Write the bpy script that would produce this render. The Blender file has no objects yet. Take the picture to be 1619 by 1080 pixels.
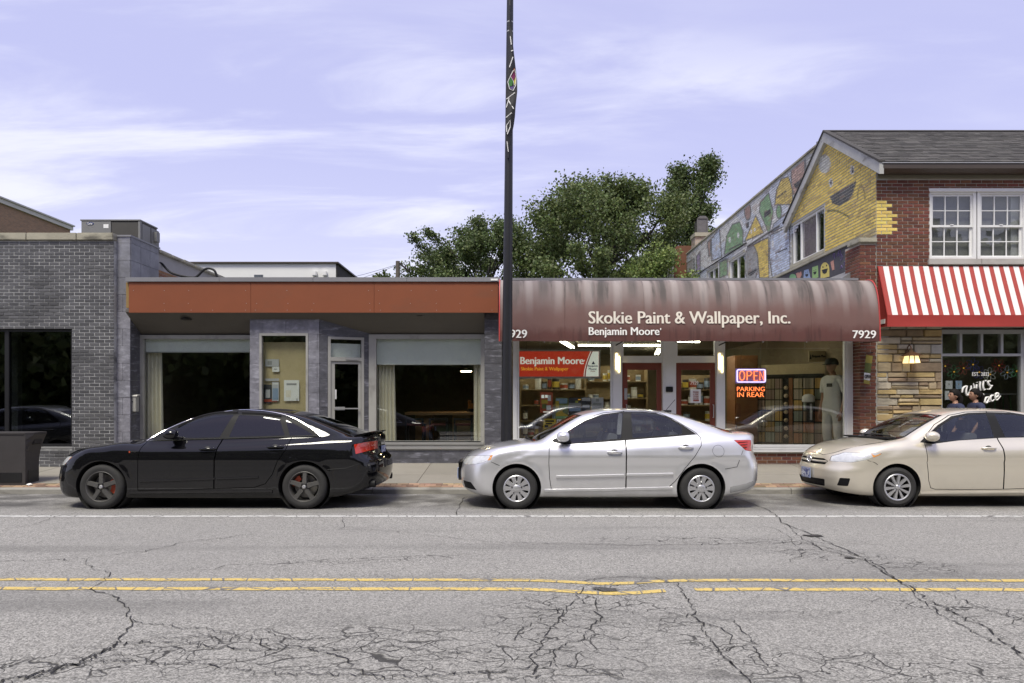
import bpy, bmesh, math, random
import numpy as np
from mathutils import Vector, Matrix
from mathutils.bvhtree import BVHTree
from mathutils.geometry import tessellate_polygon
R = math.radians
random.seed(7); rng = np.random.default_rng(7)
scene = bpy.context.scene
COL = scene.collection

# ------------------------------------------------------------------ camera, sky, sun, exposure
F_PX, CX, HY, EYE = 1079.3, 809.5, 632.0, 1.56
cd = bpy.data.cameras.new('camera'); cam = bpy.data.objects.new('camera', cd); COL.objects.link(cam)
cam.location = (0, 0, EYE); cam.rotation_euler = (R(90), 0, 0)
cd.sensor_width = 36; cd.lens = 24.0; cd.shift_y = (HY - 540) / 1619; cd.clip_end = 2000
scene.camera = cam

SUN_EL, SUN_AZ = 62, 201          # azimuth: compass angle the light comes from, 180 = behind the camera
world = bpy.data.worlds.new('World'); scene.world = world; world.use_nodes = True
def build_world():
    nt = world.node_tree; nt.nodes.clear(); N = nt.nodes.new; L = nt.links.new
    out = N('ShaderNodeOutputWorld'); bg = N('ShaderNodeBackground'); bg.inputs[1].default_value = 0.10
    sky = N('ShaderNodeTexSky'); sky.sky_type = 'NISHITA'; sky.sun_disc = False
    sky.sun_elevation = R(SUN_EL); sky.sun_rotation = R(SUN_AZ)
    sky.air_density = 1.0; sky.dust_density = 2.0; sky.ozone_density = 3.0
    tc = N('ShaderNodeTexCoord')
    tint = N('ShaderNodeMix'); tint.data_type = 'RGBA'; tint.blend_type = 'MULTIPLY'; tint.inputs[0].default_value = 1
    tint.inputs[7].default_value = (1.14, 0.93, 1.16, 1)
    L(sky.outputs[0], tint.inputs[6])
    # a thin veil of high cloud over everything, plus brighter wisps drawn out sideways
    veil = N('ShaderNodeMix'); veil.data_type = 'RGBA'; veil.inputs[0].default_value = 0.78
    veil.inputs[7].default_value = (4.75, 4.85, 7.3, 1)
    L(tint.outputs[2], veil.inputs[6])
    sep = N('ShaderNodeSeparateXYZ'); L(tc.outputs['Generated'], sep.inputs[0])
    # ground haze, paler towards the horizon all round
    hz = N('ShaderNodeMapRange'); hz.interpolation_type = 'SMOOTHERSTEP'; hz.inputs[1].default_value = 0.42; hz.inputs[2].default_value = 0.0; hz.inputs[4].default_value = 0.8; L(sep.outputs[2], hz.inputs[0])
    hm = N('ShaderNodeMix'); hm.data_type = 'RGBA'; hm.inputs[7].default_value = (6.0, 6.15, 7.6, 1); L(hz.outputs[0], hm.inputs[0]); L(veil.outputs[2], hm.inputs[6])
    zc = N('ShaderNodeMath'); zc.operation = 'ADD'; zc.inputs[1].default_value = 0.16; L(sep.outputs[2], zc.inputs[0])
    zm = N('ShaderNodeMath'); zm.operation = 'MAXIMUM'; zm.inputs[1].default_value = 0.05; L(zc.outputs[0], zm.inputs[0])
    dx = N('ShaderNodeMath'); dx.operation = 'DIVIDE'; L(sep.outputs[0], dx.inputs[0]); L(zm.outputs[0], dx.inputs[1])
    dy = N('ShaderNodeMath'); dy.operation = 'DIVIDE'; L(sep.outputs[1], dy.inputs[0]); L(zm.outputs[0], dy.inputs[1])
    cmb = N('ShaderNodeCombineXYZ'); L(dx.outputs[0], cmb.inputs[0]); L(dy.outputs[0], cmb.inputs[1])
    mp = N('ShaderNodeMapping'); mp.inputs['Rotation'].default_value = (0, 0, R(14)); mp.inputs['Scale'].default_value = (0.55, 1.7, 1)
    mp.inputs['Location'].default_value = (3.3, 1.2, 0)
    L(cmb.outputs[0], mp.inputs[0])
    n1 = N('ShaderNodeTexNoise'); n1.inputs['Scale'].default_value = 1.9; n1.inputs['Detail'].default_value = 9
    n1.inputs['Roughness'].default_value = 0.58; n1.inputs['Distortion'].default_value = 0.5; L(mp.outputs[0], n1.inputs[0])
    n2 = N('ShaderNodeTexNoise'); n2.inputs['Scale'].default_value = 0.75; n2.inputs['Detail'].default_value = 4; L(mp.outputs[0], n2.inputs[0])
    r1 = N('ShaderNodeMapRange'); r1.interpolation_type = 'SMOOTHSTEP'
    r1.inputs[1].default_value = 0.42; r1.inputs[2].default_value = 0.68; L(n1.outputs[0], r1.inputs[0])
    r2 = N('ShaderNodeMapRange'); r2.interpolation_type = 'SMOOTHSTEP'
    r2.inputs[1].default_value = 0.34; r2.inputs[2].default_value = 0.58; L(n2.outputs[0], r2.inputs[0])
    mm = N('ShaderNodeMath'); mm.operation = 'MULTIPLY'; L(r1.outputs[0], mm.inputs[0]); L(r2.outputs[0], mm.inputs[1])
    m2 = N('ShaderNodeMath'); m2.operation = 'MULTIPLY'; m2.inputs[1].default_value = 0.72; L(mm.outputs[0], m2.inputs[0])
    cl = N('ShaderNodeMix'); cl.data_type = 'RGBA'; cl.inputs[7].default_value = (7.2, 7.3, 8.2, 1)
    L(m2.outputs[0], cl.inputs[0]); L(hm.outputs[2], cl.inputs[6])
    L(cl.outputs[2], bg.inputs[0]); L(bg.outputs[0], out.inputs[0])
build_world()
sd = bpy.data.lights.new('sun', 'SUN'); sd.energy = 3.2; sd.angle = R(20); sd.color = (1, 0.955, 0.81)
sun = bpy.data.objects.new('sun', sd); COL.objects.link(sun)
_az, _el = R(SUN_AZ), R(SUN_EL)
_sdir = Vector((math.sin(_az) * math.cos(_el), math.cos(_az) * math.cos(_el), math.sin(_el)))
sun.rotation_euler = (-_sdir).to_track_quat('-Z', 'Y').to_euler(); sun.location = (0, -20, 30)
vs = scene.view_settings; vs.view_transform = 'Standard'; vs.look = 'None'; vs.gamma = 1; vs.use_curve_mapping = False
vs.exposure = 0.5
scene.render.film_transparent = False
scene.cycles.max_bounces = 7; scene.cycles.diffuse_bounces = 3; scene.cycles.glossy_bounces = 4; scene.cycles.transparent_max_bounces = 16
scene.cycles.use_denoising = True; scene.cycles.sample_clamp_indirect = 6

# ------------------------------------------------------------------ measuring: photo pixel + distance -> metres
def U(px, d): return (px - CX) * d / F_PX
def V(py, d): return EYE - (py - HY) * d / F_PX

# a scratch scene for working out booleans, letters and skins; removed at the end
SCRATCH = bpy.data.scenes.new('scratch')
def evaluated(objs):
    for o in objs: SCRATCH.collection.objects.link(o)
    vl = SCRATCH.view_layers[0]; vl.update(); me = bpy.data.meshes.new_from_object(objs[0].evaluated_get(vl.depsgraph))
    for o in objs: bpy.data.objects.remove(o)
    return me
# ------------------------------------------------------------------ materials
MATS = {}
def srgb(r, g, b):
    f = lambda c: (c / 255 / 12.92) if c / 255 <= 0.04045 else ((c / 255 + 0.055) / 1.055) ** 2.4
    return (f(r), f(g), f(b))
def M(name, base=(.5, .5, .5), rough=.6, metal=0, var=.12, scale=3.0, bump=0, bscale=60, coat=0, spec=.5, emit=None, estr=1, rnd=0, streak=None, dirt=None, trans=0):
    """principled material: base colour with noise mottling (var), optional per-piece variation (rnd), bump, stains"""
    if name in MATS: return MATS[name]
    m = bpy.data.materials.new(name); m.use_nodes = True; MATS[name] = m
    nt = m.node_tree; N = nt.nodes.new; L = nt.links.new; p = nt.nodes['Principled BSDF']
    p.inputs['Base Color'].default_value = (*base, 1); p.inputs['Roughness'].default_value = rough
    p.inputs['Metallic'].default_value = metal; p.inputs['Specular IOR Level'].default_value = spec
    p.inputs['Coat Weight'].default_value = coat; p.inputs['Coat Roughness'].default_value = .03
    tc = N('ShaderNodeTexCoord'); last = None
    geo = None
    if var or rnd or streak or dirt:
        rgb = N('ShaderNodeRGB'); rgb.outputs[0].default_value = (*base, 1); last = rgb.outputs[0]
        def scale_by(fac_socket, lo, hi, last):
            mr = N('ShaderNodeMapRange'); mr.inputs[3].default_value = lo; mr.inputs[4].default_value = hi; L(fac_socket, mr.inputs[0])
            v = N('ShaderNodeVectorMath'); v.operation = 'SCALE'; L(last, v.inputs[0]); L(mr.outputs[0], v.inputs['Scale']); return v.outputs[0]
        if var:
            n = N('ShaderNodeTexNoise'); n.inputs['Scale'].default_value = scale; n.inputs['Detail'].default_value = 6; n.inputs['Roughness'].default_value = .65
            L(tc.outputs['Object'], n.inputs[0])
            last = scale_by(n.outputs[0], 1 - 2 * var, 1 + 2 * var, last)
        if rnd:
            oi = N('ShaderNodeObjectInfo'); geo = N('ShaderNodeNewGeometry')
            a = N('ShaderNodeMath'); a.operation = 'ADD'; L(oi.outputs['Random'], a.inputs[0]); L(geo.outputs['Random Per Island'], a.inputs[1])
            f = N('ShaderNodeMath'); f.operation = 'FRACT'; L(a.outputs[0], f.inputs[0])
            last = scale_by(f.outputs[0], 1 - rnd, 1 + rnd, last)
            hs = N('ShaderNodeHueSaturation'); w = N('ShaderNodeTexWhiteNoise'); w.noise_dimensions = '1D'; L(f.outputs[0], w.inputs['W'])
            mr = N('ShaderNodeMapRange'); mr.inputs[3].default_value = .5 - rnd * .05; mr.inputs[4].default_value = .5 + rnd * .05; L(w.outputs[0], mr.inputs[0])
            L(mr.outputs[0], hs.inputs['Hue']); L(last, hs.inputs['Color']); last = hs.outputs[0]
        for spec_ in ([streak] if streak else []) + ([dirt] if dirt else []):
            # (colour, (sx,sy,sz), lo, hi, amount) stains with a shape of their own
            col, sc, lo, hi, amt = spec_
            mp = N('ShaderNodeMapping'); mp.inputs['Scale'].default_value = sc; L(tc.outputs['Object'], mp.inputs[0])
            n = N('ShaderNodeTexNoise'); n.inputs['Scale'].default_value = 1; n.inputs['Detail'].default_value = 7; n.inputs['Roughness'].default_value = .6; L(mp.outputs[0], n.inputs[0])
            mr = N('ShaderNodeMapRange'); mr.interpolation_type = 'SMOOTHSTEP'; mr.inputs[1].default_value = lo; mr.inputs[2].default_value = hi; mr.inputs[4].default_value = amt; L(n.outputs[0], mr.inputs[0])
            mx = N('ShaderNodeMix'); mx.data_type = 'RGBA'; mx.inputs[7].default_value = (*col, 1); L(mr.outputs[0], mx.inputs[0]); L(last, mx.inputs[6]); last = mx.outputs[2]
        L(last, p.inputs['Base Color'])
    if bump:
        nb = N('ShaderNodeTexNoise'); nb.inputs['Scale'].default_value = bscale; nb.inputs['Detail'].default_value = 5; L(tc.outputs['Object'], nb.inputs[0])
        b = N('ShaderNodeBump'); b.inputs['Strength'].default_value = min(1, bump); b.inputs['Distance'].default_value = .02; L(nb.outputs[0], b.inputs['Height']); L(b.outputs[0], p.inputs['Normal'])
    if emit:
        p.inputs['Emission Color'].default_value = (*emit, 1); p.inputs['Emission Strength'].default_value = estr
    if trans: p.inputs['Transmission Weight'].default_value = trans
    return m
def glass(name, tint=(.92, .95, .93), refl=1.0, ior=1.5, rough=0.0):
    """single-sheet window glass: clear to look through, mirror reflections by Fresnel"""
    if name in MATS: return MATS[name]
    m = bpy.data.materials.new(name); m.use_nodes = True; MATS[name] = m
    nt = m.node_tree; nt.nodes.clear(); N = nt.nodes.new; L = nt.links.new
    o = N('ShaderNodeOutputMaterial'); mx = N('ShaderNodeMixShader'); t = N('ShaderNodeBsdfTransparent'); g = N('ShaderNodeBsdfGlossy')
    fr = N('ShaderNodeFresnel'); ge = N('ShaderNodeNewGeometry'); im = N('ShaderNodeMapRange')   # same reflectance from either side of the sheet
    im.inputs[3].default_value = ior; im.inputs[4].default_value = 1 / ior; L(ge.outputs['Backfacing'], im.inputs[0]); L(im.outputs[0], fr.inputs[0])
    mu = N('ShaderNodeMath'); mu.operation = 'MULTIPLY'; mu.use_clamp = True; mu.inputs[1].default_value = refl
    t.inputs[0].default_value = (*tint, 1); g.inputs['Roughness'].default_value = rough; g.inputs[0].default_value = (.95, .97, 1, 1)
    L(fr.outputs[0], mu.inputs[0]); L(mu.outputs[0], mx.inputs[0]); L(t.outputs[0], mx.inputs[1]); L(g.outputs[0], mx.inputs[2]); L(mx.outputs[0], o.inputs[0])
    return m
def vcol_mat(name, rough=.8, bump=.3, var=.15):
    """colour comes from the painted colour attribute 'Col'"""
    if name in MATS: return MATS[name]
    m = M(name, (1, 1, 1), rough, var=0, bump=bump, bscale=25)
    nt = m.node_tree; p = nt.nodes['Principled BSDF']; a = nt.nodes.new('ShaderNodeVertexColor'); a.layer_name = 'Col'
    n = nt.nodes.new('ShaderNodeTexNoise'); n.inputs['Scale'].default_value = 9; n.inputs['Detail'].default_value = 6
    mr = nt.nodes.new('ShaderNodeMapRange'); mr.inputs[3].default_value = 1 - 2 * var; mr.inputs[4].default_value = 1 + 2 * var
    v = nt.nodes.new('ShaderNodeVectorMath'); v.operation = 'SCALE'
    tc = nt.nodes.new('ShaderNodeTexCoord')
    nt.links.new(tc.outputs['Object'], n.inputs[0]); nt.links.new(n.outputs[0], mr.inputs[0]); nt.links.new(a.outputs[0], v.inputs[0]); nt.links.new(mr.outputs[0], v.inputs['Scale'])
    nt.links.new(v.outputs[0], p.inputs['Base Color'])
    return m

# ------------------------------------------------------------------ objects
def tag(o, label=None, cat=None, group=None, kind=None):
    if label: o['label'] = label
    if cat: o['category'] = cat
    if group: o['group'] = group
    if kind: o['kind'] = kind
    return o
def thing(name, label, cat, loc=(0, 0, 0), rotz=0, group=None):
    o = bpy.data.objects.new(name, None); COL.objects.link(o); o.location = loc; o.rotation_euler = (0, 0, rotz)
    o.empty_display_size = .2
    return tag(o, label, cat, group)
def wloc(o):
    v = Vector(o.location)
    while o.parent: o = o.parent; v += Vector(o.location)
    return v
def link(name, me, mat=None, parent=None, world=True, loc=None):
    """one mesh object; with world=True the mesh holds scene coordinates and the object's origin is moved onto its parent"""
    o = bpy.data.objects.new(name, me); COL.objects.link(o)
    if mat is not None and not me.materials: me.materials.append(mat if not isinstance(mat, str) else MATS[mat])
    if parent is not None:
        o.parent = parent
        if world:
            w = wloc(parent); me.transform(Matrix.Translation(-w))
    if loc is not None: o.location = loc
    return o
def dup(root, loc=None, rotz=None, label=None, group=None, swap=None):
    def cp(o, par):
        c = o.copy(); COL.objects.link(c); c.parent = par
        if swap and o.type == 'MESH' and any(ms.material and ms.material.name in swap for ms in o.material_slots):
            c.data = o.data.copy()
            for i, mt in enumerate(c.data.materials):
                if mt and mt.name in swap: c.data.materials[i] = MATS[swap[mt.name]]
        for ch in o.children: cp(ch, c)
        return c
    kids = list(root.children)
    r = cp(root, None)
    if loc is not None: r.location = loc
    if rotz is not None: r.rotation_euler = (0, 0, rotz)
    if label: r['label'] = label
    if group: r['group'] = group
    return r

class MB:
    """collects shapes, then links them as ONE mesh object"""
    def __init__(s): s.v = []; s.f = []; s.uvm = None
    def add(s, vs, fs):
        b = len(s.v); s.v += [tuple(p) for p in vs]; s.f += [tuple(b + i for i in f) for f in fs]; return s
    def box(s, x0, x1, y0, y1, z0, z1, bev=0):
        if x1 < x0: x0, x1 = x1, x0
        if y1 < y0: y0, y1 = y1, y0
        if z1 < z0: z0, z1 = z1, z0
        if not bev:
            return s.add([(x0, y0, z0), (x1, y0, z0), (x1, y1, z0), (x0, y1, z0), (x0, y0, z1), (x1, y0, z1), (x1, y1, z1), (x0, y1, z1)],
                         [(0, 3, 2, 1), (4, 5, 6, 7), (0, 1, 5, 4), (1, 2, 6, 5), (2, 3, 7, 6), (3, 0, 4, 7)])
        bm = bmesh.new(); bmesh.ops.create_cube(bm, size=1)
        for v in bm.verts: v.co = Vector(((x0 + x1) / 2 + v.co.x * (x1 - x0), (y0 + y1) / 2 + v.co.y * (y1 - y0), (z0 + z1) / 2 + v.co.z * (z1 - z0)))
        bmesh.ops.bevel(bm, geom=bm.edges[:], offset=bev, segments=2, affect='EDGES')
        bm.verts.index_update(); s.add([v.co[:] for v in bm.verts], [[v.index for v in f.verts] for f in bm.faces]); bm.free(); return s
    def quad(s, a, b, c, d): return s.add([a, b, c, d], [(0, 1, 2, 3)])
    def prism(s, poly, axis, a, b):
        """polygon (2D, in the two axes other than `axis`, cyclic order xy / xz / yz) extruded from a to b"""
        n = len(poly)
        mk = {'y': lambda p, t: (p[0], t, p[1]), 'x': lambda p, t: (t, p[0], p[1]), 'z': lambda p, t: (p[0], p[1], t)}[axis]
        vs = [mk(p, a) for p in poly] + [mk(p, b) for p in poly]
        fs = [(i, (i + 1) % n, n + (i + 1) % n, n + i) for i in range(n)]
        tri = tessellate_polygon([[Vector((p[0], p[1], 0)) for p in poly]])
        fs += [t for t in tri] + [tuple(n + i for i in reversed(t)) for t in tri]
        return s.add(vs, fs)
    def cyl(s, p0, p1, r0, r1=None, n=16, caps=True):
        r1 = r0 if r1 is None else r1
        p0, p1 = Vector(p0), Vector(p1); ax = (p1 - p0).normalized(); q = ax.to_track_quat('Z', 'Y')
        vs = []
        for p, r in ((p0, r0), (p1, r1)):
            for i in range(n):
                a = 2 * math.pi * i / n; vs.append(p + q @ Vector((r * math.cos(a), r * math.sin(a), 0)))
        fs = [(i, (i + 1) % n, n + (i + 1) % n, n + i) for i in range(n)]
        if caps: fs += [tuple(reversed(range(n))), tuple(range(n, 2 * n))]
        return s.add(vs, fs)
    def tube(s, pts, r, n=8, closed=False):
        pts = [Vector(p) for p in pts]; k = len(pts); rs = r if isinstance(r, (list, tuple)) else [r] * k
        vs = []; up = Vector((0, 0, 1)); prev = None
        for i, p in enumerate(pts):
            a = pts[(i - 1) % k] if (closed or i > 0) else p; b = pts[(i + 1) % k] if (closed or i < k - 1) else p
            t = (b - a).normalized()
            if prev is None:
                u = t.cross(up) if abs(t.dot(up)) < .95 else t.cross(Vector((1, 0, 0)))
            else: u = prev - t * prev.dot(t)
            u.normalize(); prev = u; w = t.cross(u)
            for j in range(n):
                g = 2 * math.pi * j / n; vs.append(p + (u * math.cos(g) + w * math.sin(g)) * rs[i])
        fs = []
        for i in range(k if closed else k - 1):
            for j in range(n):
                a = i * n; b = ((i + 1) % k) * n; fs.append((a + j, a + (j + 1) % n, b + (j + 1) % n, b + j))
        if not closed: fs += [tuple(reversed(range(n))), tuple(range((k - 1) * n, k * n))]
        return s.add(vs, fs)
    def lathe(s, prof, n=24, origin=(0, 0, 0), axis='z', cap=False):
        """profile [(radius, height)] spun round the axis"""
        o = Vector(origin); vs = []; k = len(prof)
        for r, h in prof:
            for i in range(n):
                a = 2 * math.pi * i / n; c, d = r * math.cos(a), r * math.sin(a)
                vs.append(o + (Vector((c, d, h)) if axis == 'z' else Vector((c, h, d)) if axis == 'y' else Vector((h, c, d))))
        fs = [(i * n + j, i * n + (j + 1) % n, (i + 1) * n + (j + 1) % n, (i + 1) * n + j) for i in range(k - 1) for j in range(n)]
        if cap: fs += [tuple(reversed(range(n))), tuple(range((k - 1) * n, k * n))]
        return s.add(vs, fs)
    def mesh(s, name, smooth=0, fix=True):
        me = bpy.data.meshes.new(name); me.from_pydata(s.v, [], s.f)
        if fix:
            bm = bmesh.new(); bm.from_mesh(me); bmesh.ops.recalc_face_normals(bm, faces=bm.faces[:]); bm.to_mesh(me); bm.free()
        if smooth:
            me.shade_smooth(); me.set_sharp_from_angle(angle=R(smooth))
        me.update(); return me
    def build(s, name, mat=None, parent=None, smooth=0, world=True, label=None, cat=None, group=None, kind=None, fix=True):
        o = link(name, s.mesh(name, smooth, fix), mat, parent, world); return tag(o, label, cat, group, kind)
def base_of(pts):
    a = np.array(pts); return (float((a[:, 0].min() + a[:, 0].max()) / 2), float((a[:, 1].min() + a[:, 1].max()) / 2), float(a[:, 2].min()))
def boxo(name, dims, mat, parent=None, bev=0, smooth=0, **k):
    return MB().box(*dims, bev=bev).build(name, mat, parent, smooth=smooth or (40 if bev else 0), **k)

def text2d(s, width=None, height=None, bold=0.0, shear=0, space=1.0):
    """letters as flat polygons: verts [(u,v)] with the lower-left corner at 0,0, scaled to width x height"""
    c = bpy.data.curves.new('t', 'FONT'); c.body = s; c.resolution_u = 3; c.shear = shear; c.space_character = space; c.fill_mode = 'FRONT'
    me = evaluated([bpy.data.objects.new('t', c)]); bpy.data.curves.remove(c)
    v = np.array([p.co[:2] for p in me.vertices]); f = [tuple(p.vertices) for p in me.polygons]; bpy.data.meshes.remove(me)
    v -= v.min(0); w, h = v.max(0)
    sy = height / h if height else width / w
    sx = width / w if width else sy
    return v * (sx, sy), f
def sign_text(name, s, x0, x1, z0, z1, y, mat, parent, bold=0.02, depth=.004, surf=None, shear=0, space=1.0):
    """lettering facing the street (towards -Y), filling the given rectangle; surf(z)->y bends it onto a curved front"""
    v, f = text2d(s, x1 - x0, z1 - z0, bold, shear, space)
    mb = MB(); bs = bold * (z1 - z0) * 1.6
    for k, e in enumerate((0, -1, 1, -.5, .5) if bold else (0,)): mb.add([(x0 + a + e * bs, (surf(z0 + b) if surf else y) - depth - .0004 * k, z0 + b) for a, b in v], f)
    return mb.build(name, mat, parent, fix=False)

def rounded(P, r=.03, k=4):
    """outline with its corners rounded"""
    n = len(P); out = []
    for i in range(n):
        p0, p1, p2 = Vector(P[i - 1]), Vector(P[i]), Vector(P[(i + 1) % n]); a = (p0 - p1); b = (p2 - p1); q = min(r, a.length * .45, b.length * .45); A = p1 + a.normalized() * q; B = p1 + b.normalized() * q
        for j in range(k + 1): t = j / k; out.append(tuple(A * (1 - t) ** 2 + p1 * 2 * t * (1 - t) + B * t * t))
    return out
# shared materials
for nm, c, r_, kw in [
    ('white_paint', (.72, .72, .71), .5, dict(var=.04, dirt=((.35, .33, .3), (3, 3, .8), .55, .8, .35))),
    ('black_metal', (.012, .012, .013), .4, dict(var=.1)), ('aluminium', (.42, .42, .41), .42, dict(metal=.55, var=.06)),
    ('dark_inside', (.03, .027, .024), .8, {}), ('concrete', (.42, .40, .37), .85, dict(var=.1, scale=2.5, bump=.15, bscale=90, dirt=((.2, .19, .17), (1.2, 1.2, 1.2), .5, .75, .5))),
    ('mortar', (.30, .29, .28), .9, dict(var=.1)), ('black_rubber', (.018, .018, .018), .75, dict(var=.15)),
    ('plastic_black', (.016, .016, .017), .55, dict(spec=.2)), ('paper', (.78, .78, .76), .7, dict(var=.04)), ('wood', (.36, .2, .085), .5, dict(var=.2, scale=8)),
    ('chrome', (.75, .75, .76), .12, dict(metal=1, var=0)), ('letter_white', (.8, .79, .75), .6, dict(var=.03)), ('letter_black', (.02, .02, .02), .6, dict(var=0)),
]: M(nm, c, r_, **kw)
# ================================================================== SETTING: road, kerb, pavement
KERB_Y, GUT_Z, KERB_Z = 11.72, -0.06, 0.036
def road_z(y): return 0.0 if y < 9.0 else GUT_Z * (y - 9.0) / (KERB_Y - 9.0)
def walk_z(y): return KERB_Z + 0.0725 * (y - KERB_Y)
def asphalt_material():
    m = M('asphalt', (.2, .2, .2), .88, var=0); nt = m.node_tree; N = nt.nodes.new; L = nt.links.new; p = nt.nodes['Principled BSDF']
    tc = N('ShaderNodeTexCoord'); P = tc.outputs['Object']
    def noise(sc, det=4, rough=.6):
        n = N('ShaderNodeTexNoise'); n.inputs['Scale'].default_value = sc; n.inputs['Detail'].default_value = det; n.inputs['Roughness'].default_value = rough; L(P, n.inputs[0]); return n.outputs[0]
    def rng_(s, a, b, lo=0., hi=1., smooth=True):
        r = N('ShaderNodeMapRange'); r.interpolation_type = 'SMOOTHSTEP' if smooth else 'LINEAR'
        for i, v in zip((1, 2, 3, 4), (a, b, lo, hi)): r.inputs[i].default_value = v
        L(s, r.inputs[0]); return r.outputs[0]
    def math_(op, a, b=None):
        n = N('ShaderNodeMath'); n.operation = op
        for i, v in enumerate((a, b)):
            if v is None: continue
            if isinstance(v, (int, float)): n.inputs[i].default_value = v
            else: L(v, n.inputs[i])
        return n.outputs[0]
    def mixc(f, a, b):
        n = N('ShaderNodeMix'); n.data_type = 'RGBA'
        if isinstance(f, float): n.inputs[0].default_value = f
        else: L(f, n.inputs[0])
        for i, v in ((6, a), (7, b)):
            if isinstance(v, tuple): n.inputs[i].default_value = (*v, 1)
            else: L(v, n.inputs[i])
        return n.outputs[2]
    # stone chippings
    vo = N('ShaderNodeTexVoronoi'); vo.inputs['Scale'].default_value = 95; L(P, vo.inputs[0])
    sp = N('ShaderNodeSeparateColor'); L(vo.outputs['Color'], sp.inputs[0])
    col = mixc(rng_(sp.outputs[0], 0., 1., smooth=False), (.122, .119, .112), (.40, .388, .365))
    fine = noise(150, 3, .7)
    col = mixc(rng_(fine, .32, .47, .8, 0.), col, (.04, .04, .04))
    big = noise(.35, 5)
    col = mixc(rng_(big, .35, .7, 0., .42), col, (.20, .195, .187))
    # tyre-polished tracks and the oily strip where cars stand
    sep = N('ShaderNodeSeparateXYZ'); L(P, sep.inputs[0])
    med = noise(1.6, 6)
    mpt = N('ShaderNodeMapping'); mpt.inputs['Scale'].default_value = (.12, 1.3, 1); L(P, mpt.inputs[0]); nt_ = N('ShaderNodeTexNoise'); nt_.inputs['Scale'].default_value = 1; nt_.inputs['Detail'].default_value = 6; L(mpt.outputs[0], nt_.inputs[0])
    col = mixc(rng_(nt_.outputs[0], .5, .72, 0., .5), col, (.10, .098, .093))
    oily = math_('MULTIPLY', rng_(sep.outputs[1], 9.4, 10.4), rng_(med, .3, .62))
    col = mixc(math_('MULTIPLY', oily, .75), col, (.045, .043, .040))
    # crazed areas
    dn = N('ShaderNodeTexNoise'); dn.inputs['Scale'].default_value = 2.2; dn.inputs['Detail'].default_value = 4; L(P, dn.inputs[0])
    av = N('ShaderNodeVectorMath'); av.operation = 'MULTIPLY_ADD'; L(dn.outputs['Color'], av.inputs[0]); av.inputs[1].default_value = (.5, .5, 0); L(P, av.inputs[2])
    msk = None
    def blob(x, y, rx, ry, ang):
        mp = N('ShaderNodeMapping'); mp.vector_type = 'TEXTURE'; mp.inputs['Location'].default_value = (x, y, 0); mp.inputs['Rotation'].default_value = (0, 0, R(ang)); mp.inputs['Scale'].default_value = (rx, ry, 1)
        L(P, mp.inputs[0]); ln = N('ShaderNodeVectorMath'); ln.operation = 'LENGTH'; L(mp.outputs[0], ln.inputs[0]); return rng_(ln.outputs['Value'], 1.15, .45)
    for b in [(-1.35, 4.3, 1.6, .5, 6), (-.3, 4.1, 1.2, .42, -4), (.35, 4.5, .6, .95, 20), (1.25, 4.5, .28, .65, 30), (3.4, 6.7, 1.15, .42, -38), (2.3, 7.55, 1.7, .22, -4), (.9, 5.75, .45, .3, 0), (3.6, 4.9, 1.1, .3, -28), (-1.6, 6.6, 1.6, .16, 12), (-2.6, 4.0, .9, .3, 10), (1.9, 4.0, 1.0, .35, 0), (.6, 5.2, .9, .35, 0), (2.9, 3.9, .8, .25, -20)]:
        o = blob(*b); msk = o if msk is None else math_('MAXIMUM', msk, o)
    brk = rng_(noise(2.6, 4), .38, .58)
    ck = None
    for sc, w in ((4.2, .02), (9., .022)):
        v = N('ShaderNodeTexVoronoi'); v.feature = 'DISTANCE_TO_EDGE'; v.inputs['Scale'].default_value = sc; v.inputs['Randomness'].default_value = 1
        mp = N('ShaderNodeMapping'); mp.inputs['Scale'].default_value = (.62, 1.25, 1); L(av.outputs[0], mp.inputs[0]); L(mp.outputs[0], v.inputs[0])
        c = rng_(v.outputs[0], w, w * .25)
        c = math_('MULTIPLY', c, brk) if sc > 5 else c
        ck = c if ck is None else math_('MAXIMUM', ck, c)
    ck = math_('MULTIPLY', ck, msk)
    col = mixc(math_('MULTIPLY', ck, .9), col, (.022, .021, .02))
    L(col, p.inputs['Base Color'])
    h = math_('SUBTRACT', math_('ADD', math_('MULTIPLY', sp.outputs[0], .35), math_('MULTIPLY', fine, .6)), math_('MULTIPLY', ck, 2.))
    bp = N('ShaderNodeBump'); bp.inputs['Strength'].default_value = .75; bp.inputs['Distance'].default_value = .008; L(h, bp.inputs['Height']); L(bp.outputs[0], p.inputs['Normal'])
    rr = math_('SUBTRACT', .9, math_('MULTIPLY', oily, .35)); L(rr, p.inputs['Roughness'])
    return m
asphalt_material()
M('terrain_mat', (.09, .11, .05), .95, var=.2, scale=.6)
tr = MB().quad((-700, -600, -.14), (700, -600, -.14), (700, 900, -.14), (-700, 900, -.14)).build('terrain', 'terrain_mat', kind='structure')
mb = MB(); ys = [-.1] + [9.0 * k / 6 for k in range(1, 7)] + [9.7, 10.4, 11.1, KERB_Y]; xs = list(np.linspace(-70, 70, 57))
for x in xs:
    for y in ys: mb.v.append((float(x), y, road_z(y)))
n = len(ys)
for i in range(len(xs) - 1):
    for j in range(n - 1): mb.f.append((i * n + j, (i + 1) * n + j, (i + 1) * n + j + 1, i * n + j + 1))
road = mb.build('road', 'asphalt', kind='structure')
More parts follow.
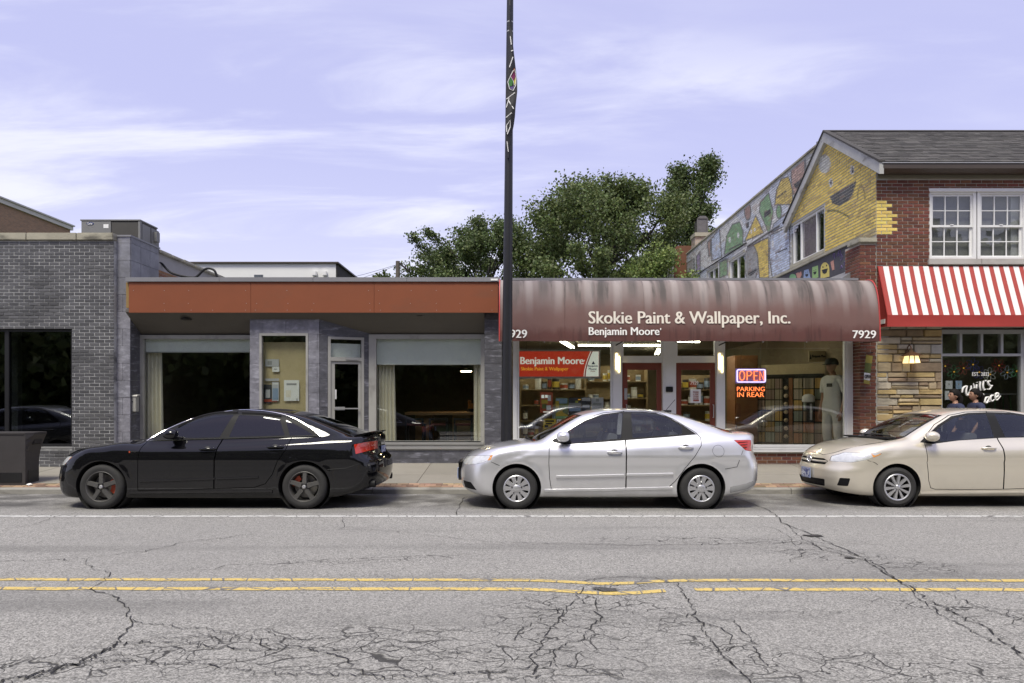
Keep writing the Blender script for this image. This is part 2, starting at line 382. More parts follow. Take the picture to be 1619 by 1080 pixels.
def line_mat(name, c, wear):
    m = M(name, c, .7, var=.06, scale=6); nt = m.node_tree; N = nt.nodes.new; L = nt.links.new; p = nt.nodes['Principled BSDF']
    tc = N('ShaderNodeTexCoord')
    a = N('ShaderNodeTexNoise'); a.inputs['Scale'].default_value = 38; a.inputs['Detail'].default_value = 6; a.inputs['Roughness'].default_value = .7; L(tc.outputs['Object'], a.inputs[0])
    v = N('ShaderNodeTexVoronoi'); v.feature = 'DISTANCE_TO_EDGE'; v.inputs['Scale'].default_value = 3.4
    mp = N('ShaderNodeMapping'); mp.inputs['Scale'].default_value = (1.2, 1, 1); L(tc.outputs['Object'], mp.inputs[0]); L(mp.outputs[0], v.inputs[0])
    r1 = N('ShaderNodeMapRange'); r1.inputs[1].default_value = wear; r1.inputs[2].default_value = wear - .06; L(a.outputs[0], r1.inputs[0])
    r2 = N('ShaderNodeMapRange'); r2.inputs[1].default_value = .035; r2.inputs[2].default_value = .012; L(v.outputs[0], r2.inputs[0])
    mx = N('ShaderNodeMath'); mx.operation = 'MAXIMUM'; L(r1.outputs[0], mx.inputs[0]); L(r2.outputs[0], mx.inputs[1])
    src = p.inputs['Base Color'].links[0].from_socket
    mc = N('ShaderNodeMix'); mc.data_type = 'RGBA'; mc.inputs[7].default_value = (.13, .125, .12, 1); L(mx.outputs[0], mc.inputs[0]); L(src, mc.inputs[6]); L(mc.outputs[2], p.inputs['Base Color'])
line_mat('road_white', (.52, .52, .50), .45); line_mat('road_yellow', (.54, .40, .12), .455)
def stripe(name, yf, w, mat, x0=-45, x1=45, gaps=()):
    mb = MB(); n = 360
    for i in range(n + 1):
        x = x0 + (x1 - x0) * i / n; y = yf(x); e = .006 * math.sin(x * 7.1) + .004 * math.sin(x * 17.3)
        mb.v += [(x, y - w / 2 + e, road_z(y) + .004), (x, y + w / 2 + e * .6, road_z(y) + .004)]
    for i in range(n):
        xm = x0 + (x1 - x0) * (i + .5) / n
        if not any(a < xm < b for a, b in gaps): mb.f.append((2 * i, 2 * i + 2, 2 * i + 3, 2 * i + 1))
    return mb.build(name, mat, road)
dipf = lambda x, s: -s * .17 * math.exp(-((x - .82) / .42) ** 2)
stripe('edge_line', lambda x: 9.14, .10, 'road_white')
stripe('centre_line', lambda x: 5.90 + dipf(x, .7) - .004 * x, .078, 'road_yellow')
stripe('centre_line', lambda x: 5.615 + dipf(x, .75) - .004 * x, .085, 'road_yellow', gaps=((1.34, 1.55),))
M('crack_dark', (.018, .017, .016), .95, var=.2, scale=20)
CR = [([(140, 933), (165, 940), (190, 945), (205, 965), (210, 980), (200, 1005), (180, 1020), (150, 1035), (110, 1055), (60, 1070), (0, 1085)], 13),
      ([(180, 1020), (140, 1045), (70, 1062), (10, 1076), (-30, 1090)], 20),
      ([(210, 980), (250, 990), (320, 995), (400, 1010), (480, 1012), (560, 1008), (650, 1002), (730, 995)], 7),
      ([(180, 1020), (250, 1015), (330, 1022), (400, 1030), (470, 1025), (540, 1040), (560, 1060), (600, 1076)], 10),
      ([(0, 888), (60, 887), (120, 885), (180, 878), (230, 872), (290, 858), (345, 852), (400, 845)], 9),
      ([(135, 885), (140, 895), (150, 900), (170, 905), (175, 912), (140, 933)], 8),
      ([(110, 1055), (160, 1046), (300, 1050), (430, 1065), (560, 1068), (640, 1072), (810, 1062)], 9),
      ([(250, 1010), (320, 1008), (420, 1018), (500, 1030), (610, 1022), (700, 1035), (780, 1030)], 8),
      ([(540, 818), (545, 832), (535, 838), (600, 838), (700, 850), (800, 860)], 7), ([(0, 840), (50, 830), (80, 820), (120, 810)], 7),
      ([(1160, 783), (1210, 802), (1227, 815), (1240, 828), (1270, 840), (1310, 858), (1360, 880), (1400, 908), (1430, 925), (1470, 950), (1520, 975), (1570, 1000), (1625, 1047)], 14),
      ([(1240, 828), (1265, 850), (1300, 870), (1380, 890), (1420, 918), (1450, 945), (1510, 985), (1580, 1020)], 11),
      ([(1072, 925), (1085, 950), (1100, 975), (1120, 1010), (1140, 1035), (1170, 1065), (1200, 1085)], 12),
      ([(925, 932), (900, 960), (880, 985), (860, 1010), (840, 1040), (850, 1075)], 10), ([(940, 945), (947, 980), (920, 1010), (880, 1030), (860, 1060)], 10),
      ([(810, 858), (900, 860), (1000, 862), (1100, 862), (1200, 858), (1280, 860), (1360, 880)], 10), ([(1050, 970), (1160, 980), (1180, 1005), (1200, 1030), (1215, 1055)], 8),
      ([(830, 960), (900, 972), (960, 985), (1060, 990), (1100, 985)], 7), ([(1430, 925), (1500, 940), (1560, 965), (1625, 985)], 9), ([(1140, 968), (1250, 968), (1350, 970)], 5),
      ([(722, 815), (724, 800), (730, 790), (735, 783)], 12), ([(920, 918), (980, 912), (1040, 915), (1072, 925)], 10), ([(810, 1010), (830, 990), (870, 975), (900, 960)], 8),
      ([(1100, 985), (1130, 990), (1150, 1000), (1160, 1030)], 8), ([(820, 1060), (870, 1050), (930, 1062), (1000, 1072)], 8), ([(1190, 830), (1220, 835), (1250, 850), (1270, 880), (1240, 890)], 7)]
mb = MB(); rr = random.Random(3)
for pts, w in CR:
    P = []
    for (a, b), (c, d) in zip(pts[:-1], pts[1:]):
        k = max(3, int(math.hypot(c - a, (d - b) * 2) / 7))
        for i in range(k): P.append((a + (c - a) * i / k, b + (d - b) * i / k))
    P.append(pts[-1]); Q = []
    for (a, b) in P:
        d = EYE * F_PX / (b - HY); d = min(d, 11.6); Q.append(Vector((U(a, d) + rr.gauss(0, .014), d + rr.gauss(0, .022), 0)))
    b0 = len(mb.v)
    for i, q in enumerate(Q):
        t = (Q[min(i + 1, len(Q) - 1)] - Q[max(i - 1, 0)]).normalized(); nn = Vector((-t.y, t.x, 0)); ww = w * .00042 * rr.uniform(.25, 1.5)
        for s in (-1, 1): p = q + nn * ww * s; mb.v.append((p.x, p.y, road_z(p.y) + .0075))
    for i in range(len(Q) - 1): mb.f.append((b0 + 2 * i, b0 + 2 * i + 1, b0 + 2 * i + 3, b0 + 2 * i + 2))
mb.build('cracks', 'crack_dark', road, kind='stuff')
M('wet_patch', (.05, .05, .048), .22, var=.2); M('hole_dark', (.03, .028, .026), .95, var=.3, scale=12)
def puddle(name, px, py, rx, ry, mat, seed):
    d = EYE * F_PX / (py - HY); x = U(px, d); r_ = random.Random(seed); mb = MB()
    P = [(x + rx * math.cos(a) * (k := r_.uniform(.45, 1.25)), d + ry * math.sin(a) * k) for a in np.linspace(0, 2 * math.pi, 22)[:-1]]
    mb.v = [(a, b, road_z(b) + .0095) for a, b in P]; mb.f = [tuple(range(len(P)))]
    return mb.build(name, mat, road)
puddle('pothole', 958, 933, .15, .06, 'wet_patch', 4); puddle('pothole', 1285, 848, .11, .07, 'hole_dark', 5); puddle('pothole', 1343, 883, .055, .04, 'hole_dark', 6)
# kerb and pavement
M('kerb_concrete', (.25, .24, .215), .85, var=.12, scale=4, bump=.25, bscale=40, dirt=((.12, .11, .10), (2, 2, 6), .48, .7, .7))
kb = tag(thing('kerb', 'worn concrete kerb along the parking lane', 'kerb', (0, KERB_Y + .075, GUT_Z)), kind='structure'); del kb['category']
x = -24.0; i = 0
while x < 26:
    w = 2.4
    MB().prism([(KERB_Y, GUT_Z - .1), (KERB_Y + .15, GUT_Z - .1), (KERB_Y + .15, KERB_Z), (KERB_Y + .035, KERB_Z), (KERB_Y + .008, KERB_Z - .02)], 'x', x + .006, x + w - .006).build('kerb_stone', 'kerb_concrete', kb)
    x += w
M('slab_concrete', (.215, .2, .172), .85, var=.1, scale=1.4, rnd=.10, bump=.2, bscale=110, dirt=((.2, .18, .155), (.9, .9, .9), .48, .75, .6))
M('paver_tan', (.25, .17, .11), .85, var=.12, rnd=.5, bump=.2, bscale=60)
M('sand_joint', (.2, .18, .15), .95)
wk = MB().prism([(KERB_Y + .15, -.2), (14.9, -.2), (14.9, walk_z(14.9) - .012), (KERB_Y + .15, walk_z(KERB_Y + .15) - .012)], 'x', -40, 40).build('pavement', 'sand_joint', kind='structure')
def sheet(x0, x1, y0, y1, t=.012, b=.006):
    """thin piece lying on the sloping pavement, edges eased"""
    z = walk_z; mb = MB()
    mb.v = [(x0, y0, z(y0) - t), (x1, y0, z(y0) - t), (x1, y1, z(y1) - t), (x0, y1, z(y1) - t), (x0 + b, y0 + b, z(y0 + b)), (x1 - b, y0 + b, z(y0 + b)), (x1 - b, y1 - b, z(y1 - b)), (x0 + b, y1 - b, z(y1 - b))]
    mb.f = [(4, 5, 6, 7), (0, 1, 5, 4), (1, 2, 6, 5), (2, 3, 7, 6), (3, 0, 4, 7)]; return mb
for r0, r1, off in ((12.19, 13.05, 0), (13.05, 14.6, 0)):
    x = -15.2
    while x < 13: sheet(x + .004, x + 1.5 - .004, r0 + .004, r1 - .004).build('slab', 'slab_concrete', wk); x += 1.5
mbp = MB(); vis = []
for r_ in range(3):
    y0 = KERB_Y + .158 + r_ * .102; x = -18 + (r_ % 2) * .1
    while x < 18:
        px = CX + (x + .1) * F_PX / (y0 + .05)
        if -10 < px < 108 or 585 < px < 745 or 1175 < px < 1300: vis.append((x, y0))
        else: a = sheet(x + .003, x + .199, y0 + .003, y0 + .099, .012, .004); mbp.add(a.v, a.f)
        x += .202
for x, y0 in vis[:300]: sheet(x + .003, x + .199, y0 + .003, y0 + .099, .012 + .004 * random.random(), .004).build('paver', 'paver_tan', wk)
mbp.build('far_pavers', 'paver_tan', wk, kind='stuff')
# the far side of the street, behind the camera: pavement and a park verge that the shop windows mirror
boxo('opposite_pavement', (-60, 60, -3.4, -.25, -.13, .06), 'slab_concrete', kind='structure')
M('park_grass', (.06, .10, .03), .95, var=.25, scale=3, bump=.5, bscale=70)
boxo('park_verge', (-60, 60, -60, -3.4, -.13, .10), 'park_grass', kind='structure')

# ================================================================== bricks and walls
def holes_boxes(mb, x0, x1, z0, z1, y0, y1, holes):
    xs = sorted({x0, x1, *[min(max(h[i], x0), x1) for h in holes for i in (0, 1)]}); zs = sorted({z0, z1, *[min(max(h[i], z0), z1) for h in holes for i in (2, 3)]})
    for a, b in zip(xs[:-1], xs[1:]):
        run = None
        for c, d in zip(zs[:-1], zs[1:]):
            inside = any(h[0] < (a + b) / 2 < h[1] and h[2] < (c + d) / 2 < h[3] for h in holes)
            if inside:
                if run: mb.box(a, b, y0, y1, run[0], run[1]); run = None
            else: run = (run[0], d) if run else (c, d)
        if run: mb.box(a, b, y0, y1, run[0], run[1])
    return mb
BRICK_MESH = {}
def brick_mesh(w, h, t, mat, key):
    k = (round(w, 3), round(h, 3), key)
    if k not in BRICK_MESH:
        c = .004; mb = MB()
        mb.v = [(0, .02, 0), (w, .02, 0), (w, .02, h), (0, .02, h), (0, -t + c, 0), (w, -t + c, 0), (w, -t + c, h), (0, -t + c, h), (c, -t, c), (w - c, -t, c), (w - c, -t, h - c), (c, -t, h - c)]
        mb.f = [(0, 1, 5, 4), (1, 2, 6, 5), (2, 3, 7, 6), (3, 0, 4, 7), (4, 5, 9, 8), (5, 6, 10, 9), (6, 7, 11, 10), (7, 4, 8, 11), (8, 9, 10, 11)]
        me = mb.mesh('brick'); me.materials.append(MATS[mat]); BRICK_MESH[k] = me
    return BRICK_MESH[k]
def lay(x0, x1, z0, z1, bw, bh, j, holes, phase=0):
    out = []; r = 0; z = z0
    while z + bh - j <= z1 + .02:
        x = x0 - (bw / 2 if (r + phase) % 2 else 0)
        while x < x1 - .01:
            a, b = max(x, x0), min(x + bw - j, x1); segs = [(a, b)]
            for h in holes:
                if h[2] < z + bh * .6 and h[3] > z + bh * .4:
                    ns = []
                    for (p, q) in segs:
                        if h[1] <= p or h[0] >= q: ns.append((p, q))
                        else:
                            if h[0] > p: ns.append((p, h[0]))
                            if h[1] < q: ns.append((h[1], q))
                    segs = ns
            for (p, q) in segs:
                if q - p > .02: out.append((round(p, 4), round(q, 4), z, min(z + bh - j, z1)))
            x += bw
        z += bh; r += 1
    return out
def brick_field(parent, x0, x1, z0, z1, y, mat, holes=(), bw=.205, bh=.0685, j=.011, t=.007, limit=300, phase=0, seen=None, name='brick', side=None, jit=.002):
    """bricks proud of the mortar face at depth y, facing -Y (or facing -X at X=side, then x0..x1 runs along Y)"""
    L_ = lay(x0, x1, z0, z1, bw, bh, j, holes, phase)
    if seen: L_.sort(key=lambda b: 0 if seen((b[0] + b[1]) / 2, (b[2] + b[3]) / 2) else 1)
    w = wloc(parent); rest = MB(); objs = []
    for i, (a, b, c, d) in enumerate(L_):
        tt = random.uniform(-jit, jit)
        ok = i < limit and (not seen or seen((a + b) / 2, (c + d) / 2))
        if ok:
            me = brick_mesh(b - a, d - c, t, mat, mat)
            o = bpy.data.objects.new(name, me); COL.objects.link(o); o.parent = parent
            if side is None: o.location = Vector((a, y + tt, c)) - w
            else: o.location = Vector((side + tt, b, c)) - w; o.rotation_euler = (0, 0, R(-90))
            objs.append((o, a, b, c, d))
        else:
            me = brick_mesh(b - a, d - c, t, mat, mat)
            if side is None: vs = [(v.co.x + a, v.co.y + y + tt, v.co.z + c) for v in me.vertices]
            else: vs = [(side + tt + v.co.y, b - v.co.x, v.co.z + c) for v in me.vertices]
            rest.add(vs, [tuple(p.vertices) for p in me.polygons])
    if rest.v: rest.build('outlying_bricks', mat, parent, kind='stuff', fix=False)
    return objs
def on_photo(d): return lambda x, z: -12 < CX + x * F_PX / d < 1632 and HY - (z - EYE) * F_PX / d > 0
glass('shop_glass', (.92, .94, .92), 1.9, 1.5); glass('dark_glass', (.45, .47, .46), 2.3, 1.5); glass('house_glass', (.8, .81, .81), 1.3, 1.5)

# ================================================================== left: dark brick building
M('dark_brick', (.082, .082, .086), .5, var=.14, scale=9, rnd=.28, bump=.2, bscale=45, dirt=((.10, .10, .105), (2.5, 2.5, 5), .55, .75, .5))
M('pale_mortar', (.44, .44, .43), .9, var=.18, scale=2, dirt=((.05, .05, .05), (.7, .7, 1.3), .46, .62, .85))
M('coping_stone', (.34, .32, .25), .85, var=.15, scale=3, rnd=.1, bump=.3, bscale=30, dirt=((.06, .055, .045), (1.5, 1.5, 3), .5, .7, .8))
DB = 13.9; xl, xr = -17.0, U(181, DB); ztop = V(380.5, DB)
db = thing('brick_building', 'dark grey brick shopfront building with black framed window behind the litter bin', 'building', ((xl + xr) / 2, DB + 3, .1))
win = (U(-150, DB), U(114, DB), V(710, DB), V(519.5, DB))
mb = MB(); holes_boxes(mb, xl, xr - .01, .0, ztop, DB, DB + .3, [win]); mb.build('wall', 'pale_mortar', db)
brick_field(db, xl, xr - .012, walk_z(DB), ztop - .01, DB, 'dark_brick', [win], seen=on_photo(DB), t=.008, j=.014)
mb = MB(); mb.box(xl, xl + .3, DB + .3, 22, 0, ztop); mb.box(xr - .3, xr - .012, DB + .3, 22, 0, ztop - .1); mb.box(xl, xr - .02, 21.7, 22, 0, ztop); mb.build('back_wall', 'mortar', db)
boxo('roof', (xl + .3, xr - .3, DB + .3, 21.7, ztop - .45, ztop - .3), 'dark_inside', db)
x = xl
while x < xr - .2:
    x1 = min(x + 1.02, xr + .0); boxo('coping_stone', (x + .004, x1 - .004, DB - .05, DB + .38, ztop + .002, V(368.7, DB)), 'coping_stone', db, bev=.012); x += 1.02
mb = MB(); fw = .055
holes_boxes(mb, win[0], win[1] - .002, win[2], win[3] - .002, DB + .05, DB + .13, [(win[0] + fw, U(4.5, DB), win[2] + .1, win[3] - fw), (U(11, DB), win[1] - fw, win[2] + .1, win[3] - fw)])
wo = mb.build('window', 'black_metal', db)
for a, b in ((win[0] + fw, U(4.5, DB)), (U(11, DB), win[1] - fw)): boxo('pane', (a, b, DB + .085, DB + .091, win[2] + .1, win[3] - fw), 'dark_glass', wo)
boxo('sill', (win[0], win[1], DB + .01, DB + .05, win[2] + .01, win[2] + .045), 'aluminium', wo)
mb = MB(); mb.box(xl + .3, xr - .3, 17.5, 17.6, 0, 3.3); mb.box(xl + .3, xr - .3, 14.2, 17.6, 3.25, 3.3); mb.box(xl + .3, xr - .3, 14.2, 17.6, 0.1, .2); mb.box(xr - .5, xr - .4, 14.2, 17.6, 0, 3.3); mb.build('room_lining', 'dark_inside', db)
boxo('column', (U(18, 15.0), U(28, 15.0), 15.0, 15.14, .2, 3.2), 'white_paint', db)
# ================================================================== far left brick hall
M('tan_brick', (.26, .155, .085), .9, var=.15, scale=1, bump=0)
def brick_shader(name, c1, c2, mortar, sx=1, rough=.85):
    if name in MATS: return MATS[name]
    m = M(name, c1, rough, var=0); nt = m.node_tree; N = nt.nodes.new; L = nt.links.new; p = nt.nodes['Principled BSDF']
    tc = N('ShaderNodeTexCoord'); sp = N('ShaderNodeSeparateXYZ'); L(tc.outputs['Object'], sp.inputs[0]); cb = N('ShaderNodeCombineXYZ')
    a = N('ShaderNodeMath'); a.operation = 'ADD'; L(sp.outputs[0], a.inputs[0]); L(sp.outputs[1], a.inputs[1]); L(a.outputs[0], cb.inputs[0]); L(sp.outputs[2], cb.inputs[1])
    b = N('ShaderNodeTexBrick'); b.inputs['Color1'].default_value = (*c1, 1); b.inputs['Color2'].default_value = (*c2, 1); b.inputs['Mortar'].default_value = (*mortar, 1)
    b.inputs['Scale'].default_value = 1; b.inputs['Brick Width'].default_value = .205; b.inputs['Row Height'].default_value = .0685; b.inputs['Mortar Size'].default_value = .008
    L(cb.outputs[0], b.inputs[0]); L(b.outputs[0], p.inputs['Base Color']); return m
brick_shader('far_tan_brick', (.28, .165, .09), (.20, .12, .07), (.22, .18, .13))
fh = thing('brick_hall', 'tall tan brick building with pale metal coping beyond the dark brick parapet', 'building', (-31, 36, 0))
XH = U(111, 40); zh = V(364, 40)
boxo('wall', (-40, XH, 28, 40, 0, zh), 'far_tan_brick', fh)
M('metal_coping', (.42, .41, .36), .5, var=.08)
boxo('coping', (-40.1, XH + .12, 27.9, 40.1, zh + .004, zh + .22), 'metal_coping', fh); boxo('coping_cap', (-40.2, XH + .2, 27.8, 40.15, zh + .225, zh + .30), 'metal_coping', fh)
# ================================================================== HVAC unit on the left roof
DH = 16.0
hv = thing('rooftop_air_conditioner', 'grey rooftop air conditioning cabinet behind the dark brick parapet', 'air conditioner', (U(176, DH), DH + .4, 4.55))
M('hvac_grey', (.19, .19, .185), .5, var=.08, scale=2); M('hvac_dark', (.055, .052, .045), .6, var=.15, scale=3); M('logo_blue', (.02, .04, .16), .4, var=0)
z0, z1 = 4.55, V(349.5, DH); d2 = DH * (CX - 222) / (CX - 248)
boxo('cabinet', (U(129, DH), U(222, DH), DH, d2, z0, z1), 'hvac_dark', hv)
boxo('access_panel', (U(129.6, DH), U(176, DH), DH - .02, DH - .002, z0, z1 - .01), 'hvac_grey', hv)
boxo('coil_panel', (U(177, DH), U(218.5, DH), DH - .012, DH - .002, z0, z1 - .03), 'hvac_dark', hv)
boxo('corner_post', (U(219, DH), U(222.3, DH), DH - .018, DH + .05, z0, z1), 'hvac_grey', hv)
boxo('lid', (U(128, DH), U(223, DH), DH - .03, d2 + .02, z1 + .002, z1 + .03), 'hvac_grey', hv)
for k in range(2): boxo('side_panel', (U(222, DH) + .002, U(222, DH) + .014, DH + .06 + k * .4, DH + .42 + k * .4, z0 + .05, z1 - .05), 'hvac_grey', hv)
boxo('junction_box', (U(222, DH) + .015, U(222, DH) + .1, d2 - .2, d2 - .05, z1 - .35, z1 - .12), 'hvac_grey', hv)
lg = MB(); a = [(U(143.5, DH) + .085 * math.cos(t), V(354, DH) + .033 * math.sin(t)) for t in np.linspace(0, 2 * math.pi, 25)[:-1]]
lg.prism(a, 'y', DH - .026, DH - .021); lg.build('logo_oval', 'logo_blue', hv)
sign_text('lettering', 'Carrier', U(139.4, DH), U(147.6, DH), V(355.7, DH), V(352.2, DH), DH - .026, 'letter_white', hv)
boxo('sticker', (U(164.5, DH), U(172.5, DH), DH - .023, DH - .021, V(361, DH), V(355, DH)), 'paper', hv)
# ================================================================== orange fascia restaurant
FD = 14.0; FF = 13.78; WD = 14.38
M('slate_tile', (.19, .188, .215), .42, var=.3, scale=5, rnd=.16, bump=.8, bscale=7, dirt=((.38, .38, .43), (4, 4, 10), .5, .68, .6))
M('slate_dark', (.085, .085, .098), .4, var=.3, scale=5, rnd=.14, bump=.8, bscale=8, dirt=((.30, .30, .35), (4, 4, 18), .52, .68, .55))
M('lead_sheet', (.26, .26, .285), .34, metal=.35, var=.3, scale=3, rnd=.12, bump=.7, bscale=4)
M('orange_panel', (.205, .056, .018), .55, var=.06, scale=2, bump=.05, bscale=40, dirt=((.15, .06, .03), (1, 1, 2), .52, .75, .5)); M('timber_yellow', (.25, .16, .05), .7)
M('soffit_paint', (.11, .10, .085), .75, var=.1, scale=1.5); M('zinc', (.26, .26, .27), .45, metal=.4, var=.1, scale=2, rnd=.05)
M('frame_grey', (.36, .355, .33), .5, metal=.2, var=.07, scale=3, dirt=((.14, .13, .12), (3, 3, 2), .52, .75, .6))
M('blind_white', (.80, .82, .80), .8, var=.03, scale=3, bump=.1, bscale=2); M('curtain_cloth', (.74, .69, .58), .9, var=.06); M('room_brown', (.06, .048, .036), .85, var=.2)
rb = thing('restaurant_building', 'low slate clad shopfront under a long orange fascia band', 'building', (U(495, FD), FD + 3, .2))
xl, xr = U(181, FD), U(793.5, FD)
zroof = V(439, 13.8)
# left pier + raised parapet sheathed in sheet metal
zp = V(374.5, FD); xpr = U(205.5, FD)
mb = MB(); mb.box(xl + .006, xpr, FD + .012, 15.1, .1, zp - .012); mb.box(xl + .02, xpr - .02, 15.1, 20, .1, V(399, 15.1)); mb.build('party_wall', 'mortar', rb)
for r_ in range(14):
    zb = .2 + r_ * .352; zt = min(zb + .346, zp)
    if zt - zb < .05: continue
    mid = U(194, FD) if r_ % 2 else None
    for a, b in ([(xl + .008, xpr + .004)] if not mid or r_ > 9 else [(xl + .008, mid - .002), (mid + .002, xpr + .004)]):
        boxo('slate_tile', (a, b, FD - random.uniform(0, .006), FD + .012, zb, zt), 'lead_sheet' if r_ > 9 else 'slate_tile', rb)
    if zt < V(440, FD): boxo('slate_tile', (xpr, xpr + .012, FD + .014, WD + .1, zb, zt), 'slate_dark', rb)
    if zb > V(446, FD) - .3:
        for k in range(3): boxo('slate_tile', (xpr, xpr + .012 + random.uniform(0, .006), FD + .014 + k * .37, FD + .375 + k * .37, zb, zt), 'lead_sheet', rb)
boxo('parapet_cap', (xl + .02, xpr + .03, FD - .02, 15.15, zp + .002, zp + .035), 'zinc', rb)
M('brown_brick', (.25, .13, .065), .9, var=.2, rnd=.35, bump=.2); z = V(399, 15.1)
L_ = lay(15.16, 19.9, zroof - .05, z - .02, .205, .0685, .011, ())
for i, (a, b, c, d) in enumerate(L_):
    me = brick_mesh(b - a, d - c, .007, 'brown_brick', 'brown_brick'); o = bpy.data.objects.new('brick', me); COL.objects.link(o); o.parent = rb
    o.location = Vector((xpr - .018, a, c)) - wloc(rb); o.rotation_euler = (0, 0, R(90))
    if i > 150: break
x = 15.12
while x < 19.9: boxo('coping_stone', (xl - .02, xpr + .05, x, x + .55, z + .0, z + .06 + random.uniform(0, .02)), 'coping_stone', rb, bev=.015); x += .56
# roof and rear
boxo('roof_deck', (xpr + .01, xr - .01, FD + .1, 21, zroof - .3, zroof - .12), 'zinc', rb)
boxo('rear_wall', (xl, xr, 21.01, 21.2, .1, zroof), 'mortar', rb)
boxo('lintel', (xpr + .02, xr - .02, FD + .06, WD + .3, V(493, FF) + .03, zroof - .31), 'mortar', rb)
# fascia panels
zf0, zf1 = V(494.3, FF), V(445.8, FF)
seams = [203.5, 396.5, 591.5, 787.5]
for a, b in zip(seams[:-1], seams[1:]):
    boxo('fascia_panel', (U(a, FF) + .003, U(b, FF) - .003, FF, FF + .03, zf0, zf1), 'orange_panel', rb)
    for f_ in (.04, .3, .5, .7, .96):
        for g in (.08, .3, .72):
            if random.random() < .8: x_ = U(a, FF) + (U(b, FF) - U(a, FF)) * f_ + random.uniform(-.03, .03); z_ = zf0 + (zf1 - zf0) * g; MB().cyl((x_, FF - .004, z_), (x_, FF + .001, z_), .007, n=6).build('rivet', 'aluminium', rb)
boxo('fascia_timber', (U(198, FF), U(787, FF), FF + .032, FD + .05, zf0 + .02 + .08, zf1 - .005), 'timber_yellow', rb)
for k in range(4):
    a = 199.5 + k * 148; boxo('roof_flashing', (U(a, FF) + .003, U(min(a + 148, 790.5), FF) - .003, FF - .03, FD + .3, zf1 + .004, V(438.8, FF)), 'zinc', rb)
boxo('flashing_patch', (U(776, FF), U(787, FF), FF - .04, FF + .1, V(444, FF), V(441.2, FF)), 'blind_white', rb)
# sloping soffit
mb = MB(); z_a, z_b = zf0 + .015, V(530, WD)
mb.prism([(FF + .035, z_a), (WD + .05, z_b), (WD + .05, z_b + .06), (FF + .035, z_a + .06)], 'x', xpr + .014, xr - .36); mb.build('soffit', 'soffit_paint', rb)
for px, py in ((295, 506), (665, 501.5)):
    d = 14.0; MB().lathe([(.0, -.02), (.07, -.02), (.105, -.012), (.115, 0), (.06, .03)], 20, (U(px, d), d, V(py, d) + .015)).build('recessed_light', 'dark_inside' if px < 400 else 'soffit_paint', rb, smooth=40)
# right pier
xa = U(766, FD)
boxo('pier_core', (xa + .012, xr - .005, FD + .012, WD + .3, .1, zf1 - .02), 'mortar', rb)
for r_ in range(13):
    zb = .2 + r_ * .3
    if zb > 3.3: break
    boxo('slate_tile', (xa, xr - .004, FD - random.uniform(0, .006), FD + .012, zb, min(zb + .295, zf1 - .03)), 'slate_dark', rb)
# centre column with the small window, and splayed door wall
cxl, cxr = U(395, FD), U(505, FD); sw = (U(410, FD), U(487.5, FD), .55, V(526.5, FD)); zc = zf0 + .02
mb = MB(); holes_boxes(mb, cxl + .01, cxr - .01, .1, zc, FD + .014, FD + .2, [sw]); mb.box(cxl + .01, cxl + .1, FD + .2, WD + .1, .1, zc); mb.build('column_core', 'mortar', rb)
def tiles(x0, x1, z0, z1, y, holes, tw=.46, th=.30):
    z = z0; r_ = 0
    while z < z1 - .03:
        zt = min(z + th, z1); x = x0 - (tw * .4 if r_ % 2 else 0)
        while x < x1 - .01:
            a, b = max(x, x0), min(x + tw, x1); segs = [(a, b)]
            for h in holes:
                if h[2] < (z + zt) / 2 < h[3]: segs = [q for (p, e) in segs for q in ((p, min(e, h[0])), (max(p, h[1]), e)) if q[1] - q[0] > .02]
            for p, e in segs: boxo('slate_tile', (p + .002, e - .002, y - random.uniform(0, .006), y + .014, z + .002, zt - .002), 'slate_tile', rb)
            x += tw
        z = zt; r_ += 1
tiles(cxl, cxr, .2, zc, FD, [sw])
sf = MB(); holes_boxes(sf, sw[0] + .003, sw[1] - .003, sw[2], sw[3] - .003, FD - .012, FD + .09, [(sw[0] + .05, sw[1] - .05, sw[2] + .06, sw[3] - .055)]); swo = sf.build('window', 'frame_grey', rb)
boxo('pane', (sw[0] + .05, sw[1] - .05, FD + .04, FD + .045, sw[2] + .06, sw[3] - .055), 'shop_glass', swo)
M('tan_sheet', (.50, .41, .24), .85, var=.07, scale=2, bump=.15, bscale=6)
boxo('reflection_sheet', (sw[0] + .02, sw[1] - .02, FD + .16, FD + .165, sw[2], V(541, FD + .16)), 'tan_sheet', swo)  # tan sheet paints in the beige building mirrored by this pane
boxo('window_back', (sw[0] - .02, sw[1] + .02, FD + .3, FD + .31, sw[2], sw[3]), 'room_brown', swo)
# door wall runs from the column's corner back to the right-hand window
A = Vector((cxr, FD, 0)); B = Vector((U(584, WD), WD, 0)); dv = (B - A); wl = dv.length; dv.normalize(); nv = Vector((dv.y, -dv.x, 0))
def splay(mb, s0, s1, t0, t1, z0, z1):
    P = [A + dv * s0 - nv * t0, A + dv * s1 - nv * t0, A + dv * s1 - nv * t1, A + dv * s0 - nv * t1]
    mb.add([(p.x, p.y, z0) for p in P] + [(p.x, p.y, z1) for p in P], [(0, 3, 2, 1), (4, 5, 6, 7), (0, 1, 5, 4), (1, 2, 6, 5), (2, 3, 7, 6), (3, 0, 4, 7)]); return mb
def s_at(px):   # distance along the splayed wall under a photo column
    k = (px - CX) / F_PX; return (k * A.y - A.x) / (dv.x - k * dv.y)
s0, s1 = s_at(518.5), s_at(575.5)
for a, b in ((.004, s0 - .003), (s1 + .003, wl)):
    z = .2
    while z < 3.3: splay(MB(), a, b, 0, .04, z + .002, min(z + .3, 3.32) - .002).build('slate_tile', 'slate_dark', rb); z += .3
zd = V(533, 14.2); splay(MB(), s0 - .003, s1 + .003, .0, .04, zd + .005, 3.32).build('slate_tile', 'slate_dark', rb)
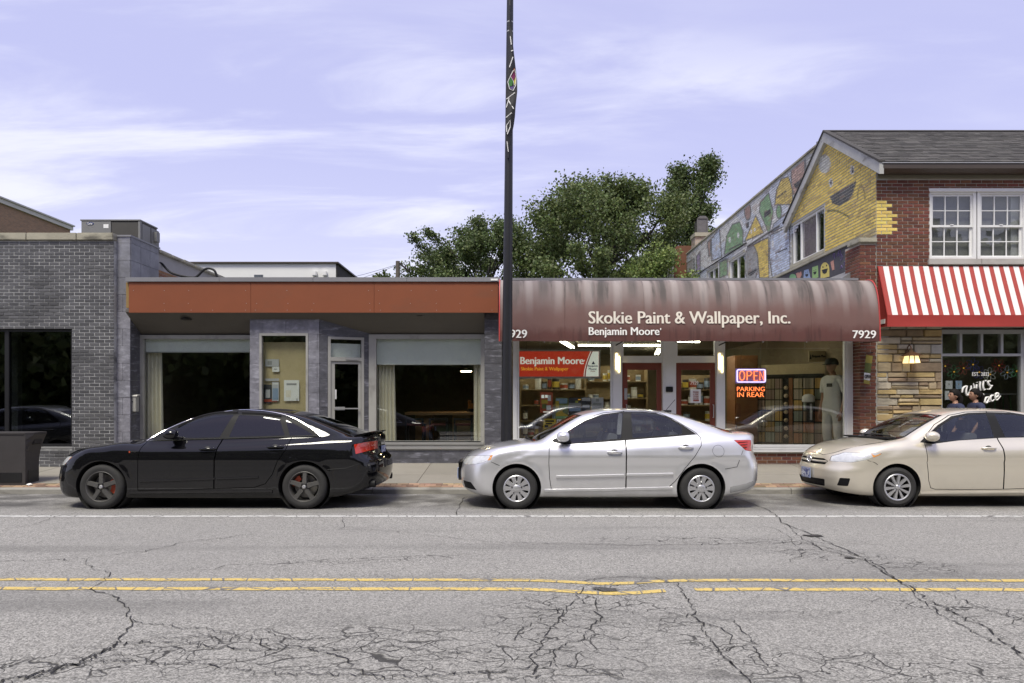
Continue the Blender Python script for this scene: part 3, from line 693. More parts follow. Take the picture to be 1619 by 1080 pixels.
zt0, zt1 = V(565, 14.2), V(571, 14.2)
dr = MB()
for a, b, c, d in ((s0, s0 + .055, .22, zd), (s1 - .055, s1, .22, zd), (s0 + .055, s1 - .055, zd - .05, zd), (s0 + .055, s1 - .055, zt1, zt0)): splay(dr, a, b, -.01, .08, c, d)
do = dr.build('door_frame', 'frame_grey', rb)
splay(MB(), s0 + .056, s1 - .056, .03, .035, zt0, zd - .05).build('transom_pane', 'shop_glass', do)
splay(MB(), s0 + .06, s1 - .06, .09, .095, zt0 + .0, zd - .13).build('transom_shade', 'blind_white', do)
dl = MB()
for a, b, c, d in ((s0 + .06, s0 + .14, .24, zt1 - .006), (s1 - .115, s1 - .06, .24, zt1 - .006), (s0 + .14, s1 - .115, zt1 - .06, zt1 - .006), (s0 + .14, s1 - .115, .24, .45)): splay(dl, a, b, .015, .06, c, d)
dlo = dl.build('door', 'frame_grey', rb)
splay(MB(), s0 + .14, s1 - .115, .035, .04, .45, zt1 - .06).build('pane', 'dark_glass', dlo)
zh_ = V(646, 14.2); hb = MB(); splay(hb, s0 + .12, s1 - .1, -.035, -.018, zh_ - .012, zh_ + .012); splay(hb, s0 + .13, s0 + .34, -.03, .02, zh_ - .03, zh_ + .035); hb.build('push_bar', 'aluminium', dlo)
splay(MB(), s0 + .143, s0 + .175, .03, .034, V(631, 14.2), V(616, 14.2)).build('sticker', 'paper', dlo)
splay(MB(), s0 + .36, s0 + .62, -.03, .015, zt0 - .05, zt0 + .0).build('door_closer', 'aluminium', do)
# the two big windows
def big_window(name_px, ztop, right_lim):
    (a, b, g0, g1) = name_px; z0, z1 = V(712, WD), ztop
    mb = MB(); x0, x1 = U(a, WD), U(b, WD); h = (U(g0, WD), U(g1, WD), V(697, WD), V(536, WD))
    holes_boxes(mb, x0, x1, z0, z1, WD - .03, WD + .07, [h]); o = mb.build('window', 'frame_grey', rb)
    for s in (0, 1): boxo('frame_rib', (x0 + .02, x1 - .02, WD - .055, WD - .031, V(699 + 7 * s, WD) - .05, V(699 + 7 * s, WD)), 'aluminium', o)
    boxo('pane', (h[0], h[1], WD + .02, WD + .026, h[2], h[3]), 'shop_glass', o)
    boxo('glazing_bead', (h[0], h[1], WD - .045, WD - .031, h[2] - .02, h[2] - .002), 'black_metal', o)
    return o
big_window((218, 412, 228, 402), V(530, WD), 412); big_window((583.5, 766, 595, 760), V(529, WD), 766)
for a, b in ((218, 412), (584, 768)):
    x0, x1 = U(a, WD), U(b, WD); n = 4; z0, z1 = .15, V(712, WD) - .003
    boxo('base_core', (x0, x1, WD + .01, WD + .2, .1, z1), 'mortar', rb)
    for r_ in range(2):
        for k in range(n):
            w = (x1 - x0) / n; off = w / 2 if r_ else 0
            p0, p1 = x0 + k * w + off, min(x0 + (k + 1) * w + off, x1)
            if r_ and k == 0: boxo('slate_tile', (x0, x0 + off - .003, WD - .02, WD + .01, z0 + r_ * (z1 - z0) / 2, z0 + (r_ + 1) * (z1 - z0) / 2 - .003), 'slate_dark', rb)
            boxo('slate_tile', (p0, p1 - .003, WD - .02 - random.uniform(0, .005), WD + .01, z0 + r_ * (z1 - z0) / 2, z0 + (r_ + 1) * (z1 - z0) / 2 - .003), 'slate_dark', rb)
# interior shell
mb = MB(); mb.box(xl + .5, xr - .05, 19.5, 19.6, .1, 3.4); mb.box(xl + .45, xl + .5, WD + .3, 19.6, .1, 3.4); mb.box(xr - .1, xr - .05, WD + .35, 19.6, .1, 3.4); mb.box(xl + .5, xr - .1, WD + .31, 19.5, 3.3, 3.4); mb.box(xl + .5, xr - .1, WD + .2, 19.5, .14, .22)
mb.build('room_lining', 'room_brown', rb)
# ================================================================== paint shop
SD = 14.25; SP = 13.9
M('brick_red', (.135, .048, .028), .85, var=.16, scale=9, rnd=.3, bump=.25, bscale=45)
M('brick_mortar', (.36, .33, .28), .9, var=.12)
M('red_door', (.17, .035, .018), .45, var=.06); M('ceiling_cream', (.30, .27, .2), .85, var=.05); M('shop_wall', (.22, .17, .105), .85, var=.1); M('lino_floor', (.15, .12, .09), .5, var=.1)
ps = thing('paint_shop_building', 'single storey paint shop with white posts and twin red doors', 'building', (3.4, SD + 4, .2))
xl, xr = U(795.5, FD), U(1385.5, SP); zroof = V(440.5, 13.9)
mb = MB(); mb.box(xl, xr - .02, SD - .1, SD + .15, V(541, SD) + .16, zroof - .05); mb.build('front_wall', 'brick_mortar', ps)
boxo('roof_deck', (xl + .01, xr - .02, SD + .16, 26, zroof - .4, zroof - .3), 'zinc', ps)
boxo('roof_edge', (xl + .02, xr - .4, SD - .42, SD + .2, zroof - .045, zroof), 'zinc', ps)
posts = [(811, 818), (968, 983), (1047, 1068), (1131.5, 1143), (1337, 1347)]
ztp = V(541, SD) + .15
for a, b in posts: boxo('post', (U(a, SD), U(b, SD), SD - .06, SD + .08, .12, ztp), 'white_paint', ps, bev=.008)
zs = V(703, SD)
def shop_window(a, b, sill):
    x0, x1 = U(a, SD) + .002, U(b, SD) - .002
    mb = MB(); holes_boxes(mb, x0, x1, sill - .16, ztp, SD - .03, SD + .05, [(x0 + .035, x1 - .035, sill, ztp - .05)]); o = mb.build('window', 'white_paint', ps)
    boxo('pane', (x0 + .035, x1 - .035, SD, SD + .006, sill, ztp - .05), 'shop_glass', o)
    for k in range(3): boxo('sill_rib', (x0, x1, SD - .075 + .012 * k, SD - .031, sill - .15 + .05 * k, sill - .108 + .05 * k), 'white_paint', o)
    return o
shop_window(818, 968, zs); shop_window(1143, 1337, zs)
for a, b in ((818, 968), (1143, 1347)):
    boxo('stall_riser', (U(a, SD) - .05, U(b, SD), SD - .01, SD + .2, .05, zs - .162), 'brick_mortar', ps)
    brick_field(ps, U(a, SD), U(b, SD), .17, zs - .165, SD - .01, 'brick_red', seen=lambda x, z: x > 4.4, t=.008)
def shop_door(a, b, tz0, tz1):
    x0, x1 = U(a, SD) + .002, U(b, SD) - .002; zt = V(573.5, SD)
    mb = MB(); holes_boxes(mb, x0, x1, zt, ztp, SD - .04, SD + .05, [(x0 + .03, x1 - .03, V(563, SD), ztp - .03)]); t = mb.build('transom', 'white_paint', ps)
    boxo('transom_pane', (x0 + .03, x1 - .03, SD, SD + .006, V(563, SD), ztp - .03), 'shop_glass', t)
    d = MB(); st = .115; holes_boxes(d, x0 + .012, x1 - .012, .22, zt - .012, SD - .01, SD + .035, [(x0 + st, x1 - st, .5, zt - .15)]); o = d.build('door', 'red_door', ps)
    boxo('pane', (x0 + st, x1 - st, SD + .01, SD + .016, .5, zt - .15), 'shop_glass', o)
    return o, x0, x1
d1, a0, a1 = shop_door(983, 1047, 0, 0); d2, b0, b1 = shop_door(1068, 1131.5, 0, 0)
boxo('push_plate', (U(987, SD), U(991.5, SD), SD - .016, SD - .011, V(632, SD), V(614, SD)), 'aluminium', d1)
MB().tube([(U(990, SD), SD - .01, V(640, SD)), (U(990, SD), SD - .06, V(640, SD)), (U(990, SD), SD - .06, V(660, SD)), (U(990, SD), SD - .01, V(660, SD))], .01).build('handle', 'aluminium', d1)
MB().tube([(U(1127, SD), SD - .01, V(640, SD)), (U(1127, SD), SD - .06, V(640, SD)), (U(1127, SD), SD - .06, V(660, SD)), (U(1127, SD), SD - .01, V(660, SD))], .01).build('handle', 'aluminium', d2)
sign_text('house_number', '7929', U(1091.5, SD), U(1104, SD), V(608.5, SD), V(602.5, SD), SD - .001, 'letter_white', d2)
# room
mb = MB(); mb.box(xl + .1, xr - .2, 25, 25.1, .1, 3.3); mb.box(xl + .02, xl + .1, SD + .16, 25, .1, 3.3); mb.box(xr - .3, xr - .2, SD + .16, 25, .1, 3.3); mb.build('room_wall', 'shop_wall', ps)
boxo('room_ceiling', (xl + .1, xr - .3, SD + .16, 25, 3.22, 3.3), 'ceiling_cream', ps); boxo('room_floor', (xl + .1, xr - .3, SD + .16, 25, .12, .2), 'lino_floor', ps)
# brick pier at the right end
px0, px1 = U(1360, SP), U(1385.5, SP) - .004
zpt = V(384, SP)
boxo('pier_core', (px0 + .008, px1, SP + .008, SD + .3, .1, zpt), 'brick_mortar', ps)
brick_field(ps, px0, px1, .2, zpt - .01, SP + .008, 'brick_red', t=.01, bw=.215)
brick_field(ps, SP + .012, SD + .28, .2, zpt - .01, 0, 'brick_red', side=px0 + .008, t=.009, bw=.215)
boxo('pier_cap', (px0 - .05, px1, SP - .05, SD + .1, zpt + .002, V(376.5, SP)), 'coping_stone', ps, bev=.012)

# ---- barrel awning
def awning_material():
    m = M('awning_cloth', (.2, .07, .06), .75, var=0); nt = m.node_tree; N = nt.nodes.new; L = nt.links.new; p = nt.nodes['Principled BSDF']
    tc = N('ShaderNodeTexCoord'); sep = N('ShaderNodeSeparateXYZ'); L(tc.outputs['Object'], sep.inputs[0])
    def mr(s, a, b, lo, hi):
        r = N('ShaderNodeMapRange'); r.interpolation_type = 'SMOOTHSTEP'
        for i, v in zip((1, 2, 3, 4), (a, b, lo, hi)): r.inputs[i].default_value = v
        L(s, r.inputs[0]); return r.outputs[0]
    def nz(sc, det=6, scl=1):
        mp = N('ShaderNodeMapping'); mp.inputs['Scale'].default_value = sc; L(tc.outputs['Object'], mp.inputs[0])
        n = N('ShaderNodeTexNoise'); n.inputs['Scale'].default_value = scl; n.inputs['Detail'].default_value = det; n.inputs['Roughness'].default_value = .6; L(mp.outputs[0], n.inputs[0]); return n.outputs[0]
    def mix(f, a, b):
        n = N('ShaderNodeMix'); n.data_type = 'RGBA'; L(f, n.inputs[0])
        for i, v in ((6, a), (7, b)):
            if isinstance(v, tuple): n.inputs[i].default_value = (*v, 1)
            else: L(v, n.inputs[i])
        return n.outputs[2]
    def mu(a, b):
        n = N('ShaderNodeMath'); n.operation = 'MULTIPLY'; L(a, n.inputs[0])
        if isinstance(b, (int, float)): n.inputs[1].default_value = b
        else: L(b, n.inputs[1])
        return n.outputs[0]
    z = sep.outputs[2]                       # local height: 0 at the hem, 1.27 at the top
    mott = nz((2.2, 2.2, 2.2), 7); fade = N('ShaderNodeMath'); fade.operation = 'ADD'; L(z, fade.inputs[0]); L(mu(mott, .5), fade.inputs[1])
    col = mix(mr(fade.outputs[0], .38, .62, 0, 1), (.092, .032, .026), (.138, .074, .064))       # sun-bleached above the hem
    col = mix(mr(fade.outputs[0], .72, 1.35, 0, .85), col, (.195, .165, .157))
    # dark run-off streaks, then bleached ribs below each bow
    st = nz((5.5, 1, .55), 6); col = mix(mu(mr(st, .50, .66, 0, .8), mr(z, .55, 1.0, .12, 1)), col, (.055, .047, .043))
    wv = N('ShaderNodeTexWave'); wv.wave_type = 'BANDS'; wv.bands_direction = 'X'; wv.inputs['Scale'].default_value = .555; wv.inputs['Distortion'].default_value = 3.2; wv.inputs['Detail'].default_value = 3; wv.inputs['Detail Scale'].default_value = .8
    mp = N('ShaderNodeMapping'); mp.inputs['Scale'].default_value = (1, .3, .35); L(tc.outputs['Object'], mp.inputs[0]); L(mp.outputs[0], wv.inputs[0])
    col = mix(mu(mr(wv.outputs['Fac'], .72, 1.0, 0, .42), mr(z, .35, 1.15, .0, 1)), col, (.38, .34, .325))
    col = mix(mu(mr(wv.outputs['Fac'], .42, .05, 0, .6), mr(z, .7, 1.15, 0, 1)), col, (.05, .043, .04))
    hs = nz((9, 1, .8), 4); col = mix(mu(mr(hs, .52, .64, 0, .55), mr(z, .34, .18, 0, 1)), col, (.045, .017, .014))
    L(col, p.inputs['Base Color'])
    b = N('ShaderNodeBump'); b.inputs['Strength'].default_value = .35; b.inputs['Distance'].default_value = .03; L(nz((1.3, 1, .9), 3), b.inputs['Height']); L(b.outputs[0], p.inputs['Normal'])
awning_material()
XA0, XA1 = U(790, 13.2), U(1391.4, 13.2)
AP = [(13.83, 3.945), (13.68, 3.955), (13.545, 3.925), (13.45, 3.87), (13.38, 3.79), (13.325, 3.68), (13.285, 3.56), (13.25, 3.40), (13.225, 3.2), (13.21, 3.0), (13.2, 2.8), (13.2, 2.69)]
aw = thing('barrel_awning', 'faded maroon barrel awning with pale lettering over the paint shop', 'awning', ((XA0 + XA1) / 2, 13.5, 2.69))
def smooth_prof(P, k=4):
    P = np.array(P); t = np.arange(len(P)); tt = np.linspace(0, len(P) - 1, (len(P) - 1) * k + 1); out = []
    for a in tt:
        i = min(int(a), len(P) - 2); f = a - i; p0, p1, p2, p3 = P[max(i - 1, 0)], P[i], P[i + 1], P[min(i + 2, len(P) - 1)]
        out.append(.5 * (2 * p1 + (p2 - p0) * f + (2 * p0 - 5 * p1 + 4 * p2 - p3) * f * f + (3 * p1 - p0 - 3 * p2 + p3) * f ** 3))
    return out
prof = smooth_prof(AP, 3); mb = MB(); nx = 190; npf = len(prof)
BOW = 0.8465
for i in range(nx + 1):
    x = XA0 + (XA1 - XA0) * i / nx; ph = ((x - XA0) / BOW) % 1; sag = .028 * math.sin(math.pi * ph) ** .8
    for k, (y, z) in enumerate(prof):
        amt = math.sin(math.pi * min(1, k / (npf * .75))) ** 1 if k < npf * .75 else 0
        mb.v.append((x, y + sag * amt * .7 + .003 * math.sin(x * 9 + z * 5) * (k > 6), z - sag * amt * .8 + (.006 * math.sin(x * 5.3) if k == npf - 1 else 0)))
for i in range(nx):
    for k in range(npf - 1): mb.f.append((i * npf + k, (i + 1) * npf + k, (i + 1) * npf + k + 1, i * npf + k + 1))
cv = mb.build('canopy', 'awning_cloth', aw, smooth=60); cv.location = (0, 0, 0)
for xe in (XA0 + .004, XA1 - .004):
    mb = MB(); mb.prism([(y, z) for y, z in prof] + [(13.83, 2.69)], 'x', xe - .003, xe + .003); mb.build('end_panel', 'awning_cloth', aw)
M('piping_red', (.42, .05, .045), .5)
for xe in (XA0 - .004, XA1 + .004): MB().tube([(xe, y, z) for y, z in prof], .013, 6).build('piping', 'piping_red', aw)
mb = MB()
for k in range(9): mb.tube([(XA0 + .02 + k * BOW, y + .022, z - .022) for y, z in prof], .011, 5)
mb.tube([(XA0, 13.235, 2.71), (XA1, 13.235, 2.71)], .012, 6); mb.build('frame_tubes', 'aluminium', aw)
for px_ in (1283, 1156, 1019, 893): MB().tube([(U(px_, 13.2), y - .0025, z + .001) for y, z in prof], .004, 5).build('seam', 'awning_cloth', aw)
pz = np.array(sorted([(z, y) for y, z in prof if z < 3.93]))
asurf = lambda z: float(np.interp(z, pz[:, 0], pz[:, 1]))
def atext(s, a, b, y0, y1, bold=.02, mat='letter_white', nm='lettering'):
    return sign_text(nm, s, U(a, 13.21), U(b, 13.21), V(y1, 13.21), V(y0, 13.21), 0, mat, aw, bold=bold, depth=.012, surf=asurf)
M('letter_cream', (.70, .65, .56), .7, var=.05)
atext('Skokie Paint & Wallpaper, Inc.', 931, 1249, 492, 518, .014, 'letter_cream')
atext('Benjamin Moore', 931, 1042, 517.5, 534, .016); atext('7929', 1347.5, 1384, 522.5, 535, .022, nm='house_number'); atext('7929', 797.5, 833, 521.5, 534.5, .022, nm='house_number'); atext("'", 1043.5, 1045, 519, 522)

# ================================================================== mural building (two storeys, brick)
BX = U(1385.5, SP); BD = SP
rbk = thing('mural_building', 'two storey red brick building with painted mural side wall and grey shingle roof', 'building', (12, 18, 0))
def wall_px(d, z, X=BX): return CX + X * F_PX / d, HY - (z - EYE) * F_PX / d
def zm(px, py): return ((px - 1040) * 4.153, (py - 200) * 4.153)
def in_poly(u, v, P):
    c = False; n = len(P)
    for i in range(n):
        (x1, y1), (x2, y2) = P[i], P[i - 1]
        if (y1 > v) != (y2 > v) and u < (x2 - x1) * (v - y1) / (y2 - y1) + x1: c = not c
    return c
EL = lambda cx, cy, rx, ry: (lambda u, v: ((u - cx) / rx) ** 2 + ((v - cy) / ry) ** 2 < 1)
PG = lambda *P: (lambda u, v: in_poly(u, v, P))
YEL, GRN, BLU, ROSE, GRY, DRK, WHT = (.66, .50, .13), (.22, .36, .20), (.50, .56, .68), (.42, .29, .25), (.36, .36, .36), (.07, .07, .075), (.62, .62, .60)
MURAL_REAR = [(PG((425, 850), (440, 720), (480, 640), (530, 622), (556, 690), (552, 785)), GRN), (PG((660, 500), (720, 430), (752, 560), (722, 720), (690, 640), (655, 560)), GRN),
    (PG((755, 520), (765, 420), (800, 340), (850, 325), (880, 420), (880, 515)), (.55, .42, .13)), (PG((860, 290), (955, 212), (962, 380), (890, 480), (868, 400)), ROSE),
    (PG((555, 762), (635, 575), (690, 700)), YEL), (PG((725, 712), (858, 650), (862, 940), (740, 1005), (720, 850)), BLU), (PG((748, 640), (885, 515), (858, 640), (730, 705)), (.40, .44, .54)),
    (EL(785, 560, 20, 48), GRN), (PG((600, 780), (720, 722), (724, 1000), (655, 1000), (640, 830)), YEL), (EL(605, 900, 48, 125), (.33, .33, .33)), (PG((395, 890), (452, 860), (452, 975), (395, 1000)), GRN),
    (PG((340, 740), (400, 660), (415, 860), (345, 890)), BLU), (PG((315, 760), (342, 735), (342, 850), (325, 860)), ROSE), (PG((245, 850), (275, 815), (275, 950), (245, 960)), (.34, .28, .42)), (EL(582, 560, 24, 58), (.36, .24, .21)),
    (PG((180, 900), (235, 860), (235, 990), (180, 1005)), (.40, .40, .42)), (PG((960, 330), (1010, 200), (1015, 150), (955, 205)), (.42, .42, .41))]
MARKS_REAR = [(EL(465, 745, 8, 20), WHT), (EL(520, 715, 8, 20), WHT), (PG((455, 805), (540, 765), (540, 775), (458, 815)), DRK), (PG((690, 560), (730, 540), (735, 570), (690, 600)), DRK), (PG((770, 465), (835, 420), (835, 428), (770, 475)), DRK),
    (PG((882, 380), (940, 335), (935, 380), (895, 410)), DRK), (EL(745, 770, 8, 24), WHT), (EL(835, 715, 8, 24), WHT), (PG((760, 830), (840, 795), (840, 803), (760, 840)), DRK), (EL(380, 790, 6, 18), WHT), (EL(398, 780, 6, 18), WHT), (EL(605, 690, 6, 14), WHT), (EL(628, 678, 6, 14), WHT),
    (PG((570, 640), (590, 625), (590, 665), (572, 670)), DRK), (PG((570, 965), (640, 930), (640, 950), (600, 985)), DRK)]
MARKS_GABLE = [(EL(1097, 245, 40, 62), (.50, .50, .46)), (EL(1278, 286, 15, 32), WHT), (EL(1281, 286, 7, 20), DRK), (EL(1138, 368, 12, 30), WHT), (EL(1140, 368, 6, 18), DRK), (PG((1130, 460), (1305, 358), (1290, 430), (1262, 480), (1195, 522), (1150, 505)), (.09, .09, .09)),
    (lambda u, v: abs(v - (590 - 38 * math.cos((u - 1150) / 95 * 1.5))) < 8 and 1110 < u < 1260, (.2, .17, .05)), (lambda u, v: abs(math.hypot((u - 1338) / 24, (v - 470) / 80) - 1) < .16 and v < 480, (.28, .22, .08))]
rm = random.Random(11)
def mural_rear(d, z):
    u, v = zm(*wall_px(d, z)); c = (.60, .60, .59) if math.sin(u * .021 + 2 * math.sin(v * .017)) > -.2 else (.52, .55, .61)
    for t, k in MURAL_REAR:
        if t(u, v): c = k if t(u + 7, v) and t(u - 7, v) and t(u, v + 9) and t(u, v - 9) else (.16, .16, .16)
    if abs(math.sin(u * .05 + 2.5 * math.sin(v * .032))) < .10 or abs(math.sin(v * .045 + 2 * math.sin(u * .04))) < .07: c = tuple(.55 * q + .05 for q in c)      # the artist's outlines
    for t, k in MARKS_REAR:
        if t(u, v): c = k
    return c
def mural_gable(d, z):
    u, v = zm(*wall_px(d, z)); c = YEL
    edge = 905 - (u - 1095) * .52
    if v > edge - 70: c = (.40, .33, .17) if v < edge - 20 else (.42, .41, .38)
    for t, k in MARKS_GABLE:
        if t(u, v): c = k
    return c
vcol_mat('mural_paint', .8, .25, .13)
def painted_brick(a, b, c, d, X, fn, mb, cols, t=.009, seg=(4, 3), drop=.15):
    """one side-wall brick (facing -X) with the mural's colours brushed over it"""
    n, m = seg; base = len(mb.v); tt = random.uniform(-.002, .002); blank = rm.random() < drop; f_ = rm.uniform(.82, 1.12)
    for i in range(n + 1):
        for j in range(m + 1):
            y = a + (b - a) * i / n; z = c + (d - c) * j / m; mb.v.append((X - t + tt, y, z)); k = fn(y, z)
            if blank: k = tuple(.6 * q + .4 * w for q, w in zip(k, (.24, .16, .12)))
            cols.append(tuple(q * f_ for q in k))
    for i in range(n):
        for j in range(m): p = base + i * (m + 1) + j; mb.f.append((p, p + m + 1, p + m + 2, p + 1))
    e = len(mb.v)
    for y, z in ((a, c), (b, c), (b, d), (a, d)): mb.v.append((X + .015, y, z)); cols.append((.3, .29, .27))
    q = [base, base + n * (m + 1), base + n * (m + 1) + m, base + m]
    for i in range(4): j = (i + 1) % 4; mb.f.append((q[i], e + i, e + j, q[j]))
def paint_mesh(mb, cols, name):
    me = mb.mesh(name, fix=True); at = me.color_attributes.new('Col', 'FLOAT_COLOR', 'POINT'); at.data.foreach_set('color', np.array([(*c, 1) for c in cols], dtype=np.float32).ravel()); return me
ze, zr, dr0, dr1 = V(265.5, SP), 7.80, SP, 18.15; dm = (dr0 + dr1) / 2
rake = lambda d: ze + (zr - ze) * (1 - abs(d - dm) / (dm - dr0)) - .04
WA = (16.22, 18.10, 5.13, 6.18)
# gable wall (front wing) and rear wing wall, both on the lot line
M('mural_mortar', (.38, .38, .36), .9, var=.15, dirt=((.45, .36, .1), (3, 3, 3), .5, .6, .4))
mb = MB()
n_ = 40
for i in range(n_):
    d0_, d1_ = dr0 + (dr1 - dr0) * i / n_, dr0 + (dr1 - dr0) * (i + 1) / n_; mdl = (d0_ + d1_) / 2
    segs = [(0.1, min(rake(d0_), rake(d1_)))]
    if WA[0] < mdl < WA[1]: segs = [(.1, WA[2]), (WA[3], segs[0][1])]
    for z0_, z1_ in segs:
        if z1_ > z0_ + .01: mb.box(BX, BX + .25, d0_, d1_, z0_, z1_)
mb.build('gable_wall', 'mural_mortar', rbk)
zpar = 7.76; DR0, DR1 = 16.7, 29.2; RX = BX + .05
rear_h = [(21.9, 23.5, 5.1, 6.32), (24.75, 26.15, 5.1, 6.45)]
mb = MB(); mbt = MB(); holes_boxes(mbt, 18.2, DR1, .1, zpar, 0, .25, rear_h); holes_boxes(mbt, DR0, 18.2, 6.35, zpar, 0, .25, [])
mb.add([(RX + y, x, z) for x, y, z in mbt.v], mbt.f); mb.build('rear_wing_wall', 'mural_mortar', rbk)
gb = [b for b in lay(dr0 + .006, dr1, 4.93, 7.8, .205, .0685, .019, [(WA[0] - .05, WA[1] + .05, WA[2] - .1, WA[3] + .03)]) if b[3] < rake((b[0] + b[1]) / 2) + .02]
gb.sort(key=lambda b: b[0]); rest = MB(); rcols = []
for i, b in enumerate(gb):
    if i < 100:
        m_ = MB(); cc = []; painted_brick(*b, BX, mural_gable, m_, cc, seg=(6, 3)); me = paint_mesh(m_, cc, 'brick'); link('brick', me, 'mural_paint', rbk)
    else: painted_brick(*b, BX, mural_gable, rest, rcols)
for b in lay(DR0, DR1, 4.2, zpar - .05, .205, .0685, .016, [(h[0] - .04, h[1] + .04, h[2] - .1, h[3] + .04) for h in rear_h]):
    if b[0] < 18.2 and b[2] < rake(min(b[1], dr1)) - .3: continue
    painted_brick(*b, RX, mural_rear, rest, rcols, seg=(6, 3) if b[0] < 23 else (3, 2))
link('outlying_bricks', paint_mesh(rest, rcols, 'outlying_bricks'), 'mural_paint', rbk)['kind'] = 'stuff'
# rear wing body, parapet caps
mb = MB(); mb.box(RX + .25, 22, DR1 - .3, DR1, .1, zpar); mb.box(RX + .25, 22, DR0 + .5, DR1 - .3, zpar - .5, zpar - .4); mb.build('rear_wing_shell', 'far_tan_brick', rbk)
y = DR0
while y < DR1: boxo('coping_stone', (RX - .04, RX + .3, y + .004, min(y + .5, DR1) - .004, zpar + .002, zpar + .045 + .01 * random.random()), 'coping_stone', rbk); y += .5
boxo('coping_stone', (RX - .03, RX + .5, DR0 - .05, DR0 - .004, zpar - .5, zpar + .1), 'zinc', rbk)
# side windows
def side_window(y0, y1, z0, z1, X, splits):
    mb = MB(); t = MB(); fw = .045; hs = [(a + fw * .5, b - fw * .5, z0 + fw, z1 - fw) for a, b in splits]
    holes_boxes(t, y0, y1, z0, z1, 0, .07, hs); mb.add([(X - .02 + yy, xx, zz) for xx, yy, zz in t.v], t.f); o = mb.build('window', 'white_paint', rbk)
    for h in hs: boxo('pane', (X + .02, X + .026, h[0], h[1], h[2], h[3]), 'house_glass', o)
    boxo('sill', (X - .09, X - .012, y0 - .06, y1 + .06, z0 - .085, z0 - .005), 'coping_stone', o)
    boxo('room_back', (X + .5, X + .52, y0 - .3, y1 + .3, z0 - .2, z1 + .2), 'dark_inside', o)
    return o
w_ = side_window(*WA, BX + .06, [(WA[0] + .03, 16.72), (16.72, 17.62), (17.62, WA[1] - .03)])
boxo('blind', (BX + .10, BX + .105, 16.70, 17.64, WA[2], WA[3]), M('pink_reflection', (.62, .50, .52), .8, var=.03), w_)  # pink sheet stands for the bright reflection in the middle pane
for h in rear_h: side_window(*h, RX + .06, [(h[0] + .03, (h[0] + h[1]) / 2), ((h[0] + h[1]) / 2, h[1] - .03)])
MB().tube([(RX - .02, 19.0, 6.42), (RX - .02, 21.6, 6.42), (RX - .02, 21.6, 4.4)], .02, 6).build('conduit', 'zinc', rbk)
MB().tube([(RX - .02, 21.7, 6.55), (RX - .02, 28.9, 6.62)], .018, 6).build('conduit', 'black_metal', rbk)
# low painted band along the paint shop roof
LX = BX - .14
M('band_paint', (.075, .072, .08), .8, var=.15, bump=.2); boxo('painted_band', (LX, BX - .012, SP + .38, 20.2, zroof - .3, 4.9), 'band_paint', rbk)
boxo('band_cap', (LX - .05, BX - .002, SP + .36, 20.25, 4.902, 4.96), 'coping_stone', rbk)
def band_shape(name, poly, mat):     # small painted faces, flat paint a millimetre proud of the band
    P = []
    for u, v in poly:
        px, py = 1040 + u / 4.153, 200 + v / 4.153; d = LX * F_PX / (px - CX); P.append((d, V(py, d)))
    mb = MB(); mb.prism(P, 'x', LX - .005, LX - .001); return mb.build(name, mat, rbk)
dome = lambda x0, x1, yb, yt: [(x0, yb)] + [((x0 + x1) / 2 - (x1 - x0) / 2 * math.cos(t), yt + (yb - yt) * .45 - (yb - yt) * .45 * math.sin(t)) for t in np.linspace(0, math.pi, 9)] + [(x1, yb - (x1 - x0) * .25)]
M('face_yellow', (.60, .50, .14), .8); M('face_green', (.22, .42, .2), .8); M('face_lime', (.28, .44, .17), .8); M('face_blue', (.25, .33, .48), .8); M('face_pink', (.5, .26, .2), .8)
band_shape('painted_face', dome(1070, 1127, 1000, 892), 'face_yellow'); band_shape('painted_face', [(1015, 925), (1052, 912), (1055, 990), (1016, 1006)], 'face_lime'); band_shape('painted_face', [(962, 945), (990, 936), (1003, 995), (956, 1010)], 'face_blue')
band_shape('painted_face', dome(866, 908, 1012, 968), 'face_green'); band_shape('painted_face', [(908, 965), (922, 958), (930, 962), (942, 950), (945, 975), (930, 1008), (915, 990)], 'face_pink'); band_shape('painted_face', [(1135, 890), (1155, 878), (1160, 940), (1146, 945)], 'face_pink')
for cx_, cy_, s in ((1098, 930, 1), (1033, 950, .55), (980, 965, .55)):
    for e in (-1, 1): q = [(cx_ + e * 12 * s + 3.5 * s * math.cos(t), cy_ - 12 * s - e * 5 * s + 6 * s * math.sin(t)) for t in np.linspace(0, 2 * math.pi, 9)[:-1]]; o = band_shape('painted_eye', q, 'letter_black'); o.location.x -= .003
    q = [(cx_ - 20 * s, cy_ + 12 * s), (cx_ + 20 * s, cy_ + 2 * s), (cx_ + 12 * s, cy_ + 30 * s), (cx_, cy_ + 38 * s), (cx_ - 12 * s, cy_ + 34 * s)]; o = band_shape('painted_mouth', q, 'letter_black'); o.location.x -= .003
M('scribble_violet', (.16, .11, .26), .8)
scr = MB(); r_ = random.Random(5)
for k in range(16):
    y0 = r_.uniform(14.4, 15.5); z0 = r_.uniform(4.40, 4.82); scr.tube([(LX - .004, y0 + .05 * math.cos(t) * r_.uniform(.7, 1), z0 + .07 * math.sin(t)) for t in np.linspace(0, r_.uniform(3, 6), 9)], .009, 4)
scr.build('scribble', 'scribble_violet', rbk)
MB().prism([(LX - .5, 4.02), (LX - .02, 4.02), (LX - .02, 4.34)], 'y', 14.3, 16.5).build('roof_upstand', 'zinc', rbk)
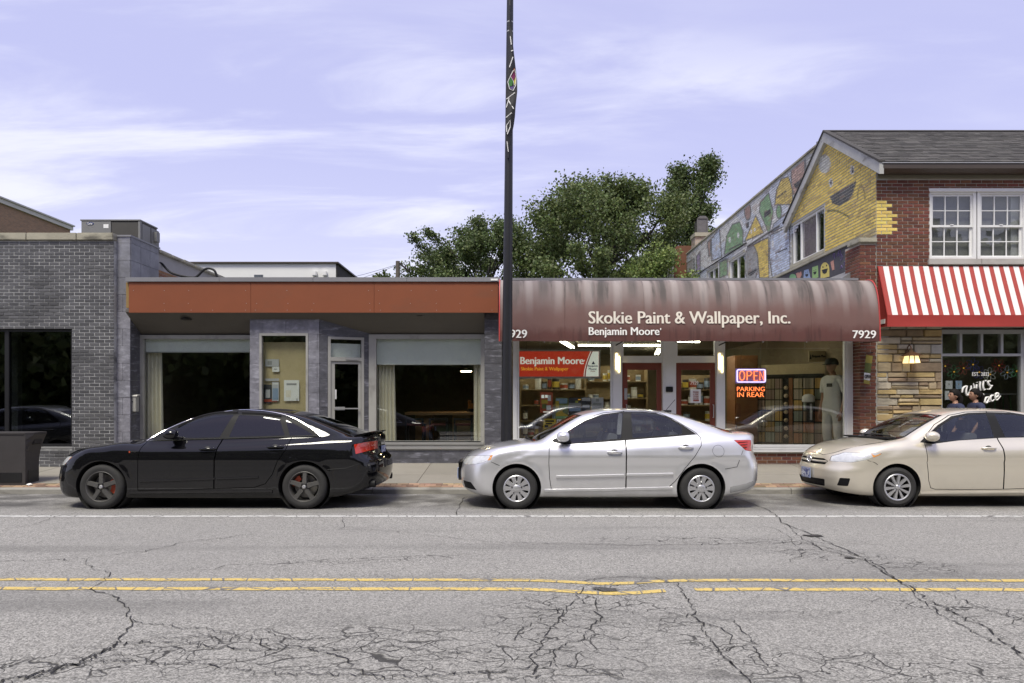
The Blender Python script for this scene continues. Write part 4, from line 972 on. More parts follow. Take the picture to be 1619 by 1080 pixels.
# ---- front wall
zeb = V(281.5, SP); XE = 16.5
W1 = (U(1469.5, SP), U(1545, SP), V(410, SP), V(299, SP)); W2 = (U(1547, SP), U(1624, SP), V(410, SP), V(299, SP))
hole = (W1[0], W2[1], V(410, SP), V(299, SP)); zst = V(518, SP)
mb = MB(); holes_boxes(mb, BX + .25, XE, zst, zeb + .02, SP, SP + .25, [hole]); mb.build('front_wall', 'brick_mortar', rbk)
fb = brick_field(rbk, BX + .004, XE, zst + .3, zeb, SP, 'brick_red', [hole], seen=lambda x, z: U(1380, SP) < x < U(1640, SP) and z > 4.15, t=.009, bw=.2145, bh=.0695, j=.013)
PB = {}
def fingers(x, z):
    px, py = CX + x * F_PX / SP, HY - (z - EYE) * F_PX / SP
    return (317 < py < 332 and px < 1410) or (334 < py < 350 and px < 1413) or (352 < py < 371 and px < 1416)
M('brick_yellow', YEL, .8, var=.15, scale=9, rnd=.2, bump=.25, bscale=45, dirt=((.45, .43, .36), (6, 6, 9), .55, .68, .7))
for o, a, b, c, d in fb:
    if fingers((a + b) / 2, (c + d) / 2): o.data = brick_mesh(b - a, d - c, .009, 'brick_yellow', 'brick_yellow')
x = U(1466, SP)
for k in range(2): boxo('window_sill', (x + 1.07 * k + .003, x + 1.07 * (k + 1) - .003, SP - .06, SP + .1, V(419, SP), V(410, SP) - .003), 'concrete', rbk, bev=.008)
M('screen_grey', (.36, .355, .35), .9, var=.1, scale=1.2)
def sash_window(w):
    x0, x1, z0, z1 = w; mb = MB(); fw = .06
    holes_boxes(mb, x0, x1, z0, z1, SP + .03, SP + .12, [(x0 + fw, x1 - fw, z0 + .05, z1 - .09)]); mb.box(x0 - .012, x1 + .012, SP - .012, SP + .035, z1 - .05, z1 + .012); o = mb.build('window', 'white_paint', rbk)
    gx0, gx1, gz0, gz1 = x0 + fw, x1 - fw, z0 + .05, z1 - .09; zmid = gz0 + (gz1 - gz0) * .495
    for lo, hi, yy in ((zmid - .02, gz1, SP + .055), (gz0, zmid + .02, SP + .085)):
        s = MB(); rail = .042; cells = []
        cw = (gx1 - gx0 - 2 * rail - .04) / 3; ch = (hi - lo - 2 * rail - .018) / 2
        for i in range(3):
            for j in range(2): cells.append((gx0 + rail + i * (cw + .02), gx0 + rail + i * (cw + .02) + cw, lo + rail + j * (ch + .018), lo + rail + j * (ch + .018) + ch))
        holes_boxes(s, gx0, gx1, lo, hi, yy, yy + .028, cells); so = s.build('sash', 'white_paint', o)
        for c in cells: boxo('pane', (c[0] - .002, c[1] + .002, yy + .012, yy + .016, c[2] - .002, c[3] + .002), 'house_glass', so)
    boxo('sash_lock', ((gx0 + gx1) / 2 - .03, (gx0 + gx1) / 2 + .03, SP + .04, SP + .056, zmid + .02, zmid + .035), 'white_paint', o)
    boxo('roller_shade', (x0 + .03, x1 - .03, SP + .16, SP + .165, z0, z1), 'screen_grey', o)
    return o
sash_window(W1); sash_window(W2)
boxo('drape', (U(1606, SP), W2[1], SP + .14, SP + .155, W2[2], W2[3]), 'white_paint', rbk)
boxo('window_room', (W1[0] - .3, W2[1] + .3, SP + .5, SP + .52, W1[2] - .3, W1[3] + .2), 'dark_inside', rbk)
# eaves, gutter, roof
M('gutter_brown', (.055, .042, .032), .45, var=.1); M('frieze_olive', (.16, .145, .105), .7, var=.06)
boxo('frieze_board', (BX + .005, XE, SP - .045, SP - .002, zeb - .01, zeb + .13), 'frieze_olive', rbk)
MB().prism([(SP - .30, ze - .11), (SP - .18, ze - .16), (SP - .05, ze - .16), (SP - .05, ze - .01), (SP - .30, ze - .01)], 'x', BX - .02, XE).build('gutter', 'gutter_brown', rbk)
boxo('drip_edge', (BX - .05, XE, SP - .315, SP - .06, ze - .008, ze + .008), 'aluminium', rbk)
boxo('eave_soffit', (BX + .006, XE, SP - .06, SP + .1, zeb + .131, ze - .02), 'gutter_brown', rbk)
M('shingle', (.068, .064, .060), .9, var=.2, scale=3, rnd=.38, bump=.4, bscale=70)
ef = Vector((0, SP - .31, ze + .012)); rd = Vector((0, dm, zr + .05)); sl = (rd - ef); slen = sl.length; sdv = sl.normalized(); sn = Vector((0, -sdv.z, sdv.y))
MB().prism([(SP - .3, ze), (dm, zr + .03), (2 * dm - SP + .3, ze), (dm, zr - .1)], 'x', BX - .08, XE).build('roof_deck', 'gutter_brown', rbk)
shc = [] ; rest = MB(); row = 0; cnt = 0; rh = .135
while row * rh < slen:
    x = BX - .12 - random.uniform(0, .3)
    while x < XE:
        w = random.choice((.16, .2, .24, .33)); a = max(x, BX - .12); b = min(x + w - .005, XE); x += w
        if b - a < .03: continue
        t0 = row * rh; t1 = min(t0 + rh * 1.25, slen); th = .008 + random.uniform(0, .006)
        P0 = ef + sdv * t0 + sn * (th + .006); P1 = ef + sdv * t1 + sn * .004; Pb = ef + sdv * t0
        m_ = rest if not (x < U(1660, 14.5) and cnt < 300 and row < 10) else MB(); cnt += m_ is not rest
        m_.add([(a, P0.y, P0.z), (b, P0.y, P0.z), (b, P1.y, P1.z), (a, P1.y, P1.z), (a, Pb.y, Pb.z), (b, Pb.y, Pb.z)], [(0, 1, 2, 3), (4, 5, 1, 0), (4, 0, 3), (5, 2, 1)])
        if m_ is not rest: m_.build('shingle', 'shingle', rbk, fix=False)
    row += 1
rest.build('upper_shingles', 'shingle', rbk, kind='stuff', fix=False)
MB().tube([(BX - .12, dm, zr + .06), (XE, dm, zr + .06)], .03, 6).build('ridge_cap', 'shingle', rbk)
# rake boards: pale trim on the gable
M('rake_trim', (.40, .40, .38), .7, var=.12, scale=4, dirt=((.12, .11, .1), (5, 2, 5), .55, .7, .6))
def rake_board(y0, z0, y1, z1, h, nm, mat, xo=-.1, t=.09):
    mb = MB(); mb.prism([(y0, z0), (y1, z1), (y1, z1 - h), (y0, z0 - h)], 'x', BX + xo, BX + xo + t); mb.build(nm, mat, rbk)
rake_board(SP - .3, ze + .02, dm, zr + .045, .24, 'rake_board', 'rake_trim'); rake_board(dm, zr + .045, 2 * dm - SP + .25, ze + .02, .24, 'rake_board', 'rake_trim')
rake_board(SP - .32, ze + .06, dm, zr + .085, .04, 'rake_edge', 'shingle', -.125, .13); rake_board(dm, zr + .085, 2 * dm - SP + .27, ze + .06, .04, 'rake_edge', 'shingle', -.125, .13)
# ---- ground floor front: stone veneer and shop window
M('veneer_stone', (.34, .27, .17), .85, var=.2, scale=4, bump=.6, bscale=14); M('stone_joint', (.22, .20, .17), .95)
sx0, sx1 = U(1386, SP), U(1489, SP)
boxo('stone_backing', (sx0, sx1, SP + .03, SP + .25, .1, zst + .28), 'stone_joint', rbk)
STONES = [M('veneer_stone_%s' % n_, c, .85, var=.24, scale=5, rnd=.12, bump=.7, bscale=12) for n_, c in (('tan', (.34, .27, .17)), ('buff', (.40, .355, .27)), ('gold', (.38, .28, .13)), ('brown', (.24, .175, .115)), ('grey', (.35, .335, .30)))]
z = .2; rs = random.Random(12)
while z < zst + .27:
    h = rs.choice((.07, .11, .15, .17, .2)); h = min(h, zst + .28 - z); x = sx0
    while x < sx1 - .01:
        w = rs.uniform(.16, .6); 
        if sx1 - x - w < .1: w = sx1 - x
        parts_ = [(z, h)] if h < .14 or rs.random() < .6 else [(z, h * .45), (z + h * .45, h * .55)]
        for zz, hh in parts_:
            g = .006; a, b, c, d = x + g, x + w - g, zz + g, zz + hh - g; t = rs.uniform(.008, .035); mb = MB(); q = lambda: rs.uniform(-.008, .008); e = .012
            mb.v = [(a, SP + .03, c), (b, SP + .03, c), (b, SP + .03, d), (a, SP + .03, d), (a + q() * .4, SP + .008, c), (b, SP + .008, c + q() * .4), (b + q() * .4, SP + .008, d), (a, SP + .008, d + q() * .4), (a + e, SP - t + q(), c + e), (b - e, SP - t + q(), c + e), (b - e, SP - t + q(), d - e), (a + e, SP - t + q(), d - e)]
            mb.f = [(0, 1, 5, 4), (1, 2, 6, 5), (2, 3, 7, 6), (3, 0, 4, 7), (4, 5, 9, 8), (5, 6, 10, 9), (6, 7, 11, 10), (7, 4, 8, 11), (8, 9, 10, 11)]
            mb.build('stone', rs.choice(STONES[:3] + STONES), rbk)
        x += w
    z += h
boxo('awning_box', (sx0 + .02, XE, SP - .02, SP + .2, zst + .281, zst + .42), 'gutter_brown', rbk)
gx0, gx1 = U(1489, SP), U(1617.5, SP); zg1 = V(525, SP); zsl = .75
cells = [(U(a, SP), U(b, SP), V(559, SP), V(527.5, SP)) for a, b in ((1491, 1518.5), (1522.5, 1552), (1555.5, 1584), (1587.5, 1615.5))]
mb = MB(); holes_boxes(mb, gx0, gx1 + .05, zsl - .1, zg1 + .05, SP + .02, SP + .12, cells + [(U(1491, SP), U(1615.5, SP), zsl, V(563, SP))]); so = mb.build('shop_window', M('frame_silver', (.40, .40, .395), .45, metal=.3, var=.05), rbk)
for c in cells + [(U(1491, SP), U(1615.5, SP), zsl, V(563, SP))]: boxo('pane', (c[0], c[1], SP + .06, SP + .066, c[2], c[3]), 'shop_glass', so)
boxo('window_apron', (gx0, XE, SP + .0, SP + .25, .1, zsl - .102), 'stone_joint', rbk)
boxo('pier_right', (gx1 + .052, XE, SP + .0, SP + .25, zsl - .1, zst + .28), 'stone_joint', rbk)
mb = MB(); mb.box(BX + .3, XE, 17.5, 17.6, .1, 3.4); mb.box(BX + .26, BX + .3, SP + .26, 17.6, .1, 3.4); mb.box(BX + .3, XE, SP + .26, 17.5, 3.3, 3.4); mb.box(BX + .3, XE, SP + .26, 17.5, .1, .2); mb.box(XE - .1, XE, SP + .26, 17.5, .2, 3.3); mb.build('room_lining', M('cafe_wall', (.12, .115, .095), .85, var=.1), rbk)
WSY = SP + .055
sign_text('lettering', 'EST. 2022', U(1537, WSY), U(1563.5, WSY), V(594.5, WSY), V(588.5, WSY), WSY, 'letter_white', so, bold=.02, space=1.25)
def brush(P, w=.017):    # one stroke of the painted script, points read off the window
    m = MB(); Q = smooth_prof(P, 4); m.tube([(U(1480 + u / 8.309, WSY), WSY - .004, V(520 + v / 8.309, WSY)) for u, v in Q], [w * (.55 + .6 * math.sin(math.pi * min(1, .15 + k / len(Q)))) for k in range(len(Q))], 6); return m.build('script_stroke', 'letter_white', so, smooth=60)
for P in ([(340, 835), (352, 780), (385, 755), (410, 750)], [(408, 750), (392, 815), (405, 872), (432, 850), (452, 790), (460, 745)], [(458, 748), (462, 800), (485, 812), (500, 770), (488, 716)], [(532, 728), (526, 780), (540, 806)], [(536, 700), (537, 706)], [(580, 690), (572, 760), (586, 812)], [(622, 682), (614, 752), (628, 802), (648, 790)], [(648, 672), (650, 692)], [(712, 686), (680, 692), (690, 730), (718, 756), (700, 792), (664, 790)], [(716, 760), (738, 742)],
          [(520, 960), (540, 860), (590, 850), (590, 890), (545, 905)], [(620, 850), (612, 930), (632, 965)], [(690, 895), (655, 905), (640, 950), (660, 972), (685, 935), (692, 890), (690, 950), (708, 955)], [(755, 872), (722, 880), (712, 925), (735, 950), (764, 925)], [(775, 905), (812, 880), (812, 850), (785, 852), (776, 905), (798, 935), (848, 880)]): brush(P)
# ---- striped awning
def stripe_mat():
    m = M('stripe_cloth', (.8, .8, .78), .8, var=0); nt = m.node_tree; N = nt.nodes.new; L = nt.links.new; p = nt.nodes['Principled BSDF']
    tc = N('ShaderNodeTexCoord'); sp = N('ShaderNodeSeparateXYZ'); L(tc.outputs['Object'], sp.inputs[0])
    a = N('ShaderNodeMath'); a.operation = 'MULTIPLY_ADD'; a.inputs[1].default_value = 1 / .2035; a.inputs[2].default_value = 100.0; L(sp.outputs[0], a.inputs[0])
    f = N('ShaderNodeMath'); f.operation = 'FRACT'; L(a.outputs[0], f.inputs[0]); g = N('ShaderNodeMath'); g.operation = 'LESS_THAN'; g.inputs[1].default_value = .45; L(f.outputs[0], g.inputs[0])
    mx = N('ShaderNodeMix'); mx.data_type = 'RGBA'; mx.inputs[6].default_value = (.74, .73, .71, 1); mx.inputs[7].default_value = (.36, .055, .045, 1); L(g.outputs[0], mx.inputs[0])
    n = N('ShaderNodeTexNoise'); n.inputs['Scale'].default_value = 2.5; n.inputs['Detail'].default_value = 5; L(tc.outputs['Object'], n.inputs[0]); mr = N('ShaderNodeMapRange'); mr.inputs[3].default_value = .86; mr.inputs[4].default_value = 1.1; L(n.outputs[0], mr.inputs[0])
    v = N('ShaderNodeVectorMath'); v.operation = 'SCALE'; L(mx.outputs[2], v.inputs[0]); L(mr.outputs[0], v.inputs['Scale']); L(v.outputs[0], p.inputs['Base Color'])
stripe_mat(); M('valance_red', (.33, .032, .025), .8, var=.06, scale=2)
sa = thing('striped_awning', 'red and white striped awning with plain red valance under the sash windows', 'awning', (BX + .03, 13.7, 3.0))
xa0, xa1 = BX + .03, 16.0; yt, yb, zt_, zb_, zv = SP - .025, 13.53, V(421, 13.87), V(498, 13.53), V(516.5, 13.53)
def grid(mb, a, b, n):
    for i in range(n + 1):
        x = xa0 + (xa1 - xa0) * i / n; s = .012 * math.sin(math.pi * ((x - xa0) / 1.3 % 1)); mb.v += [(x, *a), (x, (a[0] + b[0]) / 2 + s, (a[1] + b[1]) / 2 - s * .4), (x, *b)]
    for i in range(n):
        for k in (0, 1): p = i * 3 + k; mb.f.append((p, p + 3, p + 4, p + 1))
mb = MB(); grid(mb, (yt, zt_), (yb, zb_), 120); mb.build('canopy', 'stripe_cloth', sa, smooth=60)
mb = MB(); grid(mb, (yb - .004, zb_), (yb - .002, zv), 120); mb.build('valance', 'valance_red', sa, smooth=60)
MB().prism([(yt, zt_), (yb, zb_), (yb, zv), (yt, zv + .02)], 'x', xa0 - .003, xa0 + .003).build('end_panel', 'valance_red', sa)
MB().tube([(xa0 - .006, yt, zt_), (xa0 - .006, yb - .002, zb_), (xa0 - .006, yb - .002, zv)], .012, 6).build('edge_binding', 'valance_red', sa)
MB().tube([(xa0, yb + .02, zv + .03), (xa1, yb + .02, zv + .03)], .014, 6).build('front_bar', 'aluminium', sa)
boxo('bracket', (U(1391, 13.8), U(1404, 13.8), 13.62, 13.9, V(513, 13.8), V(506, 13.8)), 'white_paint', sa)
# ================================================================== behind the shops
M('stucco_white', (.66, .66, .64), .8, var=.05, scale=.8)
wb = thing('white_building', 'flat roofed white rendered building peeping over the orange fascia', 'building', (-10, 33, 0)); DW = 30
boxo('wall', (U(240, DW), U(531, DW), DW, 38, 0, V(417, DW)), 'stucco_white', wb); boxo('roof_edge', (U(238, DW), U(532, DW) + .1, DW - .1, 38.1, V(417, DW) + .003, V(414.5, DW)), 'gutter_brown', wb)
MB().prism([(DW + .02, 0), (38, 0), (38, V(417, DW) - .01), (DW + .02, V(417, DW) - .01)], 'x', U(531, DW) + .002, U(531, DW) + .05).build('side_cladding', 'dark_inside', wb)
boxo('window', (U(402, DW), U(416, DW), DW - .03, DW - .002, V(446, DW), V(434.5, DW)), 'dark_glass', wb)
for a, b in ((494.5, 502), (511, 518)): boxo('vent', (U(a, DW), U(b, DW), DW - .18, DW - .002, V(437, DW), V(429, DW)), 'stucco_white', wb, bev=.03)
M('timber_grey', (.10, .085, .07), .9, var=.25, scale=6)
up = thing('utility_pole', 'weathered wooden utility pole with crossarm beyond the orange fascia', 'pole', (U(629, 32), 32, 0)); x = U(629, 32)
MB().cyl((x, 32, 0), (x, 32, V(413, 32)), .13, .10, 10).build('post', 'timber_grey', up); MB().tube([(x + .05, 31.95, V(416, 32)), (x + .42, 32.9, V(424, 32))], .05, 4).build('crossarm', 'timber_grey', up); MB().tube([(x + .05, 32, V(434, 32)), (x + .33, 32.6, V(423, 32))], .02, 4).build('brace', 'timber_grey', up)
for k in range(3): MB().lathe([(.02, 0), (.04, .04), (.03, .09), (.015, .12)], 8, (x + .14 + k * .13, 32.2 + k * .33, V(418.5 + 2.4 * k, 32) + .04)).build('insulator', 'plastic_black', up)
for k, (py, sag) in enumerate(((418, .5), (419, .7))):
    m = MB(); m.tube([(x - 9 + 9 * t, 32 + 6 * (1 - t), V(py, 32) + .3 * (1 - t) - sag * math.sin(math.pi * t)) for t in np.linspace(0, 1, 15)], .009, 4); m.build('overhead_wire', 'plastic_black', up)
# chimney and rusty flue casing at the far end of the mural wall
DC = 28.2; ch = thing('chimney', 'brick chimney with square metal cowl above the mural wall', 'chimney', (U(1111, DC), DC + .3, 7.0))
brick_shader('chimney_brick', (.26, .17, .11), (.36, .30, .24), (.35, .33, .3)); M('cowl_metal', (.16, .15, .14), .45, metal=.6, var=.25, scale=4)
boxo('stack', (U(1099, DC), U(1122, DC), DC, DC + .6, 6.5, V(374, DC)), 'chimney_brick', ch); boxo('corbel', (U(1098, DC), U(1124, DC), DC - .06, DC + .66, V(374, DC) + .003, V(368, DC)), 'coping_stone', ch); boxo('cowl', (U(1103, DC), U(1119.5, DC), DC + .06, DC + .5, V(368, DC) + .005, V(345.5, DC)), 'cowl_metal', ch, bev=.02)
MB().prism([(U(1102, DC), V(345.4, DC)), (U(1120.5, DC), V(345.4, DC)), (U(1116, DC), V(341, DC)), (U(1107, DC), V(341, DC))], 'y', DC + .03, DC + .53).build('cowl_lid', 'cowl_metal', ch)
for a in (1103.2, 1119): boxo('cowl_rib', (U(a, DC) - .02, U(a, DC) + .02, DC + .03, DC + .055, V(368, DC) + .01, V(346, DC)), 'cowl_metal', ch)
M('rust_brown', (.14, .055, .025), .7, var=.2, scale=2); DX = 29.6
du = thing('flue_casing', 'rust brown metal flue casing at the far end of the mural wall', 'duct', (U(1080, DX), DX + .5, 3.8))
MB().prism([(U(1066, DX), 3.6), (U(1099, DX), 3.6), (U(1099, DX), V(388.5, DX)), (U(1071, DX), V(388.5, DX)), (U(1066, DX), V(394, DX))], 'y', DX, DX + 1).build('casing', 'rust_brown', du)
boxo('side_trim', (U(1062.5, DX), U(1066, DX) - .003, DX + .05, DX + .95, 3.6, V(396, DX)), 'aluminium', du)
# ================================================================== trees
def leaf_material(name, c, hue=.03):
    m = bpy.data.materials.new(name); m.use_nodes = True; MATS[name] = m; nt = m.node_tree; nt.nodes.clear(); N = nt.nodes.new; L = nt.links.new
    o = N('ShaderNodeOutputMaterial'); d = N('ShaderNodeBsdfPrincipled'); d.inputs['Roughness'].default_value = .55; t = N('ShaderNodeBsdfTranslucent'); mx = N('ShaderNodeMixShader'); mx.inputs[0].default_value = .3
    g = N('ShaderNodeNewGeometry'); hs = N('ShaderNodeHueSaturation'); hs.inputs['Color'].default_value = (*c, 1); a = N('ShaderNodeMapRange'); a.inputs[3].default_value = .55; a.inputs[4].default_value = 1.5; L(g.outputs['Random Per Island'], a.inputs[0]); L(a.outputs[0], hs.inputs['Value'])
    w = N('ShaderNodeTexWhiteNoise'); w.noise_dimensions = '1D'; L(g.outputs['Random Per Island'], w.inputs['W']); b = N('ShaderNodeMapRange'); b.inputs[3].default_value = .5 - hue; b.inputs[4].default_value = .5 + hue * .6; L(w.outputs[0], b.inputs[0]); L(b.outputs[0], hs.inputs['Hue'])
    L(hs.outputs[0], d.inputs['Base Color']); L(hs.outputs[0], t.inputs[0]); L(d.outputs[0], mx.inputs[1]); L(t.outputs[0], mx.inputs[2]); L(mx.outputs[0], o.inputs[0])
leaf_material('leaf_green', (.10, .138, .042)); leaf_material('leaf_deep', (.085, .122, .038)); leaf_material('leaf_bright', (.16, .22, .06)); leaf_material('leaf_park', (.15, .19, .065)); M('bark', (.05, .042, .034), .9, var=.3, scale=5, bump=.5, bscale=9)
def leaves_mesh(C, size, g, droop=.3):
    """C: leaf positions; each leaf is a folded pair of triangles"""
    n = len(C); dirs = g.normal(size=(n, 3)); dirs[:, 2] -= droop; dirs /= np.linalg.norm(dirs, axis=1)[:, None]; up = g.normal(size=(n, 3)); w = np.cross(dirs, up); w /= np.linalg.norm(w, axis=1)[:, None]; nn = np.cross(w, dirs)
    s = size * g.uniform(.6, 1.3, n)[:, None]; V_ = np.empty((n, 4, 3)); V_[:, 0] = C; V_[:, 1] = C + dirs * s * .55 + w * s * .38 + nn * s * .12; V_[:, 2] = C + dirs * s; V_[:, 3] = C + dirs * s * .55 - w * s * .38 + nn * s * .12
    me = bpy.data.meshes.new('crown'); me.vertices.add(4 * n); me.vertices.foreach_set('co', V_.ravel().astype(np.float32)); idx = np.arange(4 * n).reshape(n, 4); tri = np.stack([idx[:, [0, 1, 2]], idx[:, [0, 2, 3]]], 1).reshape(-1)
    me.loops.add(6 * n); me.loops.foreach_set('vertex_index', tri.astype(np.int32)); me.polygons.add(2 * n); me.polygons.foreach_set('loop_start', np.arange(0, 6 * n, 3).astype(np.int32)); me.update(calc_edges=True); return me
def tree(name, label, x, y, top, crown_r, crown_base, nleaf, size, mat, seed, shape='round', trunk=.22, group=None, clump=.55, ntips=90, cat='tree'):
    g = np.random.default_rng(seed); r_ = random.Random(seed); root = thing(name, label, cat, (x, y, 0), group=group); tips = []; m = MB(); h = top - crown_base
    trunk_top = Vector((x + r_.uniform(-.3, .3), y, crown_base + h * .55)); m.tube([(x, y, -.1), (x + .05, y, crown_base * .6), tuple(trunk_top * .5 + Vector((x, y, crown_base)) * .5), tuple(trunk_top)], [trunk, trunk * .8, trunk * .55, trunk * .25], 8)
    for k in range(ntips):
        # a target inside the crown's outline; most lie near its surface
        while True:
            p = g.normal(size=3); p /= np.linalg.norm(p); rr = r_.uniform(.45, 1) ** .6; hz = p[2] * rr; 
            if shape == 'round': q = Vector((p[0] * rr * crown_r, p[1] * rr * crown_r, (math.copysign(abs(hz) ** .7, hz) * .5 + .5) * h)); 
            elif shape == 'spire': t = r_.random(); wdt = crown_r * (1 - t) ** .8 * r_.uniform(.5, 1.1) + .15; a = r_.uniform(0, 6.28); tw = k % 2; q = Vector((math.cos(a) * wdt * rr + (1.0 if tw else -.95), math.sin(a) * wdt * rr, t * h * (1 if tw else .93)))
            else: t = r_.random(); wdt = crown_r * (.35 + .65 * math.sin(math.pi * min(1, t * 1.0 + .12))); a = r_.uniform(0, 6.28); q = Vector((math.cos(a) * wdt * rr, math.sin(a) * wdt * rr, t * h))
            lump = 1 + .16 * math.sin(3 * math.atan2(q.y, q.x) + seed) + .12 * math.sin(q.z * 1.7 + seed * 2); q.x *= lump; q.y *= lump; break
        tip = Vector((x, y, crown_base)) + q; s = Vector((x, y, crown_base + max(0, min(q.z * .6, h * .55)) * r_.uniform(.3, .9))); mid = s.lerp(tip, .55) + Vector((r_.gauss(0, .2), r_.gauss(0, .2), r_.uniform(-.1, .35)))
        if k < 60: m.tube([tuple(s), tuple(s.lerp(mid, .5)), tuple(mid), tuple(tip)], [trunk * .3, trunk * .22, trunk * .14, .012], 5)
        tips.append((tip, mid))
    m.build('trunk', 'bark', root, smooth=60)
    T = np.array([t for t, _ in tips]); Mi = np.array([mm for _, mm in tips]); k = g.integers(0, len(T), nleaf); f = g.beta(3, 1.1, nleaf)[:, None]; cs = clump * g.uniform(.5, 1.2, len(T))[k][:, None]
    C = Mi[k] * (1 - f) + T[k] * f + g.normal(size=(nleaf, 3)) * cs * np.array([1, 1, .62]) * .5
    link('crown', leaves_mesh(C, size, g), mat, root); return root
tree('leafy_tree', 'broad leafy green tree behind the street light pole', U(765, 36), 36, V(347, 36), 3.9, 4.6, 60000, .14, 'leaf_deep', 3, trunk=.2, clump=.62, ntips=135)
tree('leafy_tree', 'large spreading green tree rising behind the awning', U(955, 33), 33, V(286, 33), 4.5, 4.6, 86000, .13, 'leaf_green', 8, trunk=.24, clump=.66, ntips=170)
tree('leafy_tree', 'tall twin topped green tree beside the brick chimney', U(1092, 42), 42, V(248, 42), 3.1, 8.0, 30000, .16, 'leaf_deep', 21, shape='spire', trunk=.2, clump=.7, ntips=84)
tree('leafy_tree', 'low bright green tree crown just left of the flue casing', U(1045, 29), 29, V(385, 29), 1.9, 3.0, 18000, .12, 'leaf_bright', 5, trunk=.12, clump=.6, ntips=40)
tree('leafy_tree', 'small treetop beside the wooden utility pole', U(606, 45), 45, V(430, 45), 1.3, 5.5, 2600, .26, 'leaf_green', 9, trunk=.1, clump=.6, ntips=24)
# trees across the street, seen only as reflections in the shop windows
for k, (x, y, tp, cr, sd) in enumerate(((-32, -11, 11, 4.8, 38), (-24.5, -10, 12, 4.8, 37), (-17, -11, 11, 4.6, 31), (-9.5, -10, 12, 4.8, 32), (-2.2, -11, 11.5, 4.8, 33), (5.5, -10, 12, 4.8, 34), (13, -11, 11, 4.8, 35), (20.5, -10, 12, 4.8, 36), (28, -11, 11, 4.8, 39))):
    tree('park_tree', ('first', 'second', 'third', 'fourth', 'fifth', 'sixth', 'seventh', 'eighth', 'ninth')[k] + ' leafy park tree across the street, mirrored in the shop windows', x, y, tp, cr, 2.2, 11000, .62, 'leaf_park', sd, trunk=.24, clump=1.3, ntips=80, group='park trees across the street')
hd = thing('sky_block_hedge', 'tall hedge added across the street to block sky mirrored in the shop windows', 'hedge', (0, -14, 0)); g = np.random.default_rng(4)  # added out of view, tall enough to keep sky out of the window reflections
link('foliage', leaves_mesh(np.stack([g.uniform(-45, 45, 30000), g.uniform(-14.8, -13.4, 30000), g.uniform(.1, 6.6, 30000)], 1), .4, g), 'leaf_park', hd)
boxo('hedge_core', (-45, 45, -14.6, -13.9, .1, 6.3), 'leaf_park', hd)
# ================================================================== street furniture
PD = 12.25; M('pole_black', (.012, .012, .014), .42, var=.15, scale=4); sl = thing('street_light', 'tall black tapered street light pole with wrapped banner', 'street light', (U(800.5, PD), PD, walk_z(PD)))
cxp = lambda z: U(800.3, PD) + (z - .2) * .0082
prof = [(.17, walk_z(PD)), (.17, .12), (.14, .18), (.12, .6), (.103, .68), (.099, 1.0), (.086, 3.6), (.08, 4.2), (.06, 8.5), (.055, 9.6)]
m = MB(); n = 20
for r, z in prof:
    for i in range(n): a = 2 * math.pi * i / n; m.v.append((cxp(z) + r * math.cos(a), PD + r * math.sin(a), z))
m.f = [(i * n + j, i * n + (j + 1) % n, (i + 1) * n + (j + 1) % n, (i + 1) * n + j) for i in range(len(prof) - 1) for j in range(n)]; m.build('pole', 'pole_black', sl, smooth=40)
for py, rr, mt in ((345, .077, 'aluminium'), (350, .077, 'aluminium'), (394, .081, 'pole_black'), (403, .081, 'pole_black'), (262, .071, 'aluminium'), (270, .071, 'aluminium'), (475, .089, 'pole_black'), (512, .09, 'pole_black'), (547, .092, 'pole_black'), (36, .062, 'aluminium'), (51, .062, 'aluminium')):
    z = V(py, PD); m = MB(); m.lathe([(rr - .012, -.012), (rr, -.01), (rr, .01), (rr - .012, .012)], 20, (cxp(z), PD, z)); m.build('band', mt, sl, smooth=40)
m = MB(); m.tube([(cxp(9.5), PD, 9.5), (cxp(9.6), PD - .6, 9.9), (cxp(9.6), PD - 1.6, 10.0)], .04, 8); m.build('arm', 'pole_black', sl); m = MB(); m.box(cxp(9.6) - .15, cxp(9.6) + .15, PD - 2.2, PD - 1.5, 9.93, 10.05, bev=.03); m.build('lamp_head', 'pole_black', sl)
bn = thing('street_banner', 'black street banner with white letters twisted round the light pole', 'banner', (U(806, PD - .12), PD - .12, V(258, PD)))
M('banner_cloth', (.018, .018, .02), .7, var=.15, scale=8, bump=.3, bscale=12)
edges = [(40, 270, 282), (150, 271, 287), (260, 268, 292), (340, 265, 301), (440, 263, 313), (520, 256, 323), (600, 250, 324), (700, 249, 313), (760, 247, 309), (820, 247, 301), (880, 249, 287), (960, 251, 271), (1040, 259, 267)]
ev, el_, er_ = [np.array([e[i] for e in edges], float) for i in range(3)]
def ban(v, s):
    """v: down the photo zoom scale, s 0..1 across the cloth -> point on the wrapped banner"""
    a = np.interp(v, ev, el_); b = np.interp(v, ev, er_); px = 740 + (a + (b - a) * s) / 4.157; d = PD - .085 - .03 * math.sin(math.pi * s) - .02 * math.sin(v / 60 + s * 3); return Vector((U(px, PD - .1), d, V(v / 4.157, PD - .1)))
m = MB(); nv, ns = 70, 8
for i in range(nv + 1):
    for j in range(ns + 1): m.v.append(tuple(ban(40 + 1000 * i / nv, j / ns)))
for i in range(nv):
    for j in range(ns): a = i * (ns + 1) + j; m.f.append((a, a + 1, a + ns + 2, a + ns + 1))
m.build('cloth', 'banner_cloth', bn, smooth=60)
def on_banner(name, P, mat, lift=.006):
    m = MB(); m.v = [tuple(ban(v, s) + Vector((0, -lift, 0))) for s, v in P]; m.f = [tuple(range(len(P)))]; return m.build(name, mat, bn)
def stroke(name, P, w, mat):
    m = MB(); m.tube([tuple(ban(v, s) + Vector((0, -.008, 0))) for s, v in P], w, 5); return m.build(name, mat, bn)
